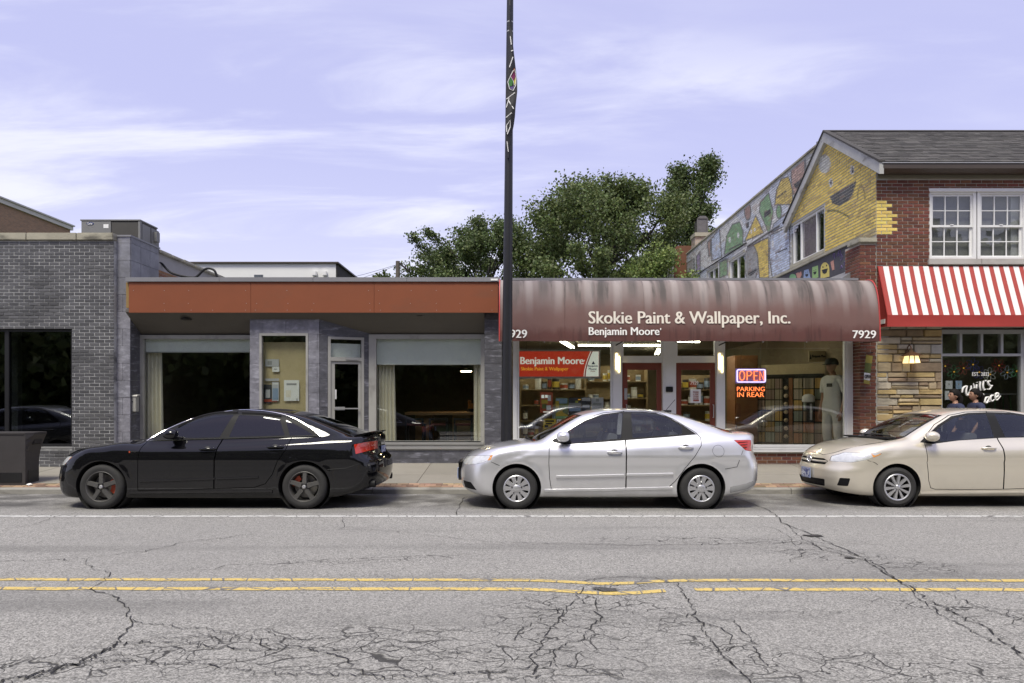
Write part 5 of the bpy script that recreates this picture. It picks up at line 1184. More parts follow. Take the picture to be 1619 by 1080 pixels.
M('logo_green', (.05, .19, .04), .6); M('logo_plum', (.20, .02, .08), .6); M('logo_yellow', (.5, .42, .05), .6); M('logo_violet', (.09, .05, .2), .6); M('logo_orange', (.38, .12, .03), .6)
on_banner('logo_field', [(.15, 540), (.35, 508), (.62, 535), (.5, 565), (.2, 565)], 'logo_green'); on_banner('logo_field', [(.38, 505), (.78, 470), (.85, 500), (.64, 532)], 'logo_plum'); on_banner('logo_field', [(.66, 535), (.87, 505), (.86, 540), (.75, 560)], 'logo_yellow'); on_banner('logo_field', [(.3, 570), (.55, 570), (.72, 562), (.6, 590), (.45, 588)], 'logo_violet'); on_banner('logo_field', [(.5, 490), (.8, 445), (.95, 460), (.78, 468)], 'logo_orange')
stroke('logo_outline', [(.1, 540), (.34, 504), (.62, 470), (.88, 455), (.93, 500), (.86, 560), (.62, 598), (.3, 585), (.1, 540)], .007, 'letter_white'); stroke('logo_line', [(.34, 506), (.64, 534), (.72, 562)], .005, 'letter_white')
stroke('letter_stroke', [(.05, 650), (.8, 612)], .010, 'letter_white'); stroke('letter_stroke', [(.05, 705), (.3, 648)], .010, 'letter_white'); stroke('letter_stroke', [(.22, 660), (.8, 720)], .011, 'letter_white'); stroke('letter_stroke', [(.05, 775), (.65, 748)], .010, 'letter_white')
stroke('letter_stroke', [(.1, 830), (.55, 795), (.6, 840), (.25, 885)], .009, 'letter_white'); stroke('letter_stroke', [(.1, 830), (.15, 870)], .009, 'letter_white'); stroke('letter_stroke', [(.2, 448), (.75, 380)], .009, 'letter_white'); stroke('letter_stroke', [(.5, 345), (.9, 335)], .009, 'letter_white'); stroke('letter_stroke', [(.4, 240), (.6, 300)], .007, 'letter_white'); stroke('letter_stroke', [(.2, 930), (.7, 1000)], .006, 'letter_white')
# litter bin
BDp = 12.0; M('bin_grey', (.040, .036, .036), .6, var=.1, scale=4, bump=.1, bscale=150); bn_ = thing('litter_bin', 'dark grey flared litter bin at the kerb in front of the brick building', 'bin', (U(-5, BDp), BDp + .3, walk_z(BDp + .3)))
xr0, xr1 = U(40, BDp), U(40, BDp) + .10; xl0 = xr0 - 1.0; zb, zt = walk_z(BDp), V(684, BDp)
def bsec(z, k): e = .16 * max(0, (z - zb - .35) / (zt - zb - .35)) ** 2; return [(xl0 - e, BDp), (xr0, BDp - .0), (xr0 - .05 + e, BDp + .1), (xr0 - .05 + e, BDp + .42), (xl0 - e, BDp + .42)]
m = MB(); zs_ = list(np.linspace(zb, zt - .035, 10))
for z in zs_: m.v += [(x, y, z) for x, y in bsec(z, 0)]
for i in range(9):
    for j in range(5): a = i * 5 + j; b = i * 5 + (j + 1) % 5; m.f.append((a, b, b + 5, a + 5))
m.f += [(4, 3, 2, 1, 0)]; m.build('body', 'bin_grey', bn_)
m = MB(); P = bsec(zt, 0); P = [(x + (.012 if x > -8 else -.012), y + (-.012 if y < BDp + .1 else .012)) for x, y in P]; m.prism(rounded(P, .03), 'z', zt - .033, zt); m.build('lid', 'bin_grey', bn_)
zz = V(696, BDp + .3); e_ = xr0 - .05 + .16 * ((zz - zb - .35) / (zt - zb - .35)) ** 2; m = MB(); m.box(e_ - .05, e_ + .012, BDp + .14, BDp + .38, zz - .07, zz + .06, bev=.02); m.build('opening', 'dark_inside', bn_)
for a, b in ((xl0 + .05, xr0 - .06),): boxo('vent_panel', (a, b, BDp - .006, BDp - .001, zb + .05, zb + .22), 'black_metal', bn_)
boxo('vent_panel', (xr0 - .047, xr0 - .044, BDp + .14, BDp + .4, zb + .05, zb + .24), 'black_metal', bn_)
m = MB(); bm = bmesh.new(); bmesh.ops.create_icosphere(bm, subdivisions=2, radius=1); r_ = random.Random(2)
for v in bm.verts: v.co = Vector((U(45, 11.95) + v.co.x * .055 * r_.uniform(.7, 1.2), 11.97 + v.co.y * .04 * r_.uniform(.6, 1.3), walk_z(11.97) + .022 + v.co.z * .02 * r_.uniform(.5, 1.3)))
bm.verts.index_update(); m.add([v.co[:] for v in bm.verts], [[v.index for v in f.verts] for f in bm.faces]); bm.free(); m.build('paper_litter', 'paper', label='crumpled white paper litter at the foot of the bin', cat='litter')
# mailbox, roof cables
md = 14.12; mx = thing('mailbox', 'small pale metal mailbox on the slate pier beside the curtain window', 'mailbox', (U(211, md), md, V(651, md)))
boxo('box', (U(203.5, md), U(217.5, md), md - .06, md + .06, V(651, md), V(627, md)), 'frame_grey', mx, bev=.008); MB().prism([(md - .075, V(627, md) + .004), (md + .06, V(627, md) + .004), (md + .06, V(623.5, md)), (md - .06, V(624.5, md))], 'x', U(203, md) - .005, U(219, md) + .01).build('lid', 'frame_grey', mx); m = MB(); m.cyl((U(212, md), md - .07, V(635, md)), (U(212, md), md - .059, V(635, md)), .012, n=10); m.build('lock', 'black_metal', mx)
cbp = [(250, 415, 15.2), (256, 417, 15.3), (262, 424, 15.3), (270, 431, 15.2), (285, 436, 15.2), (305, 439, 15.2), (313, 436, 15.2), (322, 427, 15.2), (330, 424.5, 15.2), (338, 427, 15.2), (342, 434, 15.2), (343, 440, 15.2)]
tag(MB().tube([(U(a, d), d, V(b, d)) for a, b, d in smooth_prof(cbp, 3)], .026, 7).build('roof_cable', 'plastic_black', smooth=60), 'thick black cable looping over the parapet above the orange fascia', 'cable')
tag(MB().tube([(U(a, 15.25), 15.25, V(b, 15.25)) for a, b in smooth_prof([(249, 416), (246, 424), (247, 433), (255, 438), (262, 440)], 4)], .012, 6).build('roof_cable', 'aluminium', smooth=60), 'thin pale cable hanging at the end of the sheet metal parapet', 'cable')
# ================================================================== behind the restaurant windows
def blind(label, a, b, y0, y1, d):
    m = MB(); n = 12; x0, x1 = U(a, d), U(b, d)
    for i in range(n + 1):
        x = x0 + (x1 - x0) * i / n
        for k in range(4): m.v.append((x, d + .006 * math.sin(i * 1.7 + k), V(y0, d) + (V(y1, d) - V(y0, d)) * k / 3))
    for i in range(n):
        for k in range(3): p = i * 4 + k; m.f.append((p, p + 4, p + 5, p + 1))
    t = thing('roller_blind', label, 'blind', ((x0 + x1) / 2, d, V(y1, d)), group='white roller blinds'); m.build('cloth', 'blind_white', t, smooth=60); MB().cyl((x0, d, V(y1, d)), (x1, d, V(y1, d)), .012, n=8).build('hem_bar', 'aluminium', t)
blind('half lowered white roller blind above the curtain left of the slate column', 228, 408, 535, 557, WD + .07); blind('deep white roller blind in the window right of the restaurant door', 596, 760, 535, 576.5, WD + .07)
def curtain(label, a, b, y0, y1, d, folds):
    m = MB(); n = folds * 10
    for i in range(n + 1):
        s = i / n
        for k in range(9): t = k / 8; x = U(a, d) + (U(b, d) - U(a, d)) * (s * (1 + .10 * t)); m.v.append((x, d + (.03 + .012 * t) * math.sin(s * folds * 2 * math.pi + .4 * t), V(y0, d) + (V(y1, d) - V(y0, d)) * t))
    for i in range(n):
        for k in range(8): p = i * 9 + k; m.f.append((p, p + 9, p + 10, p + 1))
    return m.build('curtain', 'curtain_cloth', smooth=70, label=label, cat='curtain', group='cream curtains')
dcu = WD + .18; curtain('cream curtain gathered at the window beside the mailbox', 230, 256, 553, 700, dcu, 4); curtain('cream curtain gathered left of the restaurant table', 596, 624, 573, 702, dcu, 5); curtain('narrow cream curtain right of the restaurant table', 749, 761, 573, 702, dcu, 2)
M('table_pine', (.42, .25, .10), .5, var=.2, scale=5); M('stool_red', (.10, .02, .015), .5); TD = 15.6
tb = thing('bar_table', 'high pine table in the restaurant window', 'table', (U(700, TD), TD + .4, .22)); z1 = V(652, TD)
boxo('table_top', (U(640, TD), U(768, TD), TD, TD + .8, z1 - .06, z1), 'table_pine', tb)
for a in (668, 728): boxo('leg_panel', (U(a - 14, TD), U(a + 14, TD), TD + .25, TD + .5, .22, z1 - .062), 'table_pine', tb)
for k, (a, lb) in enumerate(((655, 'leftmost'), (693, 'middle'), (732, 'rightmost'))):
    d = TD - .35; st = thing('bar_stool', lb + ' of the three dark bar stools at the restaurant table', 'stool', (U(a, d), d + .2, .22), group='bar stools at the window table'); zs_ = V(671, d)
    for sx in (-1, 1):
        for sy in (0, 1): m = MB(); m.box(U(a, d) + sx * .19 - .02, U(a, d) + sx * .19 + .02, d + sy * .36 - .02, d + sy * .36 + .02, .22, zs_ + (.14 if not sy else 0)); m.build('leg', 'black_metal', st)
    boxo('seat', (U(a, d) - .17, U(a, d) + .17, d - .01, d + .38, zs_ - .03, zs_ + .02), 'stool_red', st, bev=.01); boxo('backrest', (U(a, d) - .17, U(a, d) + .17, d - .018, d + .018, zs_ + .09, zs_ + .14), 'black_metal', st); boxo('footrest', (U(a, d) - .17, U(a, d) + .17, d - .012, d + .012, .5, .53), 'black_metal', st)
pl = thing('pendant_lamp', 'small warm pendant lamp lit above the pine table', 'lamp', (U(737, 16.6), 16.6, V(588, 16.6))); MB().lathe([(.03, .0), (.16, -.03), (.17, -.05), (.15, -.05)], 16, (U(737, 16.6), 16.6, V(588, 16.6) + .07)).build('shade', 'black_metal', pl, smooth=40); MB().lathe([(.0001, 0), (.13, .005), (.13, .02), (.0001, .025)], 16, (U(737, 16.6), 16.6, V(588, 16.6))).build('bulb', M('lamp_warm', (1, .8, .5), .5, emit=(1, .75, .42), estr=45, var=0), pl); MB().cyl((U(737, 16.6), 16.6, V(588, 16.6) + .07), (U(737, 16.6), 16.6, 3.29), .006, n=5).build('cord', 'black_metal', pl)
m = MB(); fx = U(745, TD)
for k in range(7): m.lathe([(.0001, -.04), (.03, -.03), (.04, 0), (.03, .03), (.0001, .04)], 10, (fx + .05 * (k % 3) - .05, TD + .2, z1 + .1 + .07 * (k // 3)))
fb_ = thing('fruit_bowl', 'bowl of oranges on the pine table', 'bowl', (fx, TD + .2, z1)); m.build('fruit', M('fruit_orange', (.5, .2, .03), .5), fb_, smooth=60); m = MB(); m.lathe([(.03, 0), (.09, .03), (.12, .08), (.115, .085), (.085, .04)], 16, (fx, TD + .2, z1 + .001)); m.build('bowl', 'black_metal', fb_, smooth=50)
# notices in the small column window
def notice(name, label, a, b, y0, y1, d, mat, cat='poster', parts=(), group=None):
    t = thing(name, label, cat, ((U(a, d) + U(b, d)) / 2, d, V(y1, d)), group=group); boxo('sheet', (U(a, d), U(b, d), d, d + .004, V(y1, d), V(y0, d)), mat, t)
    for k, (nm, pa, pb, py0, py1, pm) in enumerate(parts): boxo(nm, (U(pa, d), U(pb, d), d - .002 - .0006 * k, d - .0012 - .0006 * k, V(py1, d), V(py0, d)), pm, t)
    return t
M('ink_grey', (.30, .30, .30), .8); M('poster_grey', (.48, .48, .50), .7); M('poster_dark', (.05, .05, .06), .5, var=.3, scale=10); M('poster_red', (.36, .07, .04), .6, var=.15, scale=12); M('poster_blue', (.25, .33, .46), .6)
nd = FD + .13
notice('notice', 'white notice with grey heading lower right in the column window', 449, 473, 601, 634, nd, 'paper', 'notice', [('heading', 453, 469, 606, 609, 'ink_grey'), ('picture', 452, 460, 617, 628, 'curtain_cloth'), ('stamp', 468, 471, 630, 634, 'poster_grey')])
notice('notice', 'small white card upper left in the column window', 430.5, 441.5, 580, 588, nd, 'paper', 'notice', [('line', 433, 438, 583, 584.5, 'ink_grey')]); notice('notice', 'faded white sheet topmost in the column window', 419.5, 441, 568, 579.5, nd + .01, 'poster_grey', 'notice', [('line', 423, 430, 571, 577, 'ink_grey')])
notice('notice', 'grey leaflet beside the dark poster in the column window', 430, 441, 604, 634, nd, 'poster_grey', 'notice', [('line', 431, 440, 606, 608, 'paper'), ('block', 431, 440, 614, 632, 'poster_blue')]); notice('notice', 'wide lilac strip notice in the column window', 419, 441, 598.5, 602.5, nd, 'poster_grey', 'notice')
notice('poster', 'dark poster with red foot in the column window', 417, 429.5, 608, 638, nd + .008, 'poster_dark', 'poster', [('figure', 420, 427, 616, 629, 'poster_grey'), ('foot', 417, 438, 631.5, 635.5, 'poster_red')])
# ================================================================== in the paint shop window
GD = SD + .06
M('sign_red', (.38, .035, .018), .5, var=.05, emit=(.38, .03, .012), estr=.5); M('sign_white', (.72, .74, .68), .5, var=.02, emit=(.75, .78, .7), estr=.4); M('letter_yellow', (.75, .42, .05), .5, var=0, emit=(.75, .38, .03), estr=.4); M('sign_navy', (.02, .03, .09), .5)
sg_ = thing('window_sign', 'red hanging sign with white and yellow lettering inside the left shop window', 'sign', (U(884, GD), GD, V(598, GD))); ps_ = lambda a: U(a, GD); pv = lambda b: V(b, GD)
boxo('frame', (ps_(818), ps_(949.5), GD + .003, GD + .10, pv(598.5), pv(552.5)), 'aluminium', sg_, bev=.006); boxo('face', (ps_(821), ps_(947), GD, GD + .0025, pv(595.5), pv(555.5)), 'sign_red', sg_)
arc = [(926 + 9 * (t - .5) ** 2 * 0 + (935.5 - 924.5) * (1 - t) ** 1.7, 555.7 + 39.6 * t) for t in np.linspace(0, 1, 10)]
MB().prism([(ps_(a), pv(b)) for a, b in arc] + [(ps_(946.6), pv(595.3)), (ps_(946.6), pv(555.7))], 'y', GD - .002, GD - .0006).build('white_field', 'sign_white', sg_)
m = MB(); m.tube([(ps_(a) - .012, GD - .002, pv(b)) for a, b in arc], .006, 4); m.build('navy_rule', 'sign_navy', sg_); m = MB(); m.tube([(ps_(a) - .035, GD - .002, pv(b)) for a, b in arc], .008, 4); m.build('white_rule', 'sign_white', sg_)
sign_text('lettering', 'Benjamin Moore', ps_(823), ps_(922.5), pv(579.5), pv(564.5), GD - .001, 'sign_white', sg_, .022); sign_text('lettering', 'Skokie Paint & Wallpaper', ps_(824), ps_(898.5), pv(587.5), pv(580.3), GD - .001, 'letter_yellow', sg_, .015); sign_text('lettering', "'", ps_(923.5), ps_(924.5), pv(571.5), pv(569), GD - .001, 'sign_white', sg_)
MB().prism([(ps_(935), pv(576)), (ps_(941), pv(576)), (ps_(938), pv(571))], 'y', GD - .005, GD - .0035).build('triangle_mark', 'sign_navy', sg_)
for s, a, b, y0, y1 in (('Benjamin', 929.5, 945, 577, 581), ('Moore', 931, 943, 581.5, 585.3), ('Paints', 934, 941, 586, 588)): sign_text('lettering', s, ps_(a), ps_(b), pv(y1), pv(y0), GD - .003, 'sign_navy' if y0 < 586 else 'poster_red', sg_, .02)
for a in (832, 935): MB().cyl((ps_(a), GD + .05, pv(553)), (ps_(a), GD + .05, 3.2), .004, n=5).build('hanging_wire', 'black_metal', sg_)
M('poster_orange', (.46, .10, .04), .6, var=.1); M('poster_yellow', (.55, .40, .05), .6, var=.12, scale=9); M('poster_sky', (.22, .32, .42), .6, var=.1); M('poster_field', (.40, .42, .06), .6, var=.1, scale=9); M('poster_wood', (.16, .20, .06), .7, var=.3, scale=12)
gp = SD + .03
notice('poster', 'orange community poster with round pictures in the left shop window', 854, 874, 620, 653, gp, 'poster_orange', parts=[('disc', 856, 860.5, 624.5, 629.5, 'sign_white'), ('disc', 862, 866, 624.5, 629, 'sign_white'), ('card', 866, 871, 625, 634, 'paper'), ('scene', 856, 866, 632, 638, 'poster_yellow'), ('scene', 857, 864, 639, 646, 'poster_wood'), ('card', 864, 871, 641, 649, 'paper'), ('foot', 859, 869, 650.5, 652, 'sign_white')])
p_ = notice('poster', 'landscape poster with winding yellow road in the left shop window', 878, 898, 629, 662, gp, 'poster_wood', parts=[('sky', 879, 897, 630, 638, 'poster_sky'), ('meadow', 878.5, 884, 634, 645, 'poster_yellow'), ('grass', 879, 897.5, 658, 661.5, 'face_green')])
MB().prism([(U(a, gp), V(b, gp)) for a, b in ((879, 658), (879, 654), (884, 649), (891, 646), (893, 646), (889, 649), (890, 652), (897.5, 656), (897.5, 658))], 'y', gp - .005, gp - .0045).build('road_picture', 'poster_yellow', p_)
notice('poster', 'dark night scene poster with pale moon in the left shop window', 899, 919, 629, 660, gp, 'poster_dark', parts=[('moon', 909.5, 914, 633.5, 638, 'poster_field'), ('hills', 899.5, 918.5, 637, 642, 'ink_grey'), ('tag', 914, 918, 631, 632.5, 'letter_yellow'), ('street', 900, 918, 645, 650, 'poster_blue')]); notice('poster', 'narrow grey street scene poster in the left shop window', 919.5, 934, 628, 652, gp + .006, 'poster_dark', parts=[('sky', 920, 933.5, 629, 634, 'poster_grey'), ('car', 921, 932, 640, 644, 'poster_grey')])
notice('poster', 'pale ornate certificate poster in the left shop window', 935, 954, 628.5, 652, gp, 'poster_grey', parts=[('crest', 942, 947, 631, 635, 'ink_grey'), ('text_block', 938, 951, 637, 641, 'ink_grey'), ('text_block', 938, 951, 643, 646, 'ink_grey')]); notice('poster', 'yellow printed poster low in the left shop window behind the silver car', 859, 879, 662, 682, gp, 'poster_yellow', parts=[('title', 862, 876, 664.5, 667, 'letter_black'), ('title', 863, 873, 669, 671, 'letter_black'), ('blot', 861, 867, 672, 676, 'letter_black')])
notice('notice', 'white card low in the left shop window beside the yellow poster', 880.5, 890, 663, 670, gp, 'paper', 'notice', [('line', 882, 888, 665, 668, 'sign_navy')])
ns_ = notice('notice', 'white door notice with red arrow on the right hand red door', 1091.5, 1108, 615.5, 637, SD - .02, 'paper', 'notice', [('arrow', 1096, 1105, 632.5, 634.5, 'poster_red')])
for k, s in enumerate(('PLEASE', 'USE', 'OTHER', 'DOOR')): sign_text('lettering', s, U(1095.5, SD), U(1104, SD), V(621.5 + 3.6 * k, SD), V(618.8 + 3.6 * k, SD), SD - .022, 'poster_red', ns_, .02)
# neon signs
M('neon_orange', (.9, .25, .08), .4, emit=(1, .22, .06), estr=1.7, var=0); M('neon_violet', (.7, .65, .95), .4, emit=(.62, .55, 1), estr=1.6, var=0); M('neon_back', (.30, .24, .46), .4, var=.05); ND = SD + .10
nu = lambda a: U(a, ND); nv_ = lambda b: V(b, ND)
nn_ = thing('neon_sign', 'lit neon OPEN sign with violet border in the right shop window', 'neon sign', (nu(1187), ND, nv_(606))); boxo('back_panel', (nu(1163.5), nu(1212), ND + .03, ND + .05, nv_(606), nv_(582.5)), 'neon_back', nn_)
MB().tube([(nu(a), ND, nv_(b)) for a, b in rounded([(1165.5, 584.5), (1210, 584.5), (1210, 604), (1165.5, 604)], 2.5)] , .013, 6, closed=True).build('border_tube', 'neon_violet', nn_, smooth=60)
O_ = [(1173 + 4 * math.cos(t), 594 + 7.3 * math.sin(t)) for t in np.linspace(0, 2 * math.pi, 17)[:-1]]
for P, cl in ((O_, True), ([(1181, 601.5), (1181, 587), (1186, 587), (1188.5, 590), (1186, 594), (1181.5, 594)], False), ([(1198, 587), (1192, 587), (1192, 601.5), (1198, 601.5)], False), ([(1192, 594), (1197, 594)], False), ([(1201, 601.5), (1201, 587), (1207.5, 601.5), (1207.5, 587)], False)): MB().tube([(nu(a), ND - .01, nv_(b)) for a, b in P], .011, 6, closed=cl).build('letter_tube', 'neon_orange', nn_, smooth=60)
for a in (1172, 1203): MB().cyl((nu(a), ND + .03, nv_(583)), (nu(a + 1), ND + .03, 3.2), .004, n=5).build('hanging_wire', 'black_metal', nn_)
pk = thing('neon_sign', 'lit orange PARKING IN REAR sign hanging below the OPEN neon', 'neon sign', (nu(1187), ND, nv_(628))); boxo('back_panel', (nu(1164), nu(1211), ND + .02, ND + .035, nv_(628.5), nv_(609.5)), 'letter_black', pk)
sign_text('lettering', 'PARKING', nu(1165.5), nu(1209.5), nv_(618.6), nv_(611.5), ND + .02, 'neon_orange', pk, .01, .006); sign_text('lettering', 'IN REAR', nu(1166), nu(1208.5), nv_(627.6), nv_(620.3), ND + .02, 'neon_orange', pk, .01, .006)
# fluorescent tubes under the shop ceiling
M('tube_light', (1, 1, 1), .5, emit=(1, .93, .72), estr=17, var=0); M('fitting_grey', (.2, .19, .16), .6)
for k, (x, y, l, rz, lb) in enumerate(((1.5, 18.6, 2.4, 78, 'fluorescent batten high in the middle of the left shop window'), (.35, 16.4, 1.2, 62, 'slanted fluorescent batten near the pole end of the left shop window'), (2.2, 16.6, 1.2, 40, 'slanted fluorescent batten above the left post light'), (3.05, 19.0, 2.4, 0, 'fluorescent batten behind the left transom'), (3.9, 16.2, 1.2, 25, 'near fluorescent batten behind the right transom'), (4.3, 17.6, 1.2, 20, 'far fluorescent batten behind the right transom'), (5.2, 16.1, 1.6, 24, 'long fluorescent batten at the top of the right shop window'), (4.6, 21.5, 2.4, 80, 'rearmost fluorescent batten of the paint shop'))):
    t = thing('ceiling_light', lb, 'ceiling light', (x, y, 3.0), R(rz), 'lit fluorescent battens in the paint shop'); m = MB(); m.box(-l / 2, l / 2, -.07, .07, .10, .215); m.build('fitting', 'fitting_grey', t, world=False)
    for s in (-1, 1): m = MB(); m.cyl((-l / 2, s * .045, .07), (l / 2, s * .045, .07), .02, n=8); m.build('tube', 'tube_light', t, world=False, smooth=60)
# post lights
M('warm_tube', (1, .9, .6), .5, emit=(1, .78, .36), estr=5, var=0)
for a, lb in ((975, 'pair of lit vertical tube lights on the post left of the doors'), (1138, 'pair of lit vertical tube lights on the post right of the doors')):
    d = SD - .09; t = thing('wall_light', lb, 'wall light', (U(a, d), d, V(588, d)), group='lit tube lights on the shop posts')
    for k, (dx, y0, y1) in enumerate(((-.2, 559, 584), (3.9, 563.5, 588.5))): MB().cyl((U(a + dx, d), d, V(y1, d)), (U(a + dx, d), d, V(y0, d)), .014, n=8).build('tube', 'warm_tube', t, smooth=60)
    boxo('back_plate', (U(a, d) - .04, U(a, d) + .09, d + .016, d + .029, V(592, d), V(556, d)), 'white_paint', t); MB().tube([(U(a - 1, d), d + .01, V(546, d)), (U(a + 9, d), d - .25, V(540, d)), ], .012, 6).build('bracket_arm', 'black_metal', t)
boxo('keypad', (U(1051.5, SD), U(1062.5, SD), SD - .10, SD - .062, V(620, SD), V(611.5, SD)), 'plastic_black', bev=.008, label='small black keypad box on the white post between the red doors', cat='keypad')
# shelving, counters, colour display
M('shelf_tan', (.30, .22, .12), .7, var=.1); M('can_white', (.6, .6, .58), .4, var=.05, rnd=.25); M('can_dark', (.07, .06, .06), .5, rnd=.5)
ORD = ('first', 'second', 'third', 'fourth', 'fifth', 'sixth', 'seventh', 'eighth', 'ninth', 'tenth', 'eleventh')
def shelf_unit(label, x0, x1, y, z0, z1, n, seed, depth=.4):
    t = thing('shelf_unit', label, 'shelves', ((x0 + x1) / 2, y, .2)); r_ = random.Random(seed)
    for s in (x0, x1 - .03): boxo('side_panel', (s, s + .03, y, y + depth, z0, z1), 'shelf_tan', t)
    boxo('back_panel', (x0 + .031, x1 - .031, y + depth - .02, y + depth, z0, z1), 'shelf_tan', t)
    for k in range(n):
        z = z0 + (z1 - z0) * k / n; boxo('shelf', (x0 + .031, x1 - .031, y + .002, y + depth - .021, z, z + .025), 'shelf_tan', t); x = x0 + .08; nth = -1
        while x < x1 - .22:
            w = r_.uniform(.09, .2); h = r_.uniform(.1, (z1 - z0) / n - .06)
            if r_.random() < .55:
                nth += 1; tin_, band_ = r_.choice(('can_white', 'can_dark', 'can_white')), r_.choice(('poster_red', 'poster_blue', 'paper', 'poster_yellow')); c = thing('paint_can', '%s can, %s band, %s on the %s shelf %s' % ({'can_white': 'white', 'can_dark': 'dark'}[tin_], {'poster_red': 'red', 'poster_blue': 'blue', 'paper': 'white', 'poster_yellow': 'yellow'}[band_], ORD[nth], ('bottom', 'second', 'third', 'fourth', 'top')[k], label[12:]), 'can', (x + w / 2, y + .15, z + .026), group='goods on ' + label); m = MB(); m.lathe([(.0001, 0), (w / 2, 0), (w / 2, h * .94), (w / 2 + .005, h * .95), (w / 2 + .005, h), (.0001, h)], 12); m.build('tin', tin_, c, smooth=40, world=False); m = MB(); m.lathe([(w / 2 + .0015, h * .2), (w / 2 + .0015, h * .75)], 12); m.build('label_band', band_, c, world=False)
            x += w + .02
    return t
shelf_unit('tan shelves behind the left red door', 2.0, 3.7, 18.6, .2, 2.5, 5, 1); shelf_unit('tan shelves behind the right red door', 3.8, 5.2, 17.4, .2, 2.2, 5, 2); shelf_unit('tan shelves deep in the left shop window', .2, 1.9, 17.4, .2, 2.2, 5, 4)
M('counter_grey', (.34, .32, .27), .6, var=.06); M('cab_wood', (.28, .12, .045), .5, var=.12, scale=4)
cw = thing('wooden_cabinet', 'tall brown wooden cabinet behind the OPEN neon', 'cabinet', (U(1185, 16.2), 16.4, .2)); boxo('carcass', (U(1162, 16.2), U(1198, 16.2), 16.2, 16.8, .2, V(562, 16.2)), 'cab_wood', cw); boxo('door_panel', (U(1164, 16.2), U(1196, 16.2), 16.17, 16.198, .25, V(566, 16.2)), 'cab_wood', cw)
# colour-card rack, standing at an angle to the window
RA = Vector((U(1196, 16.3), 16.3, 0)); RB = Vector((U(1304, 15.3), 15.3, 0)); rv = RB - RA; rl = rv.length; ang = math.atan2(rv.y, rv.x)
rk = thing('colour_card_rack', 'angled rack of paint colour cards in the right shop window', 'display rack', (RA.x, RA.y, .2), ang); zr0, zr1 = .55, V(598, 15.9)
def lb_(nm, x0, x1, y0, y1, z0, z1, mat, par=rk): m = MB(); m.box(x0, x1, y0, y1, z0 - .2, z1 - .2); return m.build(nm, mat, par, world=False)
lb_('back_board', 0, rl, .03, .06, zr0 - .1, zr1 + .05, 'letter_black'); lb_('header_board', 0, rl, -.02, .029, zr1 + .09, zr1 + .32, 'tan_sheet'); lb_('header_rule', 0, rl, -.03, -.021, zr1 + .05, zr1 + .085, 'letter_black')
rr_ = random.Random(9); cards = {}
def card_mat(i, j):
    hue = [(.55, .36, .12), (.50, .22, .10), (.42, .36, .24), (.30, .33, .26), (.38, .30, .18), (.46, .40, .30), (.30, .22, .14), (.40, .28, .22)][(i * 3 + j * 5) % 8]; k = rr_.uniform(.7, 1.15); key = 'card_%d_%d' % (i, j)
    m = M(key, tuple(c * k for c in hue), .6, var=0); nt = m.node_tree; N = nt.nodes.new; L = nt.links.new; tc = N('ShaderNodeTexCoord'); s = N('ShaderNodeSeparateXYZ'); L(tc.outputs['Object'], s.inputs[0]); a = N('ShaderNodeMath'); a.operation = 'MULTIPLY'; a.inputs[1].default_value = 34; L(s.outputs[0], a.inputs[0]); f = N('ShaderNodeMath'); f.operation = 'FLOOR'; L(a.outputs[0], f.inputs[0]); w = N('ShaderNodeTexWhiteNoise'); w.noise_dimensions = '1D'; L(f.outputs[0], w.inputs['W'])
    mr = N('ShaderNodeMapRange'); mr.inputs[3].default_value = .45; mr.inputs[4].default_value = 1.35; L(w.outputs[0], mr.inputs[0]); v = N('ShaderNodeVectorMath'); v.operation = 'SCALE'; v.inputs[0].default_value = tuple(c * k for c in hue); L(mr.outputs[0], v.inputs['Scale']); L(v.outputs[0], nt.nodes['Principled BSDF'].inputs['Base Color']); return key
cols_ = [(.02, .20), (.21, .43), (.44, .62), (.86, 1.06), (1.07, 1.32), (1.33, rl - .02)]; nr_ = 6
for i, (a, b) in enumerate(cols_):
    if b < a: continue
    for j in range(nr_): h = (zr1 - zr0) / nr_; lb_('card_pocket', a + .01, b - .01, -.012, .02, zr0 + j * h + .012, zr0 + (j + 1) * h - .012, card_mat(i, j))
M('sample_ball', (.6, .48, .32), .4)
for j in range(7): m = MB(); m.lathe([(.0001, -.05), (.035, -.035), (.05, 0), (.035, .035), (.0001, .05)], 12, (.70, -.03, zr0 - .2 + .16 + j * (zr1 - zr0 - .2) / 7)); m.build('sample_pot', 'sample_ball', rk, smooth=60, world=False)
lb_('divider', .76, .84, -.02, .02, zr0, zr1, 'cab_wood'); lb_('brochure_holder', 1.16, 1.30, -.05, -.013, zr0 + .5, zr0 + .95, 'letter_black'); lb_('brochure', 1.24, 1.29, -.056, -.0505, zr0 + .55, zr0 + .92, 'poster_grey'); m = MB(); m.lathe([(.12, 0), (.14, .02), (.13, .12), (.08, .17), (.0001, .18)], 16, (1.24, -.16, zr0 + .96 - .2)); m.build('painters_cap', 'paper', rk, smooth=60, world=False)
bs = thing('display_counter', 'low grey counter with dark top under the colour cards', 'counter', (RA.x, RA.y, .2), ang)
for k in range(5): w = (rl + .1) / 5; lb_('drawer_front', k * w + .006, (k + 1) * w - .006, -.62, -.6, .24, .50, 'counter_grey', bs)
lb_('carcass', 0, rl + .1, -.598, .0, .21, .505, 'letter_black', bs); lb_('worktop', -.02, rl + .12, -.64, .0, .507, .545, 'letter_black', bs)
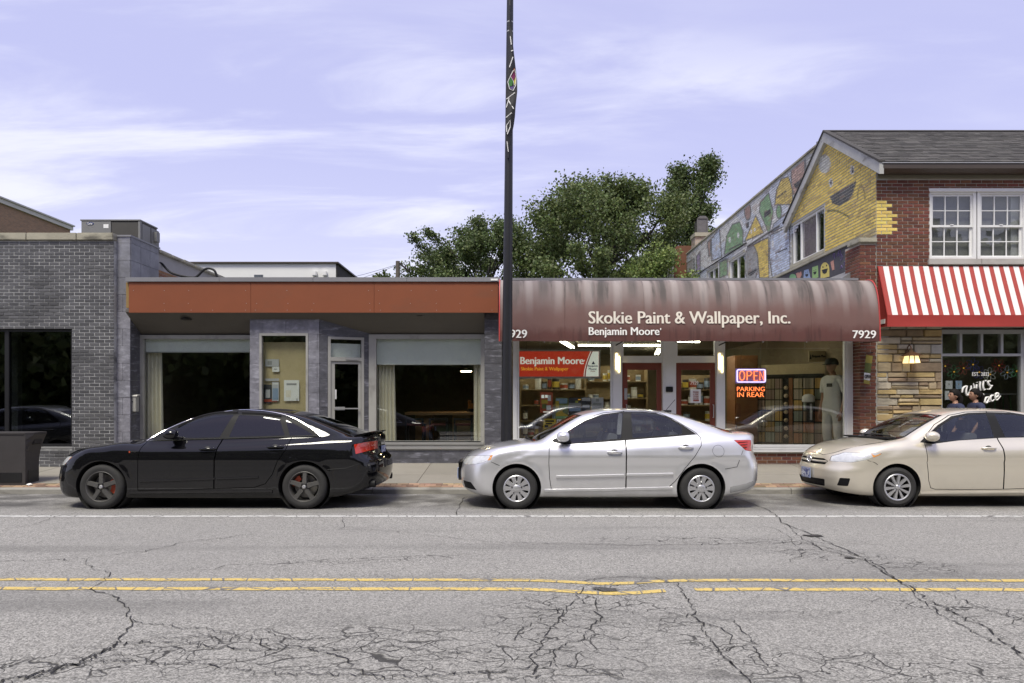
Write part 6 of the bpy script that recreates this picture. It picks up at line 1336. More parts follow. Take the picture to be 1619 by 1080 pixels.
sgn = thing('shelf_sign', 'small cream sign with dark lettering above the colour cards', 'sign', (U(1293, 15.5), 15.5, V(572, 15.5))); boxo('board', (U(1278.5, 15.5), U(1310, 15.5), 15.5, 15.53, V(572, 15.5), V(555, 15.5)), 'tan_sheet', sgn); sign_text('lettering', 'Benjamin Moore', U(1284, 15.5), U(1308, 15.5), V(566.5, 15.5), V(561, 15.5), 15.497, 'letter_black', sgn, .03); MB().prism([(U(1280, 15.497), V(568, 15.5)), (U(1283, 15.497), V(568, 15.5)), (U(1281.5, 15.497), V(559, 15.5))], 'y', 15.492, 15.497).build('triangle_mark', 'letter_black', sgn)
# flag sign on the brick pier
fd = SP - .12; fl_ = thing('open_flag', 'narrow green and yellow OPEN flag on the brick pier', 'flag', (U(1370, fd), fd, V(606, fd))); M('flag_green', (.10, .12, .03), .8, var=.15); M('flag_olive', (.30, .25, .05), .8, var=.12)
def fq(nm, y0, y1, mat, lift=0):
    m = MB(); n = 5
    for i in range(n + 1):
        t = y0 + (y1 - y0) * i / n; s = (t - 560) / 46
        for k in range(4): m.v.append((U(1369.5 - 4.5 * s + 10 * k / 3 , fd), fd - lift + .012 * math.sin(k * 1.6 + s * 4), V(t + k * .6, fd)))
    for i in range(n):
        for k in range(3): p = i * 4 + k; m.f.append((p, p + 1, p + 5, p + 4))
    return m.build(nm, mat, fl_, smooth=60)
fq('cloth', 561, 573, 'flag_olive'); fq('cloth', 573, 589, 'flag_green'); fq('cloth', 589, 600, 'paper'); fq('cloth', 600, 606, 'flag_olive'); sign_text('lettering', 'OPEN', U(1366.5, fd), U(1376, fd), V(598.5, fd), V(592.5, fd), fd - .02, 'letter_black', fl_, .04); MB().cyl((U(1368, fd), fd, V(560.5, fd)), (U(1380, SP), SP, V(557, SP)), .01, n=6).build('staff', 'black_metal', fl_)
# lantern on the stone wall
ld = SP - .18; M('lantern_glass', (.85, .75, .5), .4, emit=(1, .72, .30), estr=1.1, var=.1); M('copper_dark', (.12, .06, .03), .5, metal=.6)
la = thing('wall_lantern', 'lit craftsman lantern on the stone wall', 'wall lamp', (U(1441, ld), ld, V(574, ld))); zx = lambda b: V(b, ld); ux = lambda a: U(a, ld); c0 = Vector((ux(1441), ld, 0))
def fr(m, zb, zt, wb, wt): m.add([(c0.x + sx * wb, ld + sy * wb, zb) for sx, sy in ((-1, -1), (1, -1), (1, 1), (-1, 1))] + [(c0.x + sx * wt, ld + sy * wt, zt) for sx, sy in ((-1, -1), (1, -1), (1, 1), (-1, 1))], [(0, 3, 2, 1), (4, 5, 6, 7), (0, 1, 5, 4), (1, 2, 6, 5), (2, 3, 7, 6), (3, 0, 4, 7)]); return m
fr(MB(), zx(574), zx(563), .115, .09).build('shade_glass', 'lantern_glass', la); fr(MB(), zx(562.5), zx(556), .145, .03).build('roof', 'copper_dark', la); fr(MB(), zx(563), zx(561), .10, .10).build('collar', 'copper_dark', la)
for sx in (-1, 0, 1): MB().tube([(c0.x + sx * .095, ld - .095, zx(563)), (c0.x + sx * .12, ld - .12, zx(574.5))], .009, 5).build('glazing_bar', 'copper_dark', la)
MB().tube([(c0.x, ld, zx(556)), (c0.x, ld + .02, zx(548)), (c0.x, ld + .08, zx(545)), (c0.x, ld + .14, zx(549)), (c0.x, ld + .15, zx(558))], .011, 6).build('hook', 'copper_dark', la); boxo('back_plate', (c0.x - .04, c0.x + .04, ld + .14, ld + .165, zx(570), zx(552)), 'copper_dark', la)
# paper flowers hung in the cafe window
cd_ = SP + .14
for k, (a, b, c, lb) in enumerate(((1494, 579, (.30, .05, .12), 'crimson loop flower at the left end'), (1508, 588, (.10, .30, .15), 'pale green loop flower low beside the leftmost one'), (1523, 582, (.38, .06, .05), 'red loop flower above the shop name'), (1538, 576.5, (.10, .12, .38), 'blue loop flower above the date lettering'), (1548, 588.5, (.08, .08, .28), 'dark blue loop flower on the date lettering'), (1565, 592, (.55, .55, .52), 'white loop flower right of the date lettering'), (1579, 578, (.40, .05, .05), 'red loop flower under the third transom pane'), (1592, 589, (.25, .30, .36), 'grey green loop flower low under the last transom pane'), (1607, 587, (.08, .32, .12), 'green loop flower at the right end'))):
    t = thing('paper_flower', lb + ' of the cafe garland', 'paper flower', (U(a, cd_), cd_, V(b, cd_)), group='paper loop flowers in the cafe window'); M('flower_%d' % k, c, .7, var=.1)
    for j in range(6):
        a0 = j * math.pi / 3 + k * .5; m = MB(); m.tube([(s * (.035 + .055 * (1 - math.cos(w)) ) * 1.0 * math.cos(a0) - .035 * math.sin(w) * math.sin(a0), .004 * j, (.035 + .055 * (1 - math.cos(w))) * math.sin(a0) + .035 * math.sin(w) * math.cos(a0)) for w in np.linspace(.3, 2 * math.pi - .3, 9) for s in (1,)], .0045, 4); m.build('petal_loop', 'flower_%d' % k, t, world=False)
    m = MB(); m.lathe([(.0001, -.012), (.014, -.006), (.014, .006), (.0001, .012)], 8, (0, -.01, 0), 'y'); m.build('centre', 'letter_yellow', t, world=False)
for k, (a, b, y0, y1, mt, lb) in enumerate(((1495, 1506, 602, 615, 'poster_grey', 'upper white sheet taped in the cafe window beside the stone wall'), (1511, 1521, 602, 615, 'poster_blue', 'blue photograph taped in the cafe window above the women'), (1494, 1508, 618, 632, 'poster_grey', 'lower white sheet taped in the cafe window beside the stone wall'))): notice('notice', lb, a, b, y0, y1, SP + .075, mt, 'notice', [('line', a + 4, b - 4, y0 + 4, y0 + 7, 'ink_grey')])
ct = thing('cafe_table', 'pale round table on thin green legs inside the cafe window', 'table', (U(1590, 15), 15.2, .2)); m = MB(); m.lathe([(.0001, 0), (.45, 0), (.45, .03), (.0001, .03)], 24, (U(1590, 15), 15.2, V(624, 15))); m.build('table_top', 'poster_grey', ct, smooth=30)
for a in range(4): MB().tube([(U(1590, 15) + .2 * math.cos(a * 1.57 + .6), 15.2 + .2 * math.sin(a * 1.57 + .6), V(625, 15)), (U(1590, 15) + .35 * math.cos(a * 1.57 + .6), 15.2 + .35 * math.sin(a * 1.57 + .6), .2)], .014, 5).build('leg', M('leg_green', (.08, .2, .08), .5), ct)
tag(boxo('ceiling_light', (U(1568, 15.5), U(1575, 15.5), 15.5, 16.2, 3.255, 3.297), 'tube_light'), 'small lit ceiling panel inside the cafe', 'ceiling light')
# ================================================================== people
M('skin_tan', (.36, .20, .13), .55, var=.05); M('hair_dark', (.010, .008, .007), .7, var=.3, scale=40, spec=.15); M('shirt_navy', (.02, .025, .06), .85); M('shirt_white', (.62, .62, .58), .85, var=.06, scale=6, bump=.2, bscale=12); M('trouser_white', (.58, .57, .52), .85, var=.08, scale=5, bump=.2, bscale=10); M('jeans', (.04, .06, .11), .85); M('shoe', (.03, .03, .03), .6); M('cap_black', (.012, .012, .012), .7); M('eye_white', (.6, .6, .58), .3); M('lips', (.30, .10, .08), .5)
def skin_mesh(nodes, edges, sub=2):
    me = bpy.data.meshes.new('skin'); me.from_pydata([n[0] for n in nodes], edges, []); o = bpy.data.objects.new('skin', me); m = o.modifiers.new('s', 'SKIN'); m.use_smooth_shade = True; s = o.modifiers.new('d', 'SUBSURF'); s.levels = sub; s.render_levels = sub
    for i, n in enumerate(nodes): me.skin_vertices[0].data[i].radius = n[1] if isinstance(n[1], tuple) else (n[1], n[1]); me.skin_vertices[0].data[i].use_root = i == 0
    return evaluated([o])
def head_mesh(c, s):
    """head facing -X: skull, brow, nose, lips, chin from one deformed ball"""
    bm = bmesh.new(); bmesh.ops.create_uvsphere(bm, u_segments=32, v_segments=24, radius=1)
    for v in bm.verts:
        p = v.co.copy(); x, y, z = p.x * .098, p.y * .075, p.z * .118
        if z < 0: f = -z / .118; x = x * (1 - .22 * f) - .018 * f if x < 0 else x * (1 - .5 * f) - .02 * f; y *= 1 - .34 * f
        if p.x < 0:
            fx = max(0, -p.x); 
            def bump(zc, wz, wy, amt):
                return -amt * math.exp(-((z - zc) / wz) ** 2 - (y / wy) ** 2) * (fx > .4)
            x += bump(-.012, .020, .013, .026) + bump(.012, .02, .008, .010) + bump(-.052, .009, .02, .010) + bump(-.066, .008, .018, .008) + bump(-.095, .016, .02, .012) - bump(-.038, .008, .02, .006) - bump(.010, .012, .012, -.0)
            for ys in (-.03, .03): x += .009 * math.exp(-((z - .012) / .014) ** 2 - ((y - ys) / .014) ** 2)
        v.co = Vector(c) + Vector((x, y, z)) * s
    me = bpy.data.meshes.new('head'); bm.to_mesh(me); bm.free(); me.shade_smooth(); return me
def person(label, X, Y, zf, h, shirt, trousers, pose, hair, name='person', cat='person', face_x=-1, shirt_mark=False):
    k = h / 1.70; t = thing(name, label, cat, (X, Y, zf)); t.rotation_euler = (0, 0, pose.get('turn', 0)); P = lambda x, y, z: (x * k, y * k, z * k)
    st = pose.get('stride', .12); sw = pose.get('swing', .12)
    N = [(P(0, 0, .92), (.15 * k, .115 * k)), (P(-.01, 0, 1.08), (.13 * k, .105 * k)), (P(-.01, 0, 1.25), (.155 * k, .115 * k)), (P(0, 0, 1.38), (.13 * k, .085 * k)), (P(0, 0, 1.45), .055 * k), (P(-.02, 0, 1.53), .052 * k)]
    E = [(0, 1), (1, 2), (2, 3), (3, 4), (4, 5)]
    for s in (-1, 1):
        b = len(N); f = s * st; N += [(P(.0, s * .10, .84), .088 * k), (P(-f * .7 - .02, s * .10, .48), .062 * k), (P(-f * .6 + .03, s * .10, .28), .054 * k), (P(-f * .55 + .04, s * .10, .09), .038 * k), (P(-f * .55 - .06, s * .11, .035), (.036 * k, .03 * k)), (P(-f * .55 - .13, s * .115, .03), (.036 * k, .024 * k))]; E += [(0, b)] + [(b + i, b + i + 1) for i in range(5)]
        b = len(N); g = s * sw; N += [(P(.0, s * .17, 1.37), .058 * k), (P(.02 + g * .3, s * .215, 1.20), .045 * k), (P(.03 + g * .6, s * .23, 1.08), .038 * k), (P(-.03 + g, s * .235, .92), .031 * k), (P(-.06 + g * 1.1, s * .23, .84), .026 * k), (P(-.07 + g * 1.1, s * .225, .79), (.035 * k, .018 * k)), (P(-.075 + g * 1.1, s * .222, .74), (.03 * k, .014 * k))]; E += [(3, b)] + [(b + i, b + i + 1) for i in range(6)]
    me = skin_mesh(N, E); hc = P(-.035, 0, 1.605); hm = head_mesh(hc, k); bm = bmesh.new(); bm.from_mesh(me); bm.from_mesh(hm); nb = len(me.vertices)
    # fingers: five short tapered chains per hand
    mbf = MB()
    for s in (-1, 1):
        g = s * sw; bx, by, bz = -.075 + g * 1.1, s * .222, .745
        for i, (dx, l) in enumerate(((-.030, .062), (-.011, .072), (.009, .068), (.027, .054))): mbf.tube([P(bx + dx, by, bz + .01), P(bx + dx - .004, by - s * .004, bz - l * .5), P(bx + dx - .003, by - s * .018, bz - l)], [.0095 * k, .0085 * k, .006 * k], 6)
        mbf.tube([P(bx - .03, by, bz + .05), P(bx - .055, by - s * .01, bz + .02), P(bx - .06, by - s * .018, bz - .015)], [.011 * k, .0095 * k, .007 * k], 6)
    fm = mbf.mesh('f', smooth=60); bm.from_mesh(fm); out = bpy.data.meshes.new('body'); bm.to_mesh(out); bm.free(); out.shade_smooth(); out.materials.clear(); link('body', out, 'skin_tan', t, world=False)
    def garment(nm, mat, test, off, flare=0):
        bm = bmesh.new(); bm.from_mesh(me); bmesh.ops.delete(bm, geom=[f for f in bm.faces if not test(f.calc_center_median() / k)], context='FACES'); bm.normal_update()
        for v in bm.verts: v.co += v.normal * (off + flare * max(0, .5 - v.co.z / k)) * k
        gm = bpy.data.meshes.new(nm); bm.to_mesh(gm); bm.free(); gm.shade_smooth(); gm.materials.clear(); return link(nm, gm, mat, t, world=False)
    garment('shirt', shirt, lambda c: (abs(c.y) < .2 and .84 < c.z < 1.435) or (abs(c.y) >= .15 and c.z > 1.16), .017); garment('trousers', trousers, lambda c: .06 < c.z < .97 and abs(c.y) < .185, .012, .05)
    for a in (6, 19): m = MB(); x, y, z = N[a + 4][0]; m.box(x - .12 * k, x + .11 * k, y - .045 * k, y + .045 * k, 0, .085 * k, bev=.018); m.build('shoe', 'shoe', t, smooth=50, world=False)
    H = Vector(hc)
    for s in (-1, 1):
        m = MB(); m.lathe([(.0001, -.006), (.009, -.004), (.011, 0)], 10, tuple(H + Vector((-.083, s * .03, .012)) * k), 'x'); m.build('eye', 'letter_black', t, world=False, smooth=60)
        m = MB(); m.tube([tuple(H + Vector((-.092, s * y, .030 + .004 * (1 - abs(y - .03) / .02))) * k) for y in (.014, .03, .046)], .004, 5); m.build('eyebrow', 'hair_dark', t, world=False)
        m = MB(); m.tube([tuple(H + Vector((.008 + .02 * math.cos(w), s * (.075 + .004 * math.sin(w * 2)), -.005 + .03 * math.sin(w))) * k) for w in np.linspace(0, 6.28, 11)[:-1]], .008, 5, closed=True); m.build('ear', 'skin_tan', t, smooth=60, world=False)
    m = MB(); m.tube([tuple(H + Vector((-.102 + .012 * (y / .022) ** 2, y, -.057)) * k) for y in np.linspace(-.022, .022, 5)], .0045, 5); m.build('mouth', 'lips', t, world=False)
    if hair != 'cap':
        bm = bmesh.new(); bmesh.ops.create_uvsphere(bm, u_segments=28, v_segments=20, radius=1); r_ = random.Random(len(label))
        for v in bm.verts:
            p = v.co.copy(); x, y, z = p.x * .115 + .012, p.y * .09, p.z * .128 + .012
            front = p.x < -.25
            if front and z < .055: x = max(x, -.052); 
            if z < -.045 and p.x < .25: z = -.045
            if p.x < .15 and z < .0: x = max(x, .012); y *= .86
            v.co = H + Vector((x, y, z)) * k
        hm = bpy.data.meshes.new('hair'); bm.to_mesh(hm); bm.free(); hm.shade_smooth(); ho = link('hair', hm, 'hair_dark', t, world=False)
        m = MB()
        if hair == 'tail': m.tube([tuple(H + Vector(q) * k) for q in ((.09, 0, .03), (.135, 0, .02), (.165, 0, -.04), (.17, .01, -.12), (.155, .015, -.2))], [.03 * k, .042 * k, .045 * k, .035 * k, .012 * k], 10)
        else: m.tube([tuple(H + Vector(q) * k) for q in ((.09, 0, .0), (.12, 0, -.05), (.115, 0, -.12), (.10, 0, -.2), (.09, 0, -.27))], [.05 * k, .06 * k, .055 * k, .045 * k, .02 * k], 10)
        m.build('ponytail', 'hair_dark', ho, smooth=60, world=False)
    else:
        m = MB(); m.lathe([(.108 * k, 0), (.112 * k, .03 * k), (.095 * k, .085 * k), (.05 * k, .115 * k), (.0001, .12 * k)], 20, tuple(H + Vector((.004, 0, .02)) * k)); m.prism([(H.x - .06 * k + q[0] * k, H.y + q[1] * k) for q in ((0, -.075), (-.08, -.06), (-.125, -.025), (-.125, .025), (-.08, .06), (0, .075))], 'z', H.z + .022 * k, H.z + .034 * k); m.build('cap', 'cap_black', t, smooth=50, world=False)
    if shirt_mark: m = MB(); m.box(-.13 * k, -.125 * k, -.09 * k, .02 * k, 1.25 * k, 1.31 * k); m.build('shirt_print', 'letter_black', t, world=False)
    return t
wy = 13.0
person('woman with loose dark hair in a navy top walking beside the cafe window', U(1511, wy), wy, walk_z(wy), V(618, wy) - walk_z(wy), 'shirt_navy', 'jeans', dict(stride=.2, swing=.15), 'long')
person('smiling woman with dark ponytail in a navy top walking behind the other', U(1543, wy + .25), wy + .25, walk_z(wy + .25), V(617, wy + .25) - walk_z(wy + .25), 'shirt_navy', 'jeans', dict(stride=-.2, swing=.15), 'tail')
my = 14.75
person('life size mannequin in white overalls, white shirt and black cap in the shop window', U(1317, my), my, .24, V(570, my) - .24, 'shirt_white', 'trouser_white', dict(stride=.02, swing=.02, turn=R(25)), 'cap', name='mannequin', cat='mannequin', shirt_mark=True)
# ================================================================== CARS
# local axes: x from the front bumper towards the rear, y across (near side negative), z up from the road
def smax(a, b, r):
    h = np.maximum(r - np.abs(a - b), 0) / r; return np.maximum(a, b) + h * h * r * .25
def smin(a, b, r): return -smax(-a, -b, r)
def curve(P):
    """smooth interpolation through points (Catmull-Rom-like slopes, limited)"""
    P = np.array(P, float); x, y = P[:, 0], P[:, 1]; h = np.diff(x); dl = np.diff(y) / h; m = np.zeros(len(x)); m[0], m[-1] = dl[0], dl[-1]
    for i in range(1, len(x) - 1):
        m[i] = 0 if dl[i - 1] * dl[i] <= 0 else (h[i - 1] + h[i]) * 1.0 / (h[i] / dl[i - 1] * 1. + h[i - 1] / dl[i]) if True else 0
    def f(t):
        t = np.asarray(t, float); tc = np.clip(t, x[0], x[-1]); i = np.clip(np.searchsorted(x, tc) - 1, 0, len(x) - 2); hh = h[i]; s = (tc - x[i]) / hh
        v = (2 * s**3 - 3 * s**2 + 1) * y[i] + (s**3 - 2 * s**2 + s) * hh * m[i] + (-2 * s**3 + 3 * s**2) * y[i + 1] + (s**3 - s**2) * hh * m[i + 1]
        return v + np.where(t < x[0], (t - x[0]) * m[0], 0) + np.where(t > x[-1], (t - x[-1]) * m[-1], 0)
    return f
class CarShape:
    def __init__(s, c):
        s.c = c; s.L = c['L']; s.W = c['W']
        s.T, s.Rf, s.S, s.Xf, s.Xr, s.B = [curve(c[k]) for k in ('deck', 'roof', 'section', 'nose', 'tail', 'belly')]
        s.tw = curve(c['plan'])
    def F(s, x, y, z, inner=0.0):
        c = s.c; ay = np.abs(y); yn = ay / s.W
        width = s.W * s.S(z) * s.tw(x)
        for (ax, az, ar) in c['arches']:
            q = np.hypot(x - ax, z - az); width = width + .016 * np.exp(-((q - ar - .015) / .045) ** 2) * (z < az + ar + .12)
        side = ay - width
        top = z - (s.T(x) - c['crown'] * ay ** 2)
        for (x0, x1, yc, ww, hh) in c.get('hood_ridges', ()): top = top - hh * np.exp(-((ay - yc) / ww) ** 2) * (x > x0) * (x < x1)
        fr = (s.Xf(z) + c['nose_plan'][0] * yn ** 2 + c['nose_plan'][1] * yn ** 6) - x
        rr = x - (s.Xr(z) - c['tail_plan'][0] * yn ** 2 - c['tail_plan'][1] * yn ** 6)
        lo = smax(side, top, c['r_shoulder']); lo = smax(lo, fr * .9, .07); lo = smax(lo, rr * .9, .06); lo = smax(lo, s.B(x) - z, .05)
        xc = c['cab_x']; xs = xc + (x - xc) * (1 + c['wrap'] * ay ** 2)
        ct = z - (s.Rf(xs) - c['roof_crown'] * ay ** 2); g = 1 / np.sqrt(1 + c.get('gs', .35))
        zb = c['belt']; cs = ay - (c['cab_w'] - c['tumble'] * (z - zb) - c.get('tumble2', .08) * np.maximum(z - zb, 0) ** 2)
        cab = smax(ct * g, cs, .09); cab = smax(smax(smax(cab, zb - .25 - z, .02), rr * .9 + .03, .04), fr * .9 + .03, .04)
        return smin(lo, cab, c.get('r_belt', .035)) + inner
def ray_mesh(fn, xa, xb, z0, ns, nf, nt, zfun=None, rmax=2.6):
    """closed mesh: rays from an axis inside the shape to where fn changes sign, fanned out at both ends"""
    rows = []
    for k in range(nf): a = math.pi / 2 * (1 - k / nf); rows.append((xa, -math.sin(a), math.cos(a)))
    for k in range(ns + 1): rows.append((xa + (xb - xa) * k / ns, 0, 1))
    for k in range(nf): a = math.pi / 2 * (k + 1) / nf; rows.append((xb, math.sin(a), math.cos(a)))
    rows = rows[1:-1]; th = np.linspace(0, 2 * math.pi, nt, endpoint=False)
    O = []; D = []
    for ox, dx, sc in rows:
        for t in th: O.append((ox, 0, z0)); D.append((dx, sc * math.sin(t), -sc * math.cos(t)))
    O += [(xa, 0, z0), (xb, 0, z0)]; D += [(-1, 0, 0), (1, 0, 0)]
    O = np.array(O); D = np.array(D); n = len(O); lo = np.zeros(n); hi = np.full(n, rmax); found = np.zeros(n, bool); step = .03
    t = 0.0; f0 = fn(*(O.T))
    while t < rmax:
        t += step; f = fn(*((O + D * t).T)); new = (~found) & (f > 0); hi[new] = t; lo[new] = t - step; found |= new
    for _ in range(18):
        mid = (lo + hi) / 2; f = fn(*((O + D * mid[:, None]).T)); hi = np.where(f > 0, mid, hi); lo = np.where(f > 0, lo, mid)
    P = O + D * ((lo + hi) / 2)[:, None]; F_ = []; nr = len(rows)
    for i in range(nr - 1):
        for j in range(nt): a, b = i * nt, (i + 1) * nt; F_.append((a + j, b + j, b + (j + 1) % nt, a + (j + 1) % nt))
    for j in range(nt): F_.append((n - 2, j, (j + 1) % nt)); F_.append((n - 1, (nr - 1) * nt + (j + 1) % nt, (nr - 1) * nt + j))
    me = bpy.data.meshes.new('shell'); me.from_pydata([tuple(p) for p in P], [], F_)
    bm = bmesh.new(); bm.from_mesh(me); bmesh.ops.recalc_face_normals(bm, faces=bm.faces[:]); bmesh.ops.triangulate(bm, faces=bm.faces[:]); bm.to_mesh(me); bm.free(); return me
def prism_mesh(poly, axis, a, b):
    mb = MB(); mb.prism(poly, axis, a, b); me = mb.mesh('cutter'); bm = bmesh.new(); bm.from_mesh(me); bmesh.ops.triangulate(bm, faces=bm.faces[:]); bm.to_mesh(me); bm.free(); return me
def boolean(me, cut, op):
    a = bpy.data.objects.new('a', me); b = bpy.data.objects.new('b', cut)
    m = a.modifiers.new('b', 'BOOLEAN'); m.operation = op; m.object = b; m.solver = 'MANIFOLD'
    return evaluated([a, b])
def shrink(P, g):
    """move a closed outline inwards (g>0) by g metres"""
    n = len(P); A = sum(P[i][0] * P[(i + 1) % n][1] - P[(i + 1) % n][0] * P[i][1] for i in range(n)); sg = 1 if A > 0 else -1; out = []
    for i in range(n):
        p0, p1, p2 = (Vector(P[i - 1]), Vector(P[i]), Vector(P[(i + 1) % n])); e1 = (p1 - p0).normalized(); e2 = (p2 - p1).normalized()
        n1 = Vector((-e1.y, e1.x)) * sg; n2 = Vector((-e2.y, e2.x)) * sg; m = (n1 + n2); k = g / max(.35, (1 + n1.dot(n2)) / 2) / 2; out.append(tuple(p1 + m * k))
    return out
class CarBuilder:
    def __init__(s, c, root, paint):
        s.c = c; s.root = root; s.paint = paint; s.sh = CarShape(c); L = c['L']
        s.outer = ray_mesh(s.sh.F, .85, L - .85, .62, 96, 26, 132)
        s.bvh = BVHTree.FromPolygons([v.co for v in s.outer.vertices], [tuple(p.vertices) for p in s.outer.polygons])
        s.vn = [v.normal.copy() for v in s.outer.vertices]; s.tri = [tuple(p.vertices) for p in s.outer.polygons]
        ca, cb = c['cabin']
        inn = ray_mesh(lambda x, y, z: smax(smax(smax(s.sh.F(x, y, z, .04), ca - x, .05), x - cb, .05), .34 - z, .03), ca + .5, cb - .5, .8, 50, 12, 64)
        s.body = boolean(s.outer.copy(), inn, 'DIFFERENCE')
        for (ax, az, ar) in c['arches']:
            for sg in (-1, 1):
                m_ = MB(); m_.lathe([(ar, sg * (s.sh.W - .32)), (ar, sg * 1.3)], 48, (ax, 0, az), 'y', cap=True); me = m_.mesh('arch'); bm = bmesh.new(); bm.from_mesh(me); bmesh.ops.triangulate(bm, faces=bm.faces[:]); bm.to_mesh(me); bm.free()
                s.body = boolean(s.body, me, 'DIFFERENCE')
    def prism(s, poly, sg, y0=.25): return prism_mesh(poly, 'y', sg * y0, sg * 1.3)
    def finish(s, me, name, mat, parent=None, skin_only=False, inner='plastic_black', off=0):
        """assign paint to the outer skin, dark to cut faces, and take the smooth normals of the uncut body"""
        keep = []; nrm = []
        for p in me.polygons:
            loc, n, i, d = s.bvh.find_nearest(p.center); ok = d < .004 and abs(n.dot(p.normal)) > .6; keep.append(ok)
        if skin_only:
            bm = bmesh.new(); bm.from_mesh(me); bm.faces.ensure_lookup_table(); bmesh.ops.delete(bm, geom=[f for f, k in zip(bm.faces, keep) if not k], context='FACES'); bm.to_mesh(me); bm.free(); keep = [True] * len(me.polygons)
        me.materials.clear(); me.materials.append(MATS[mat]); me.materials.append(MATS[inner])
        me.polygons.foreach_set('material_index', [0 if k else 1 for k in keep]); me.shade_smooth()
        ln = [None] * len(me.loops)
        for p, k in zip(me.polygons, keep):
            for li in p.loop_indices:
                if not k: ln[li] = p.normal[:]; continue
                co = me.vertices[me.loops[li].vertex_index].co; loc, n, i, d = s.bvh.find_nearest(co); a, b, c_ = s.tri[i]; A, B, C = (s.outer.vertices[q].co for q in (a, b, c_))
                v0, v1, v2 = B - A, C - A, loc - A; d00, d01, d11, d20, d21 = v0.dot(v0), v0.dot(v1), v1.dot(v1), v2.dot(v0), v2.dot(v1); den = d00 * d11 - d01 * d01
                if abs(den) < 1e-14: ln[li] = n[:]; continue
                w1 = (d11 * d20 - d01 * d21) / den; w2 = (d00 * d21 - d01 * d20) / den; nn = (s.vn[a] * (1 - w1 - w2) + s.vn[b] * w1 + s.vn[c_] * w2)
                if nn.dot(p.normal) < 0: nn = -nn if p.normal.dot(n) < 0 else nn
                ln[li] = nn.normalized()[:]
        if len(ln): me.normals_split_custom_set(ln)
        o = bpy.data.objects.new(name, me); COL.objects.link(o); o.parent = parent or s.root
        if off: me.transform(Matrix.Translation(off))
        return o
    def panel(s, poly, sg, name, mat=None, gap=.009, parent=None, y0=.25, inner='plastic_black'):
        """cut a panel out of the body along a side-view outline, leaving a shut line"""
        ch = boolean(s.body.copy(), s.prism(shrink(poly, gap), sg, y0), 'INTERSECT'); s.body = boolean(s.body, s.prism(poly, sg, y0), 'DIFFERENCE')
        return s.finish(ch, name, mat or s.paint, parent, inner=inner)
    def windows(s, dlo, panes, sg, glassmat, framemat):
        fr = boolean(s.body.copy(), s.prism(dlo, sg, .3), 'INTERSECT'); s.body = boolean(s.body, s.prism(dlo, sg, .3), 'DIFFERENCE')
        whole = fr.copy()
        for P in panes: fr = boolean(fr, s.prism(P, sg, .3), 'DIFFERENCE')
        fo = s.finish(fr, 'window_surround', framemat)
        for P in panes: s.finish(boolean(whole.copy(), s.prism(shrink(P, -.002), sg, .3), 'INTERSECT'), 'side_window', glassmat, skin_only=True)
        return fo
    def screen(s, quad, name, glassmat, black='plastic_black'):
        """windscreen / rear window: quad of (x, halfwidth) for lower and upper edge, cut from above"""
        (xl, wl), (xu, wu), z0 = quad; n = 8
        def plan(g):
            lo = [(xl + (g if xu > xl else -g) - (s.c['wrap_x'] if xu > xl else -s.c['wrap_x']) * (1 - (t) ** 2) , (wl - g) * t) for t in np.linspace(-1, 1, n)]
            up = [(xu - (g if xu > xl else -g) - (s.c['wrap_x'] * .7 if xu > xl else -s.c['wrap_x'] * .7) * (1 - (t) ** 2), (wu - g) * t) for t in np.linspace(1, -1, n)]
            return lo + up
        me = prism_mesh(plan(0), 'z', z0, 2.0); ch = boolean(s.body.copy(), me, 'INTERSECT'); s.body = boolean(s.body, prism_mesh(plan(0), 'z', z0, 2.0), 'DIFFERENCE')
        inn = boolean(ch.copy(), prism_mesh(plan(.035), 'z', z0, 2.0), 'INTERSECT'); rim = boolean(ch, prism_mesh(plan(.035), 'z', z0, 2.0), 'DIFFERENCE')
        ro = s.finish(rim, name + '_seal', black); return s.finish(inn, name, glassmat, skin_only=True)
    def y_at(s, x, z, sg=-1):
        hit = s.bvh.ray_cast(Vector((x, sg * 2, z)), Vector((0, -sg, 0))); return hit[0].y if hit[0] else sg * s.sh.W * .72
    def strip(s, pts, w, name, mat, sg, thick=.012, parent=None):
        """moulding that follows the side of the body"""
        mb = MB()
        for x, z in pts:
            y = s.y_at(x, z, sg); mb.v += [(x, y, z - w / 2), (x, y + sg * thick, z - w * .32), (x, y + sg * thick, z + w * .32), (x, y, z + w / 2)]
        for i in range(len(pts) - 1):
            for k in range(3): a = i * 4 + k; mb.f.append((a, a + 4, a + 5, a + 1))
        mb.f += [(0, 1, 2, 3), tuple(len(mb.v) - 4 + q for q in (3, 2, 1, 0))]
        return mb.build(name, mat, parent or s.root, smooth=50, world=False)
    def done(s): return s.finish(s.body, 'body', s.paint)

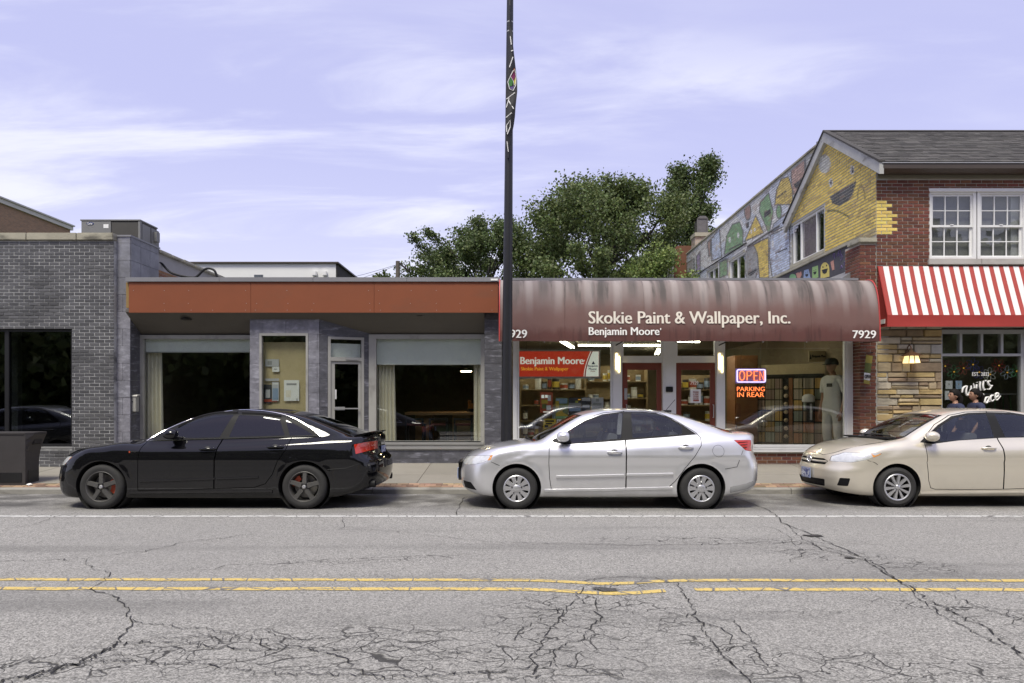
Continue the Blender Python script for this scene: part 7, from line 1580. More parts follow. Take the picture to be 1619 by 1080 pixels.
def wheel(root, x, z, R_t, R_r, y, sg, style, mats):
    """tyre, rim, spokes and brake, on a hub Empty-less part tree: wheel (tyre) > rim, spoke, hub_cap"""
    w = .20; m = MB(); s = sg
    prof = [(R_r - .012, 0), (R_r + .012, -.006), (R_t - .055, -.012), (R_t - .022, .002), (R_t - .004, .03), (R_t, .06), (R_t, w - .06), (R_t - .004, w - .03), (R_t - .022, w), (R_r, w)]
    m.lathe([(r, -s * h) for r, h in prof], 56, (x, y, z), 'y')
    for k in range(5): r = R_r + .025 + k * 0
    t = m.build('wheel', 'tyre', root, smooth=35, world=False)
    m = MB(); m.lathe([(R_r, -s * .002), (R_r - .012, s * .004), (R_r - .022, -s * .01), (R_r - .03, -s * .06), (R_r - .05, -s * .15), (.06, -s * .155)], 48, (x, y, z), 'y'); m.build('rim', mats['rim'] if style != 'cover' else mats['rim'], t, smooth=40, world=False)
    m = MB(); m.lathe([(R_r * .72, -s * .11), (R_r * .72, -s * .13), (.03, -s * .13)], 32, (x, y, z), 'y'); m.lathe([(.03, -s * .11), (R_r * .72, -s * .11)], 32, (x, y, z), 'y'); m.build('brake_disc', 'disc_steel', t, smooth=30, world=False)
    if mats.get('caliper'):
        m = MB(); a0, a1 = mats['cal_ang']; n = 8
        P = [(R_r * .80 * math.cos(a), R_r * .80 * math.sin(a)) for a in np.linspace(a0, a1, n)] + [(R_r * .5 * math.cos(a), R_r * .5 * math.sin(a)) for a in np.linspace(a1, a0, n)]
        m.prism([(x + p, z + q) for p, q in P], 'y', y - s * .13, y - s * .065); m.build('caliper', mats['caliper'], t, world=False)
    def spoke(m, a, r0, r1, w0, w1, d0, d1, th=.03, mid=None):
        ca, sa = math.cos(a), math.sin(a); vs = []
        st = [(r0, w0, d0), (r0 + (r1 - r0) * .5, mid if mid else (w0 + w1) / 2, (d0 + d1) / 2 - .004), (r1, w1, d1)]
        for r, ww, dd in st:
            for q, e in ((-1, -th), (-.72, 0), (.72, 0), (1, -th)): lx, lz = r, q * ww / 2; vs.append((x + lx * ca - lz * sa, y + s * (dd + e), z + lx * sa + lz * ca))
        fs = [(i * 4 + k, (i + 1) * 4 + k, (i + 1) * 4 + k + 1, i * 4 + k + 1) for i in range(2) for k in range(3)] + [(0, 1, 2, 3), (11, 10, 9, 8)]
        m.add(vs, fs)
    n, pair, w0, w1, d0, d1, ph = mats['spokes']
    for k in range(n):
        for e in ((-1, 1) if pair else (0,)):
            m = MB(); spoke(m, ph + 2 * math.pi * k / n + e * pair, R_r * .2, R_r - .014, w0, w1, d0, d1, mid=mats.get('mid')); m.build('spoke', mats['face'], t, smooth=35, world=False)
    if style == 'cover':
        m = MB(); m.lathe([(R_r - .005, s * .003), (R_r - .014, s * .009), (R_r - .028, s * .002)], 48, (x, y, z), 'y'); m.build('cover_ring', mats['face'], t, smooth=40, world=False)
    m = MB(); hr = mats.get('hub', .055); m.lathe([(0.0001, s * (d0 + .012)), (hr * .7, s * (d0 + .010)), (hr, s * d0), (hr * 1.05, s * (d0 - .03))], 24, (x, y, z), 'y'); m.build('hub_cap', mats.get('cap', mats['face']), t, smooth=40, world=False)
    lr = mats.get('lug_r', .052)
    for k in range(5):
        a = ph + 2 * math.pi * (k + .5 * (style != 'cover')) / 5; m = MB(); m.cyl((x + lr * math.cos(a), y + s * (d0 - .02), z + lr * math.sin(a)), (x + lr * math.cos(a), y + s * (d0 + .006), z + lr * math.sin(a)), .0105, n=8); m.build('lug_nut', 'plastic_black', t, world=False)
    m = MB(); m.lathe([(R_t + .05, -s * .0), (R_t + .05, -s * .26), (.05, -s * .26)], 32, (x, y - s * .03, z + .01), 'y'); m.build('wheel_well', 'black_rubber', t, world=False)
    return t
def seats(root, xs, zs, mat, wid=.26):
    for (x, z) in zip(xs, zs):
        for y in (-.36, .36):
            m = MB(); m.box(x - .3, x + .2, y - wid, y + wid, z - .12, z + .05, bev=.05); b = MB()
            P = [(x + .12, z), (x + .3, z + .02), (x + .42, z + .52), (x + .3, z + .55)]; b.prism(rounded(P, .05), 'y', y - wid + .02, y + wid - .02); o = m.build('seat', mat, root, smooth=40, world=False); b.build('backrest', mat, o, smooth=40, world=False)
            h = MB(); h.box(x + .30, x + .41, y - .13, y + .13, z + .56, z + .74, bev=.04); h.build('headrest', mat, o, smooth=40, world=False)
def mirror(cb, x, z, sg, l, h, mat, tilt=0, depth=.17, capmat=None):
    y0 = cb.y_at(x + .05, z - h * .4, sg); m = MB(); bm = bmesh.new(); bmesh.ops.create_uvsphere(bm, u_segments=20, v_segments=12, radius=1)
    for v in bm.verts:
        p = v.co; px = p.x * l / 2; px = px if px < 0 else px * .75; v.co = Vector((x + px + l * .1, y0 + sg * (.06 + depth / 2 + p.y * depth / 2), z + p.z * h / 2 * (1 - .12 * p.x) + tilt * p.x))
        if v.co.x > x + l * .38: v.co.x = x + l * .38
    bm.verts.index_update(); m.add([v.co[:] for v in bm.verts], [[v.index for v in f.verts] for f in bm.faces]); bm.free(); o = m.build('mirror', mat, cb.root, smooth=50, world=False)
    a = MB(); a.prism([(x - .02, z - h * .5), (x + .1, z - h * .55), (x + .12, z - h * .3), (x + .02, z - h * .2)], 'y', y0 - sg * .04, y0 + sg * .1); a.build('mirror_arm', 'plastic_black', o, world=False); return o
def handle(cb, x, z, sg, l, mat, parent, h=.028, cup=True):
    y = cb.y_at(x, z, sg); m = MB()
    if cup:
        c = MB(); P = [(x + .05 * math.cos(t), z + .038 * math.sin(t)) for t in np.linspace(0, 2 * math.pi, 17)[:-1]]; c.prism(P, 'y', y + sg * -.004, y + sg * .0025); c.build('handle_cup', 'handle_shade', parent, world=False)
    pts = [(x - l / 2, y + sg * .004, z), (x - l / 2 + .02, y + sg * .03, z), (x, y + sg * .038, z + .003), (x + l / 2 - .02, y + sg * .03, z), (x + l / 2, y + sg * .004, z)]; m.tube(pts, [h * .35, h * .5, h * .52, h * .5, h * .35], 8); return m.build('door_handle', mat, parent, smooth=60, world=False)
def plate(root, x, z, face, nm='number_plate', y=0, tilt=0.0, txt='AB 1234'):
    m = MB(); m.box(x - .006, x + .006, y - .155, y + .155, z - .08, z + .08); o = m.build(nm, 'plate_blue', root, world=False)
    m = MB(); m.box(x + face * .0065, x + face * .008, y - .145, y + .145, z - .065, z + .06); m.build('plate_face', 'plate_face', o, world=False); return o
def plate_material():
    m = M('plate_face', (.55, .58, .64), .5, var=0); nt = m.node_tree; N = nt.nodes.new; L = nt.links.new; p = nt.nodes['Principled BSDF']; tc = N('ShaderNodeTexCoord')
    sp = N('ShaderNodeSeparateXYZ'); L(tc.outputs['Object'], sp.inputs[0]); v = N('ShaderNodeTexNoise'); v.inputs['Scale'].default_value = 26; v.inputs['Detail'].default_value = 2; L(tc.outputs['Object'], v.inputs[0])
    r = N('ShaderNodeMapRange'); r.inputs[1].default_value = .47; r.inputs[2].default_value = .55; L(v.outputs[0], r.inputs[0]); mx = N('ShaderNodeMix'); mx.data_type = 'RGBA'; mx.inputs[6].default_value = (.07, .09, .25, 1); mx.inputs[7].default_value = (.6, .63, .68, 1); L(r.outputs[0], mx.inputs[0]); L(mx.outputs[2], p.inputs['Base Color'])
plate_material(); M('plate_blue', (.28, .33, .48), .5, var=0)
M('tyre', (.022, .0215, .021), .82, var=.2, scale=12, bump=.15, bscale=60); M('disc_steel', (.2, .19, .18), .5, metal=.7); M('handle_shade', (.10, .10, .10), .5)
M('seat_grey', (.20, .20, .21), .9, var=.05); M('seat_dark', (.03, .03, .032), .8); M('lamp_clear', (.66, .67, .66), .15, metal=.35, var=.25, scale=14, coat=1); M('lamp_amber', (.62, .24, .02), .2, coat=1, var=.1, scale=30)
M('lamp_red', (.45, .022, .008), .15, coat=1, var=.12, scale=25); M('lamp_red_dark', (.10, .008, .006), .2, coat=1); M('grille_black', (.010, .010, .011), .5, var=.1, spec=.15)
def paint(name, c, metal, rough, flake=0):
    m = M(name, c, rough, metal=metal, var=0, coat=1.0, spec=.5 if metal else .0); p = m.node_tree.nodes['Principled BSDF']; p.inputs['Coat Roughness'].default_value = .04
    nt = m.node_tree; N = nt.nodes.new; tc = N('ShaderNodeTexCoord'); n = N('ShaderNodeTexNoise'); n.inputs['Scale'].default_value = 5; n.inputs['Detail'].default_value = 5; nt.links.new(tc.outputs['Object'], n.inputs[0])
    mr = N('ShaderNodeMapRange'); mr.inputs[3].default_value = rough * .8; mr.inputs[4].default_value = rough * 1.3; nt.links.new(n.outputs[0], mr.inputs[0]); nt.links.new(mr.outputs[0], p.inputs['Roughness'])
    if flake:  # road grime that thickens in blotches towards the sills
        sp = N('ShaderNodeSeparateXYZ'); nt.links.new(tc.outputs['Object'], sp.inputs[0]); r2 = N('ShaderNodeMapRange'); r2.inputs[1].default_value = .55; r2.inputs[2].default_value = .15; r2.inputs[4].default_value = flake; nt.links.new(sp.outputs[2], r2.inputs[0])
        mu = N('ShaderNodeMath'); mu.operation = 'MULTIPLY'; nt.links.new(r2.outputs[0], mu.inputs[0]); nt.links.new(n.outputs[0], mu.inputs[1]); mx = N('ShaderNodeMix'); mx.data_type = 'RGBA'; mx.inputs[6].default_value = (*c, 1); mx.inputs[7].default_value = (.13, .12, .105, 1); nt.links.new(mu.outputs[0], mx.inputs[0]); nt.links.new(mx.outputs[2], p.inputs['Base Color'])
    return m
paint('paint_silver', (.74, .74, .75), .7, .30, .5); paint('paint_black', (.006, .006, .007), 0.0, .25, .12); paint('paint_champagne', (.74, .685, .57), .55, .30, .4); paint('paint_grey', (.16, .165, .18), .6, .3)
glass('car_glass', (.58, .61, .60), 1.7, 1.5); glass('car_glass_tint', (.06, .06, .062), 1.3, 1.5)
M('alloy_silver', (.52, .52, .53), .35, metal=.7, var=.05); M('alloy_dark', (.10, .097, .092), .45, metal=.4, var=.15); M('caliper_red', (.42, .06, .02), .5)

def place_car(name, label, X0, Y, roll, cat='car', z=0.0):
    r = thing(name, label, cat, (X0, Y, z)); r.rotation_euler = (roll, 0, 0); r['group'] = 'cars parked along the kerb'; return r
CY = 10.68; ROLL = -.0205
def zroad_at(y): return road_z(y)
# ------------------------------------------------------------------ silver sedan
def silver_car():
    L = 4.50; W = .885; ax0, ax1 = .87, 3.52
    X0 = U(817, 9.8) - ax0
    root = place_car('parked_car', 'silver four door sedan parked in front of the paint shop', X0, CY, ROLL, z=-.038)
    c = dict(L=L, W=W, deck=[(-.2, .50), (0, .66), (.06, .745), (.25, .83), (.5, .905), (.8, .965), (1.1, 1.005), (1.5, .985), (2.2, .985), (3.0, 1.03), (3.6, 1.075), (4.0, 1.105), (4.3, 1.115), (4.44, 1.10), (4.6, 1.05)],
        roof=[(.9, .90), (1.08, 1.0), (1.35, 1.155), (1.62, 1.305), (1.82, 1.395), (2.05, 1.445), (2.4, 1.468), (2.75, 1.462), (3.1, 1.425), (3.45, 1.345), (3.8, 1.235), (4.1, 1.125), (4.3, 1.04)],
        section=[(.14, .93), (.25, .965), (.4, .985), (.58, 1.0), (.72, .998), (.85, .985), (.97, .955), (1.1, .90)], nose=[(.1, .16), (.2, .07), (.32, .02), (.45, .0), (.58, .01), (.66, .03), (.74, .09), (.85, .2)],
        tail=[(.15, L - .25), (.28, L - .08), (.42, L - .01), (.58, L), (.7, L - .03), (.85, L - .075), (1.0, L - .06), (1.1, L - .05)], belly=[(0, .27), (.3, .20), (.7, .17), (3.8, .18), (4.2, .24), (4.5, .30)], plan=[(0, .97), (.6, .985), (1.4, 1.0), (3.2, 1.0), (4.0, .985), (4.5, .95)],
        arches=[(ax0, .31, .352), (ax1, .31, .352)], crown=.075, r_shoulder=.10, nose_plan=(.22, .22), tail_plan=(.10, .17), cab_x=2.6, wrap=.11, roof_crown=.12, belt=.98, cab_w=.80, tumble=.38, cabin=(1.15, 3.75), wrap_x=.10, r_belt=.06)
    cb = CarBuilder(c, root, 'paint_silver')
    def q(P, d=9.98):  # side-view points read off the photograph, in this car's metres
        return [((700 + u / 3.113 - CX) * d / F_PX - X0, EYE - (620 + v / 3.113 - HY) * d / F_PX + .012) for u, v in P]
    dlo = q([(533, 236), (590, 200), (700, 136), (790, 105), (890, 92), (1000, 92), (1060, 99), (1120, 120), (1180, 157), (1248, 204), (1100, 217), (900, 232), (700, 247), (600, 252), (548, 243)])
    g1 = rounded(q([(608, 190), (700, 143), (795, 110), (893, 99), (874, 224), (700, 238), (640, 246), (620, 235)]), .02); g2 = rounded(q([(933, 97), (1000, 98), (1055, 105), (1110, 124), (1176, 166), (1176, 203), (1050, 212), (931, 221)]), .025)
    door1 = q([(900, 86), (905, 86), (898, 250), (896, 400), (895, 500), (700, 502), (535, 502), (524, 440), (520, 350), (526, 290), (540, 240), (560, 218), (650, 160)], 9.9)
    d1 = q([(522, 250), (560, 215), (640, 165), (720, 122), (800, 97), (903, 88), (899, 250), (897, 468), (760, 470), (532, 474), (523, 420), (519, 340)], 9.9); d2 = q([(903, 88), (1010, 88), (1080, 98), (1150, 130), (1252, 196), (1272, 222), (1268, 260), (1235, 310), (1185, 370), (1140, 430), (1105, 466), (897, 468), (899, 250)], 9.9)
    for sg in (-1, 1):
        cb.windows(dlo, [g1, g2], sg, 'car_glass', 'plastic_black')
        a = cb.panel(d1, sg, 'front_door'); b = cb.panel(d2, sg, 'rear_door'); 
        hx = q([(845, 292), (1197, 269)], 9.82)
        handle(cb, *hx[0], sg, .21, 'paint_silver', a); handle(cb, *hx[1], sg, .21, 'paint_silver', b)
        m1 = q([(558, 414), (700, 412), (893, 407)], 9.81); m2 = q([(903, 405), (1000, 404), (1133, 401)], 9.81)
        for mm, dd in ((m1, a), (m2, b)):
            xs = np.linspace(mm[0][0], mm[-1][0], 14); cb.strip([(x, np.interp(x, [p[0] for p in mm], [p[1] for p in mm])) for x in xs], .042, 'side_moulding', 'paint_silver', sg, .02, dd)
        sl = q([(500, 482), (800, 478), (1130, 470)], 9.82); xs = np.linspace(sl[0][0], sl[-1][0], 24); cb.strip([(x, np.interp(x, [p[0] for p in sl], [p[1] for p in sl])) for x in xs], .05, 'sill', 'paint_silver', sg, .016)
        hl = rounded(q([(92, 357), (106, 318), (150, 310), (248, 303), (238, 325), (195, 342), (130, 355)], 10.0), .012); o = cb.panel(hl, sg, 'headlight', 'lamp_clear', .003, y0=.18); 
        am = rounded(q([(222, 330), (236, 306), (247, 304), (238, 326)], 9.95), .004)
        x_, z_ = np.mean([p[0] for p in am]), np.mean([p[1] for p in am]); mm = MB(); mm.v = [(px, cb.y_at(px, pz, sg) + sg * .003, pz) for px, pz in am]; mm.f = [tuple(range(len(am)))]; mm.build('indicator', 'lamp_amber', o, world=False)
        tl = rounded(q([(1421, 231), (1509, 230), (1518, 288), (1475, 281)], 9.98), .012); o = cb.panel(tl, sg, 'tail_light', 'lamp_red', .003, y0=.35)
        for k in range(3): st = q([(1440 + k * 12, 243 + k * 12), (1490 - k * 2, 241 + k * 12)], 9.97); cb.strip([(x, np.interp(x, [st[0][0], st[1][0]], [st[0][1], st[1][1]])) for x in np.linspace(st[0][0], st[1][0], 5)], .018, 'lamp_bar', 'lamp_red_dark', sg, .004, o)
        fg = rounded(q([(97, 433), (140, 437), (170, 474), (106, 468)], 10.05), .01); cb.panel(fg, sg, 'fog_recess', 'grille_black', .002, y0=.3)
        mirror(cb, *q([(592, 217)], 9.75)[0], sg, .23, .155, 'paint_silver')
        fx, fz = q([(1356, 287)], 9.83)[0]; ff = MB(); P = [(fx + .085 * math.cos(t), fz + .085 * math.sin(t)) for t in np.linspace(0, 2 * math.pi, 33)[:-1]]
        if sg < 0: cb.panel(P, sg, 'fuel_flap', gap=.004)
        for a_ in ([(240, 348), (270, 352)],): pass
        bl = q([(1425, 368), (1380, 373), (1440, 362), (1462, 300), (1470, 283)], 9.9)
        sm = MB(); pts = [Vector((x, cb.y_at(x, z, sg) + sg * .0008, z)) for x, z in bl[1:]]; sm.tube(pts, .0035, 5); sm.build('bumper_seam', 'plastic_black', root, world=False)
        bl = q([(238, 338), (280, 356)], 9.9); sm = MB(); pts = [Vector((x, cb.y_at(x, z, sg) + sg * .0008, z)) for x, z in bl]; sm.tube(pts, .0035, 5); sm.build('bumper_seam', 'plastic_black', root, world=False)
        lw = q([(1402, 478), (1480, 462), (1548, 432)], 9.95); xs = np.linspace(lw[0][0], lw[-1][0] - .05, 10); cb.strip([(x, np.interp(x, [p[0] for p in lw], [p[1] for p in lw]) + .02) for x in xs], .10, 'bumper_valance', 'trim_grey', sg, .006)
    cb.screen(((1.10, .68), (1.84, .57), .9), 'windscreen', 'car_glass'); cb.screen(((4.05, .64), (3.36, .55), .9), 'rear_window', 'car_glass_tint')
    b = cb.done()
    for ax in (ax0, ax1):
        for sg in (-1, 1): wheel(root, ax, .302, .302, .198, sg * (W - .005), sg, 'cover', dict(rim='plastic_black', face='alloy_silver', spokes=(5, .30, .072, .098, .012, .006, R(18)), hub=.058, lug_r=.072, mid=.062))
    seats(root, (1.95, 2.85), (.55, .57), 'seat_grey'); m = MB(); m.box(1.3, 1.75, -.66, .66, .55, .93, bev=.08); m.build('dashboard', 'seat_dark', root, world=False)
    m = MB(); m.tube([(1.86 + .05 * math.sin(t), -.36 + .18 * math.cos(t), .9 + .17 * math.sin(t)) for t in np.linspace(0, 2 * math.pi, 25)[:-1]], .014, 6, closed=True); m.build('steering_wheel', 'plastic_black', root, world=False)
    m = MB(); m.box(3.5, 4.0, -.6, .6, .95, 1.0); m.build('parcel_shelf', 'seat_grey', root, world=False)
    plate(root, -.035, .46, -1); m = MB(); m.box(-.02, .03, -.17, .17, .36, .55); m.build('plate_holder', 'plastic_black', root, world=False)
    m = MB(); m.prism(rounded([(-.3, .56), (.3, .56), (.36, .66), (-.36, .66)], .03), 'x', -.01, .1); m.build('grille', 'grille_black', root, world=False)
    # wipers and aerial
    m = MB(); m.tube([(1.04, -.2, 1.03), (1.02, -.5, 1.01), (1.06, -.58, 1.02)], .008, 5); m.tube([(1.0, .1, 1.04), (1.02, -.35, 1.03)], .008, 5); m.build('wiper', 'plastic_black', root, world=False)
    m = MB(); m.box(3.18, 3.30, -.015, .015, 1.40, 1.435); m.tube([(3.21, 0, 1.425), (3.36, 0, 1.60)], .004, 5); m.build('aerial', 'plastic_black', root, world=False)
    return root
M('trim_grey', (.22, .22, .22), .6, var=.1)
# ------------------------------------------------------------------ black sedan
def black_car():
    L = 4.92; W = .935; ax0, ax1 = .93, 3.85
    X0 = U(158.5, 9.8) - ax0
    root = place_car('parked_car', 'black four door sedan with orange calipers parked by the restaurant', X0, CY + .06, ROLL, z=-.038)
    c = dict(L=L, W=W, deck=[(-.2, .47), (0, .655), (.08, .76), (.25, .835), (.5, .895), (.9, .955), (1.2, .995), (1.6, .96), (2.4, .965), (3.2, 1.0), (3.8, 1.035), (4.2, 1.06), (4.6, 1.075), (4.82, 1.07), (5.0, 1.02)],
        roof=[(1.05, .90), (1.25, .985), (1.5, 1.11), (1.8, 1.25), (2.05, 1.345), (2.38, 1.415), (2.78, 1.452), (3.15, 1.455), (3.45, 1.43), (3.75, 1.37), (4.05, 1.27), (4.35, 1.16), (4.6, 1.065), (4.8, .97)],
        section=[(.14, .94), (.25, .965), (.40, .985), (.47, .988), (.60, .998), (.74, 1.0), (.845, .995), (.875, .982), (.95, .955), (1.1, .88)], nose=[(.1, .14), (.2, .05), (.32, .01), (.45, .0), (.58, .02), (.68, .06), (.76, .13), (.85, .25)],
        tail=[(.15, L - .3), (.25, L - .12), (.38, L - .03), (.55, L), (.68, L - .01), (.78, L - .10), (.9, L - .13), (1.0, L - .12), (1.05, L - .12)], belly=[(0, .24), (.3, .17), (.7, .15), (4.2, .16), (4.6, .24), (4.9, .32)], plan=[(0, .97), (.6, .985), (1.5, 1.0), (3.6, 1.0), (4.3, .985), (4.9, .95)],
        arches=[(ax0, .325, .372), (ax1, .325, .372)], crown=.07, r_shoulder=.06, nose_plan=(.24, .24), tail_plan=(.14, .15), cab_x=3.0, wrap=.10, roof_crown=.12, belt=.94, cab_w=.84, tumble=.40, cabin=(1.32, 4.2), wrap_x=.10, r_belt=.05)
    cb = CarBuilder(c, root, 'paint_black')
    def q(P, d=9.95): return [((60 + u / 2.791 - CX) * d / F_PX - X0, EYE - (620 + v / 2.791 - HY) * d / F_PX + .012) for u, v in P]
    dlo = q([(490, 209), (540, 168), (600, 130), (680, 98), (770, 82), (870, 79), (980, 85), (1070, 101), (1140, 127), (1200, 160), (1243, 191), (1000, 196), (700, 203)])
    g1 = rounded(q([(555, 196), (600, 158), (680, 118), (760, 100), (843, 97), (800, 196), (700, 199)]), .015); g2 = rounded(q([(868, 99), (960, 103), (1054, 118), (1086, 188), (960, 192), (842, 195)]), .015); g3 = rounded(q([(1082, 120), (1130, 142), (1180, 168), (1212, 187), (1110, 189)]), .01)
    d1 = q([(447, 330), (452, 262), (466, 217), (540, 160), (620, 112), (720, 84), (862, 76), (820, 160), (797, 230), (785, 300), (781, 424), (600, 430), (445, 432)], 9.87); d2 = q([(862, 76), (990, 83), (1070, 98), (1100, 150), (1112, 205), (1098, 252), (1062, 305), (1040, 360), (1008, 402), (960, 418), (781, 424), (785, 300), (797, 230), (820, 160)], 9.87)
    for sg in (-1, 1):
        cb.windows(dlo, [g1, g2, g3], sg, 'car_glass_tint', 'grille_black')
        a = cb.panel(d1, sg, 'front_door'); b = cb.panel(d2, sg, 'rear_door'); hx = q([(740, 250), (1040, 241)], 9.78)
        handle(cb, *hx[0], sg, .23, 'paint_black', a, .034); handle(cb, *hx[1], sg, .23, 'paint_black', b, .034)
        # bright line round the side windows
        tr = q([(478, 212), (540, 166), (600, 127), (680, 95), (770, 78), (870, 75), (980, 81), (1070, 97), (1140, 123), (1200, 156), (1247, 193)], 9.96); bt = q([(1247, 193), (1100, 196), (900, 201), (700, 206), (478, 212)], 9.93)
        m = MB(); m.tube([(x, cb.y_at(x, z, sg) + sg * .003, z) for x, z in smooth_prof(tr, 4)], .007, 5); m.tube([(x, cb.y_at(x, z, sg) + sg * .004, z) for x, z in smooth_prof(bt, 5)], .009, 5); m.build('chrome_trim', 'chrome', root, smooth=60, world=False)
        m = MB(); wv = q([(600, 150), (680, 108), (760, 90), (850, 88)], 9.9); wv2 = q([(872, 90), (960, 93), (1052, 104)], 9.9)
        for w_, dd in ((wv, a), (wv2, b)): cb.strip(smooth_prof(w_, 5), .045, 'rain_visor', 'plastic_black', sg, .022, dd)
        lc = q([(447, 392), (600, 388), (778, 381)], 9.8); lc2 = q([(786, 381), (900, 377), (970, 374)], 9.8)
        for l_, dd in ((lc, a), (lc2, b)): cb.strip(smooth_prof(l_, 6), .035, 'side_crease', 'paint_black', sg, .012, dd)
        sl = q([(400, 443), (700, 440), (1030, 437)], 9.8); cb.strip(smooth_prof(sl, 10), .045, 'sill', 'paint_black', sg, .016)
        hl = rounded(q([(95, 322), (104, 295), (120, 281), (167, 278), (150, 298), (128, 318)], 10.0), .01); o = cb.panel(hl, sg, 'headlight', 'lamp_clear', .003, y0=.25)
        am = q([(128, 316), (152, 288), (166, 280), (150, 299)], 9.97); m = MB(); m.v = [(x, cb.y_at(x, z, sg) + sg * .004, z) for x, z in am]; m.f = [(0, 1, 2, 3)]; m.build('indicator', 'lamp_amber', o, world=False)
        tl = rounded(q([(1401, 226), (1440, 218), (1502, 211), (1503, 245), (1410, 269)], 10.0), .01); o = cb.panel(tl, sg, 'tail_light', 'lamp_red', .003, y0=.3)
        mirror(cb, *q([(565, 186)], 9.7)[0], sg, .26, .15, 'paint_black')
        bl = q([(1288, 336), (1370, 330), (1420, 312), (1500, 300)], 9.95); m = MB(); m.tube([(x, cb.y_at(x, z, sg) + sg * .0008, z) for x, z in bl], .0035, 5); m.build('bumper_seam', 'plastic_black', root, world=False)
        ex, ez = q([(1470, 404)], 9.95)[0]; yy = sg * (W - .25); m = MB(); m.lathe([(.052, 0), (.055, .1), (.048, .105), (.044, .02)], 20, (ex - .06, yy, ez), 'x'); m.build('exhaust_tip', 'plastic_black', root, smooth=40, world=False)
        if sg < 0:
            e = q([(400, 262), (412, 255), (436, 257)], 9.82); m = MB(); m.box(e[0][0], e[0][0] + .02, cb.y_at(*e[0], sg) - .004, cb.y_at(*e[0], sg) + .002, e[0][1] - .012, e[0][1] + .012); m.build('badge', 'caliper_red', root, world=False)
            m = MB(); m.box(e[0][0] + .024, e[2][0], cb.y_at(*e[1], sg) - .004, cb.y_at(*e[1], sg) + .002, e[0][1] - .01, e[0][1] + .008); m.build('badge', 'chrome', root, world=False)
        jk = q([(925, 460), (965, 437), (1035, 436), (1040, 458)], 9.9); m = MB(); m.prism(jk, 'y', sg * (W - .06), sg * (W - .1)); m.build('sill_skirt', 'plastic_black', root, world=False)
    cb.screen(((1.31, .70), (2.15, .58), .9), 'windscreen', 'car_glass_tint'); cb.screen(((4.55, .66), (3.70, .56), .9), 'rear_window', 'car_glass_tint')
    # sunroof glass
    me = boolean(cb.body.copy(), prism_mesh(rounded([(2.55, -.42), (3.45, -.42), (3.45, .42), (2.55, .42)], .08), 'z', 1.3, 2), 'INTERSECT'); cb.body = boolean(cb.body, prism_mesh(rounded([(2.54, -.43), (3.46, -.43), (3.46, .43), (2.54, .43)], .08), 'z', 1.3, 2), 'DIFFERENCE'); cb.finish(me, 'sunroof', 'grille_black')
    cb.done()
    for ax in (ax0, ax1):
        for sg in (-1, 1): wheel(root, ax, .325, .325, .228, sg * (W - .005), sg, 'alloy', dict(rim='alloy_dark', face='alloy_dark', spokes=(5, 0, .085, .078, .004, -.004, R(92 if ax == ax0 else 88)), hub=.03, cap='alloy_silver', lug_r=.05, mid=.07, caliper='caliper_red', cal_ang=(R(-35), R(40)) if ax == ax0 else (R(120), R(178))))
    m = MB()
    for k in range(25):   # boot-lid spoiler: a flicked-up blade across the rear edge
        y = -.68 + 1.36 * k / 24; x0 = 4.58 - .10 * (abs(y) / .68) ** 2; e = 1 - .25 * (abs(y) / .68) ** 4; m.v += [(x0 - .04, y, 1.03), (x0 + .10, y, 1.075), (x0 + .235, y, 1.06 + .06 * e), (x0 + .24, y, 1.048 + .06 * e), (x0 + .14, y, 1.04)]
    for k in range(24):
        for j in range(5): a = k * 5 + j; b = k * 5 + (j + 1) % 5; m.f.append((a, b, b + 5, a + 5))
    m.f += [(0, 1, 2, 3, 4), (124, 123, 122, 121, 120)]; m.build('spoiler', 'paint_black', root, smooth=30, world=False)
    seats(root, (2.3, 3.25), (.53, .55), 'seat_dark'); plate(root, L - .105, .80, 1); m = MB(); m.box(L - .13, L - .115, -.13, .13, .90, .95); m.build('rear_emblem', 'chrome', root, world=False)
    plate(root, -.01, .45, -1)
    return root
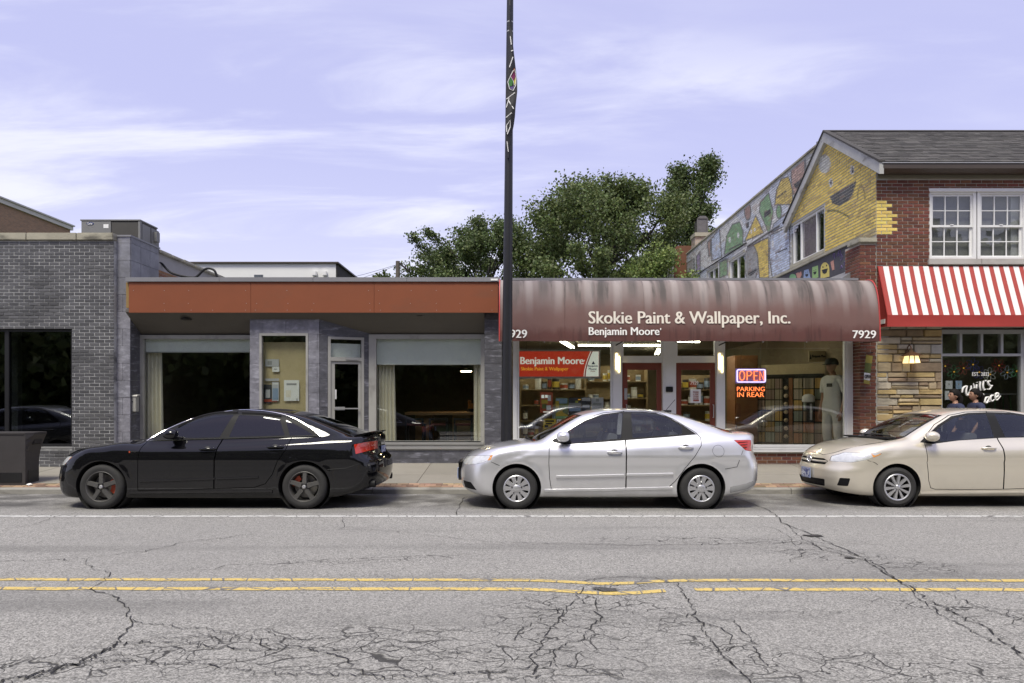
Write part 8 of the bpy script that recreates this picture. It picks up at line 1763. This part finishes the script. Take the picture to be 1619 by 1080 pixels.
# ------------------------------------------------------------------ champagne sedan
def champagne_car():
    L = 4.54; W = .88; ax0, ax1 = .945, 3.545; DT = 10.02
    X0 = U(1419, DT) - ax0
    root = place_car('parked_car', 'champagne beige sedan parked below the striped awning', X0, DT + .87, ROLL, z=-.042)
    c = dict(L=L, W=W, deck=[(-.2, .5), (0, .68), (.06, .755), (.22, .84), (.5, .925), (.8, .985), (1.08, 1.03), (1.5, .985), (2.2, .985), (3.0, 1.01), (3.6, 1.05), (4.0, 1.08), (4.35, 1.09), (4.6, 1.03)],
        roof=[(.82, .92), (1.0, 1.02), (1.25, 1.155), (1.55, 1.305), (1.78, 1.40), (2.0, 1.45), (2.35, 1.472), (2.7, 1.468), (3.1, 1.43), (3.45, 1.35), (3.8, 1.235), (4.1, 1.11), (4.3, 1.02)],
        section=[(.14, .93), (.25, .965), (.4, .985), (.58, 1.0), (.74, .998), (.86, .985), (.96, .955), (1.1, .89)], nose=[(.1, .17), (.18, .08), (.28, .03), (.42, .0), (.52, .0), (.6, .035), (.68, .06), (.75, .10), (.85, .24)],
        tail=[(.15, L - .22), (.28, L - .07), (.45, L), (.62, L - .01), (.8, L - .06), (1.0, L - .05), (1.1, L - .05)], belly=[(0, .25), (.3, .19), (.7, .16), (3.8, .18), (4.2, .24), (4.5, .3)], plan=[(0, .97), (.6, .985), (1.4, 1.0), (3.2, 1.0), (4.0, .985), (4.5, .95)],
        arches=[(ax0, .30, .348), (ax1, .30, .348)], crown=.08, r_shoulder=.12, nose_plan=(.22, .26), tail_plan=(.10, .17), cab_x=2.55, wrap=.12, roof_crown=.12, belt=.97, cab_w=.80, tumble=.36, cabin=(1.08, 3.75), wrap_x=.10, r_belt=.06)
    cb = CarBuilder(c, root, 'paint_champagne')
    def q(P, d=DT + .16): return [((1200 + u / 3.864 - CX) * d / F_PX - X0, EYE - (600 + v / 3.864 - HY) * d / F_PX + .012) for u, v in P]
    dlo = q([(962, 376), (1010, 340), (1100, 272), (1200, 218), (1310, 198), (1440, 193), (1560, 196), (1680, 212), (1800, 258), (1905, 335), (1700, 346), (1460, 350), (1200, 366), (1040, 386)])
    g1 = rounded(q([(1072, 312), (1130, 270), (1210, 230), (1310, 210), (1415, 206), (1422, 346), (1250, 360), (1090, 372)]), .02); g2 = rounded(q([(1466, 206), (1560, 208), (1660, 222), (1740, 262), (1750, 338), (1600, 342), (1490, 346)]), .025)
    d1 = q([(1004, 400), (1012, 350), (1100, 270), (1210, 212), (1320, 192), (1452, 187), (1462, 345), (1475, 420), (1476, 664), (1250, 666), (1060, 664), (1032, 655), (1018, 610), (1006, 500)], DT + .08); d2 = q([(1452, 187), (1570, 190), (1700, 212), (1810, 262), (1905, 328), (1915, 380), (1880, 450), (1830, 520), (1780, 600), (1740, 655), (1476, 664), (1475, 420), (1462, 345)], DT + .08)
    for sg in (-1, 1):
        cb.windows(dlo, [g1, g2], sg, 'car_glass', 'plastic_black'); a = cb.panel(d1, sg, 'front_door'); b = cb.panel(d2, sg, 'rear_door')
        hx = q([(1410, 415), (1830, 400)], DT); handle(cb, *hx[0], sg, .21, 'paint_champagne', a); handle(cb, *hx[1], sg, .21, 'paint_champagne', b)
        hl = rounded([(.125, .655), (.16, .735), (.30, .80), (.74, .80), (.68, .765), (.52, .70), (.34, .655)], .02); o = cb.panel(hl, sg, 'headlight', 'lamp_clear', .003, y0=.40, inner='chrome')
        am = [(.60, .735), (.58, .79), (.72, .79), (.68, .765)]; m = MB(); m.v = [(x, cb.y_at(x, z, sg) + sg * .003, z) for x, z in am]; m.f = [(0, 1, 2, 3)]; m.build('indicator', 'lamp_amber', o, world=False)
        fg = rounded([(.17, .30), (.19, .42), (.30, .42), (.28, .30)], .015); cb.panel(fg, sg, 'fog_recess', 'grille_black', .002, y0=.55)
        tl = rounded([(4.2, .88), (4.56, .86), (4.56, 1.0), (4.3, 1.01)], .015); cb.panel(tl, sg, 'tail_light', 'lamp_red', .003, y0=.4)
        mirror(cb, *q([(1075, 345)], DT - .12)[0], sg, .235, .15, 'paint_champagne')
        sl = q([(990, 690), (1300, 688), (1730, 684)], DT); cb.strip(smooth_prof(sl, 8), .04, 'sill', 'paint_champagne', sg, .014)
        bl = [(.52, .69), (.62, .66), (.66, .63)]; m = MB(); m.tube([(x, cb.y_at(x, z, sg) + sg * .0008, z) for x, z in bl], .0035, 5); m.build('bumper_seam', 'plastic_black', root, world=False)
    # front grille, lower intake: cut through the nose from the front
    def front(poly, name, mat, gap=.003, depth=.5):
        ch = boolean(cb.body.copy(), prism_mesh(shrink(poly, gap), 'x', -.3, depth), 'INTERSECT'); cb.body = boolean(cb.body, prism_mesh(poly, 'x', -.3, depth), 'DIFFERENCE'); o = cb.finish(ch, name, mat); return o
    gr = front(rounded([(-.42, .60), (.42, .60), (.47, .655), (.36, .69), (-.36, .69), (-.47, .655)], .02), 'grille', 'grille_black', depth=.3); gr.location.x += .012
    lo = front(rounded([(-.42, .27), (.42, .27), (.46, .38), (-.46, .38)], .03), 'lower_intake', 'grille_black', depth=.3); lo.location.x += .02
    for z_ in (.645,): m = MB(); m.tube([(.045 + .22 * (y / .88) ** 2 + .26 * (abs(y) / .88) ** 6, y, z_) for y in np.linspace(-.44, .44, 17)], .018, 6); m.build('grille_bar', 'paint_champagne', gr, world=False)
    for k in range(3): m = MB(); m.tube([(.025 + .22 * (y / .88) ** 2, y, .295 + k * .03) for y in np.linspace(-.42, .42, 11)], .006, 5); m.build('intake_slat', 'plastic_black', lo, world=False)
    m = MB(); m.tube([(.035, .075 * math.cos(t), .665 + .05 * math.sin(t)) for t in np.linspace(0, 2 * math.pi, 21)[:-1]], .009, 6, closed=True); m.tube([(.033, .03 * math.cos(t), .665 + .05 * math.sin(t)) for t in np.linspace(0, 2 * math.pi, 15)[:-1]], .007, 6, closed=True); m.tube([(.033, .05 * math.cos(t), .688 + .022 * math.sin(t)) for t in np.linspace(0, 2 * math.pi, 15)[:-1]], .007, 6, closed=True); m.build('emblem', 'chrome', root, smooth=60, world=False)
    cb.screen(((1.02, .69), (1.80, .58), .9), 'windscreen', 'car_glass'); cb.screen(((4.02, .64), (3.36, .55), .9), 'rear_window', 'car_glass_tint')
    # bonnet shut line
    for sg in (-1, 1):
        m = MB(); P = []
        for x, y in ((.12, .30), (.20, .46), (.35, .56), (.6, .66), (.85, .70), (1.0, .69), (1.06, .64)):
            h = cb.bvh.ray_cast(Vector((x, sg * y, 2)), Vector((0, 0, -1))); P.append((x, sg * y, h[0].z + .0008)) if h[0] else None
        m.tube(smooth_prof(P, 4), .004, 5); m.build('bonnet_seam', 'plastic_black', root, world=False)
    m = MB(); P = [(.12, y, cb.bvh.ray_cast(Vector((.12 + .06 * (y / .3) ** 2 * .0, y, 2)), Vector((0, 0, -1)))[0].z + .0008) for y in np.linspace(-.3, .3, 9)]; m.tube(P, .004, 5); m.build('bonnet_seam', 'plastic_black', root, world=False)
    cb.done()
    for ax in (ax0, ax1):
        for sg in (-1, 1): wheel(root, ax, .298, .298, .203, sg * (W - .005), sg, 'cover', dict(rim='plastic_black', face='alloy_silver', spokes=(10, 0, .030, .056, .014, .004, R(8)), hub=.04, lug_r=.03))
    seats(root, (1.9, 2.8), (.55, .57), 'seat_grey'); m = MB(); m.box(1.25, 1.7, -.66, .66, .55, .95, bev=.08); m.build('dashboard', 'seat_dark', root, world=False)
    m = MB(); m.tube([(1.82 + .05 * math.sin(t), -.36 + .18 * math.cos(t), .9 + .17 * math.sin(t)) for t in np.linspace(0, 2 * math.pi, 25)[:-1]], .014, 6, closed=True); m.build('steering_wheel', 'plastic_black', root, world=False)
    plate(root, -.02, .45, -1); m = MB()
    for y0, y1 in ((-.55, -.05), (.0, .5)): m.tube([(1.0, y1, 1.055), (.99, (y0 + y1) / 2, 1.055), (1.02, y0, 1.04)], .011, 6)
    m.build('wiper', 'plastic_black', root, world=False); m = MB(); m.prism([(.90, -.66), (1.04, -.70), (1.0, 0), (1.04, .70), (.90, .66), (.84, 0)], 'z', 1.0, 1.022); m.build('cowl', 'plastic_black', root, world=False)
    return root
car_silver = silver_car(); car_black = black_car(); car_champ = champagne_car()
# a grey sedan parked beyond the left edge of the picture; the dark brick shop's window mirrors it
c_ = dup(car_silver, loc=(U(20, 10.7) - 6.6, CY, -.038), label='grey sedan parked ahead of the black car, mirrored in the left shop window', swap={'paint_silver': 'paint_grey'})
c_.rotation_euler = (ROLL, 0, 0)
bpy.data.scenes.remove(SCRATCH)
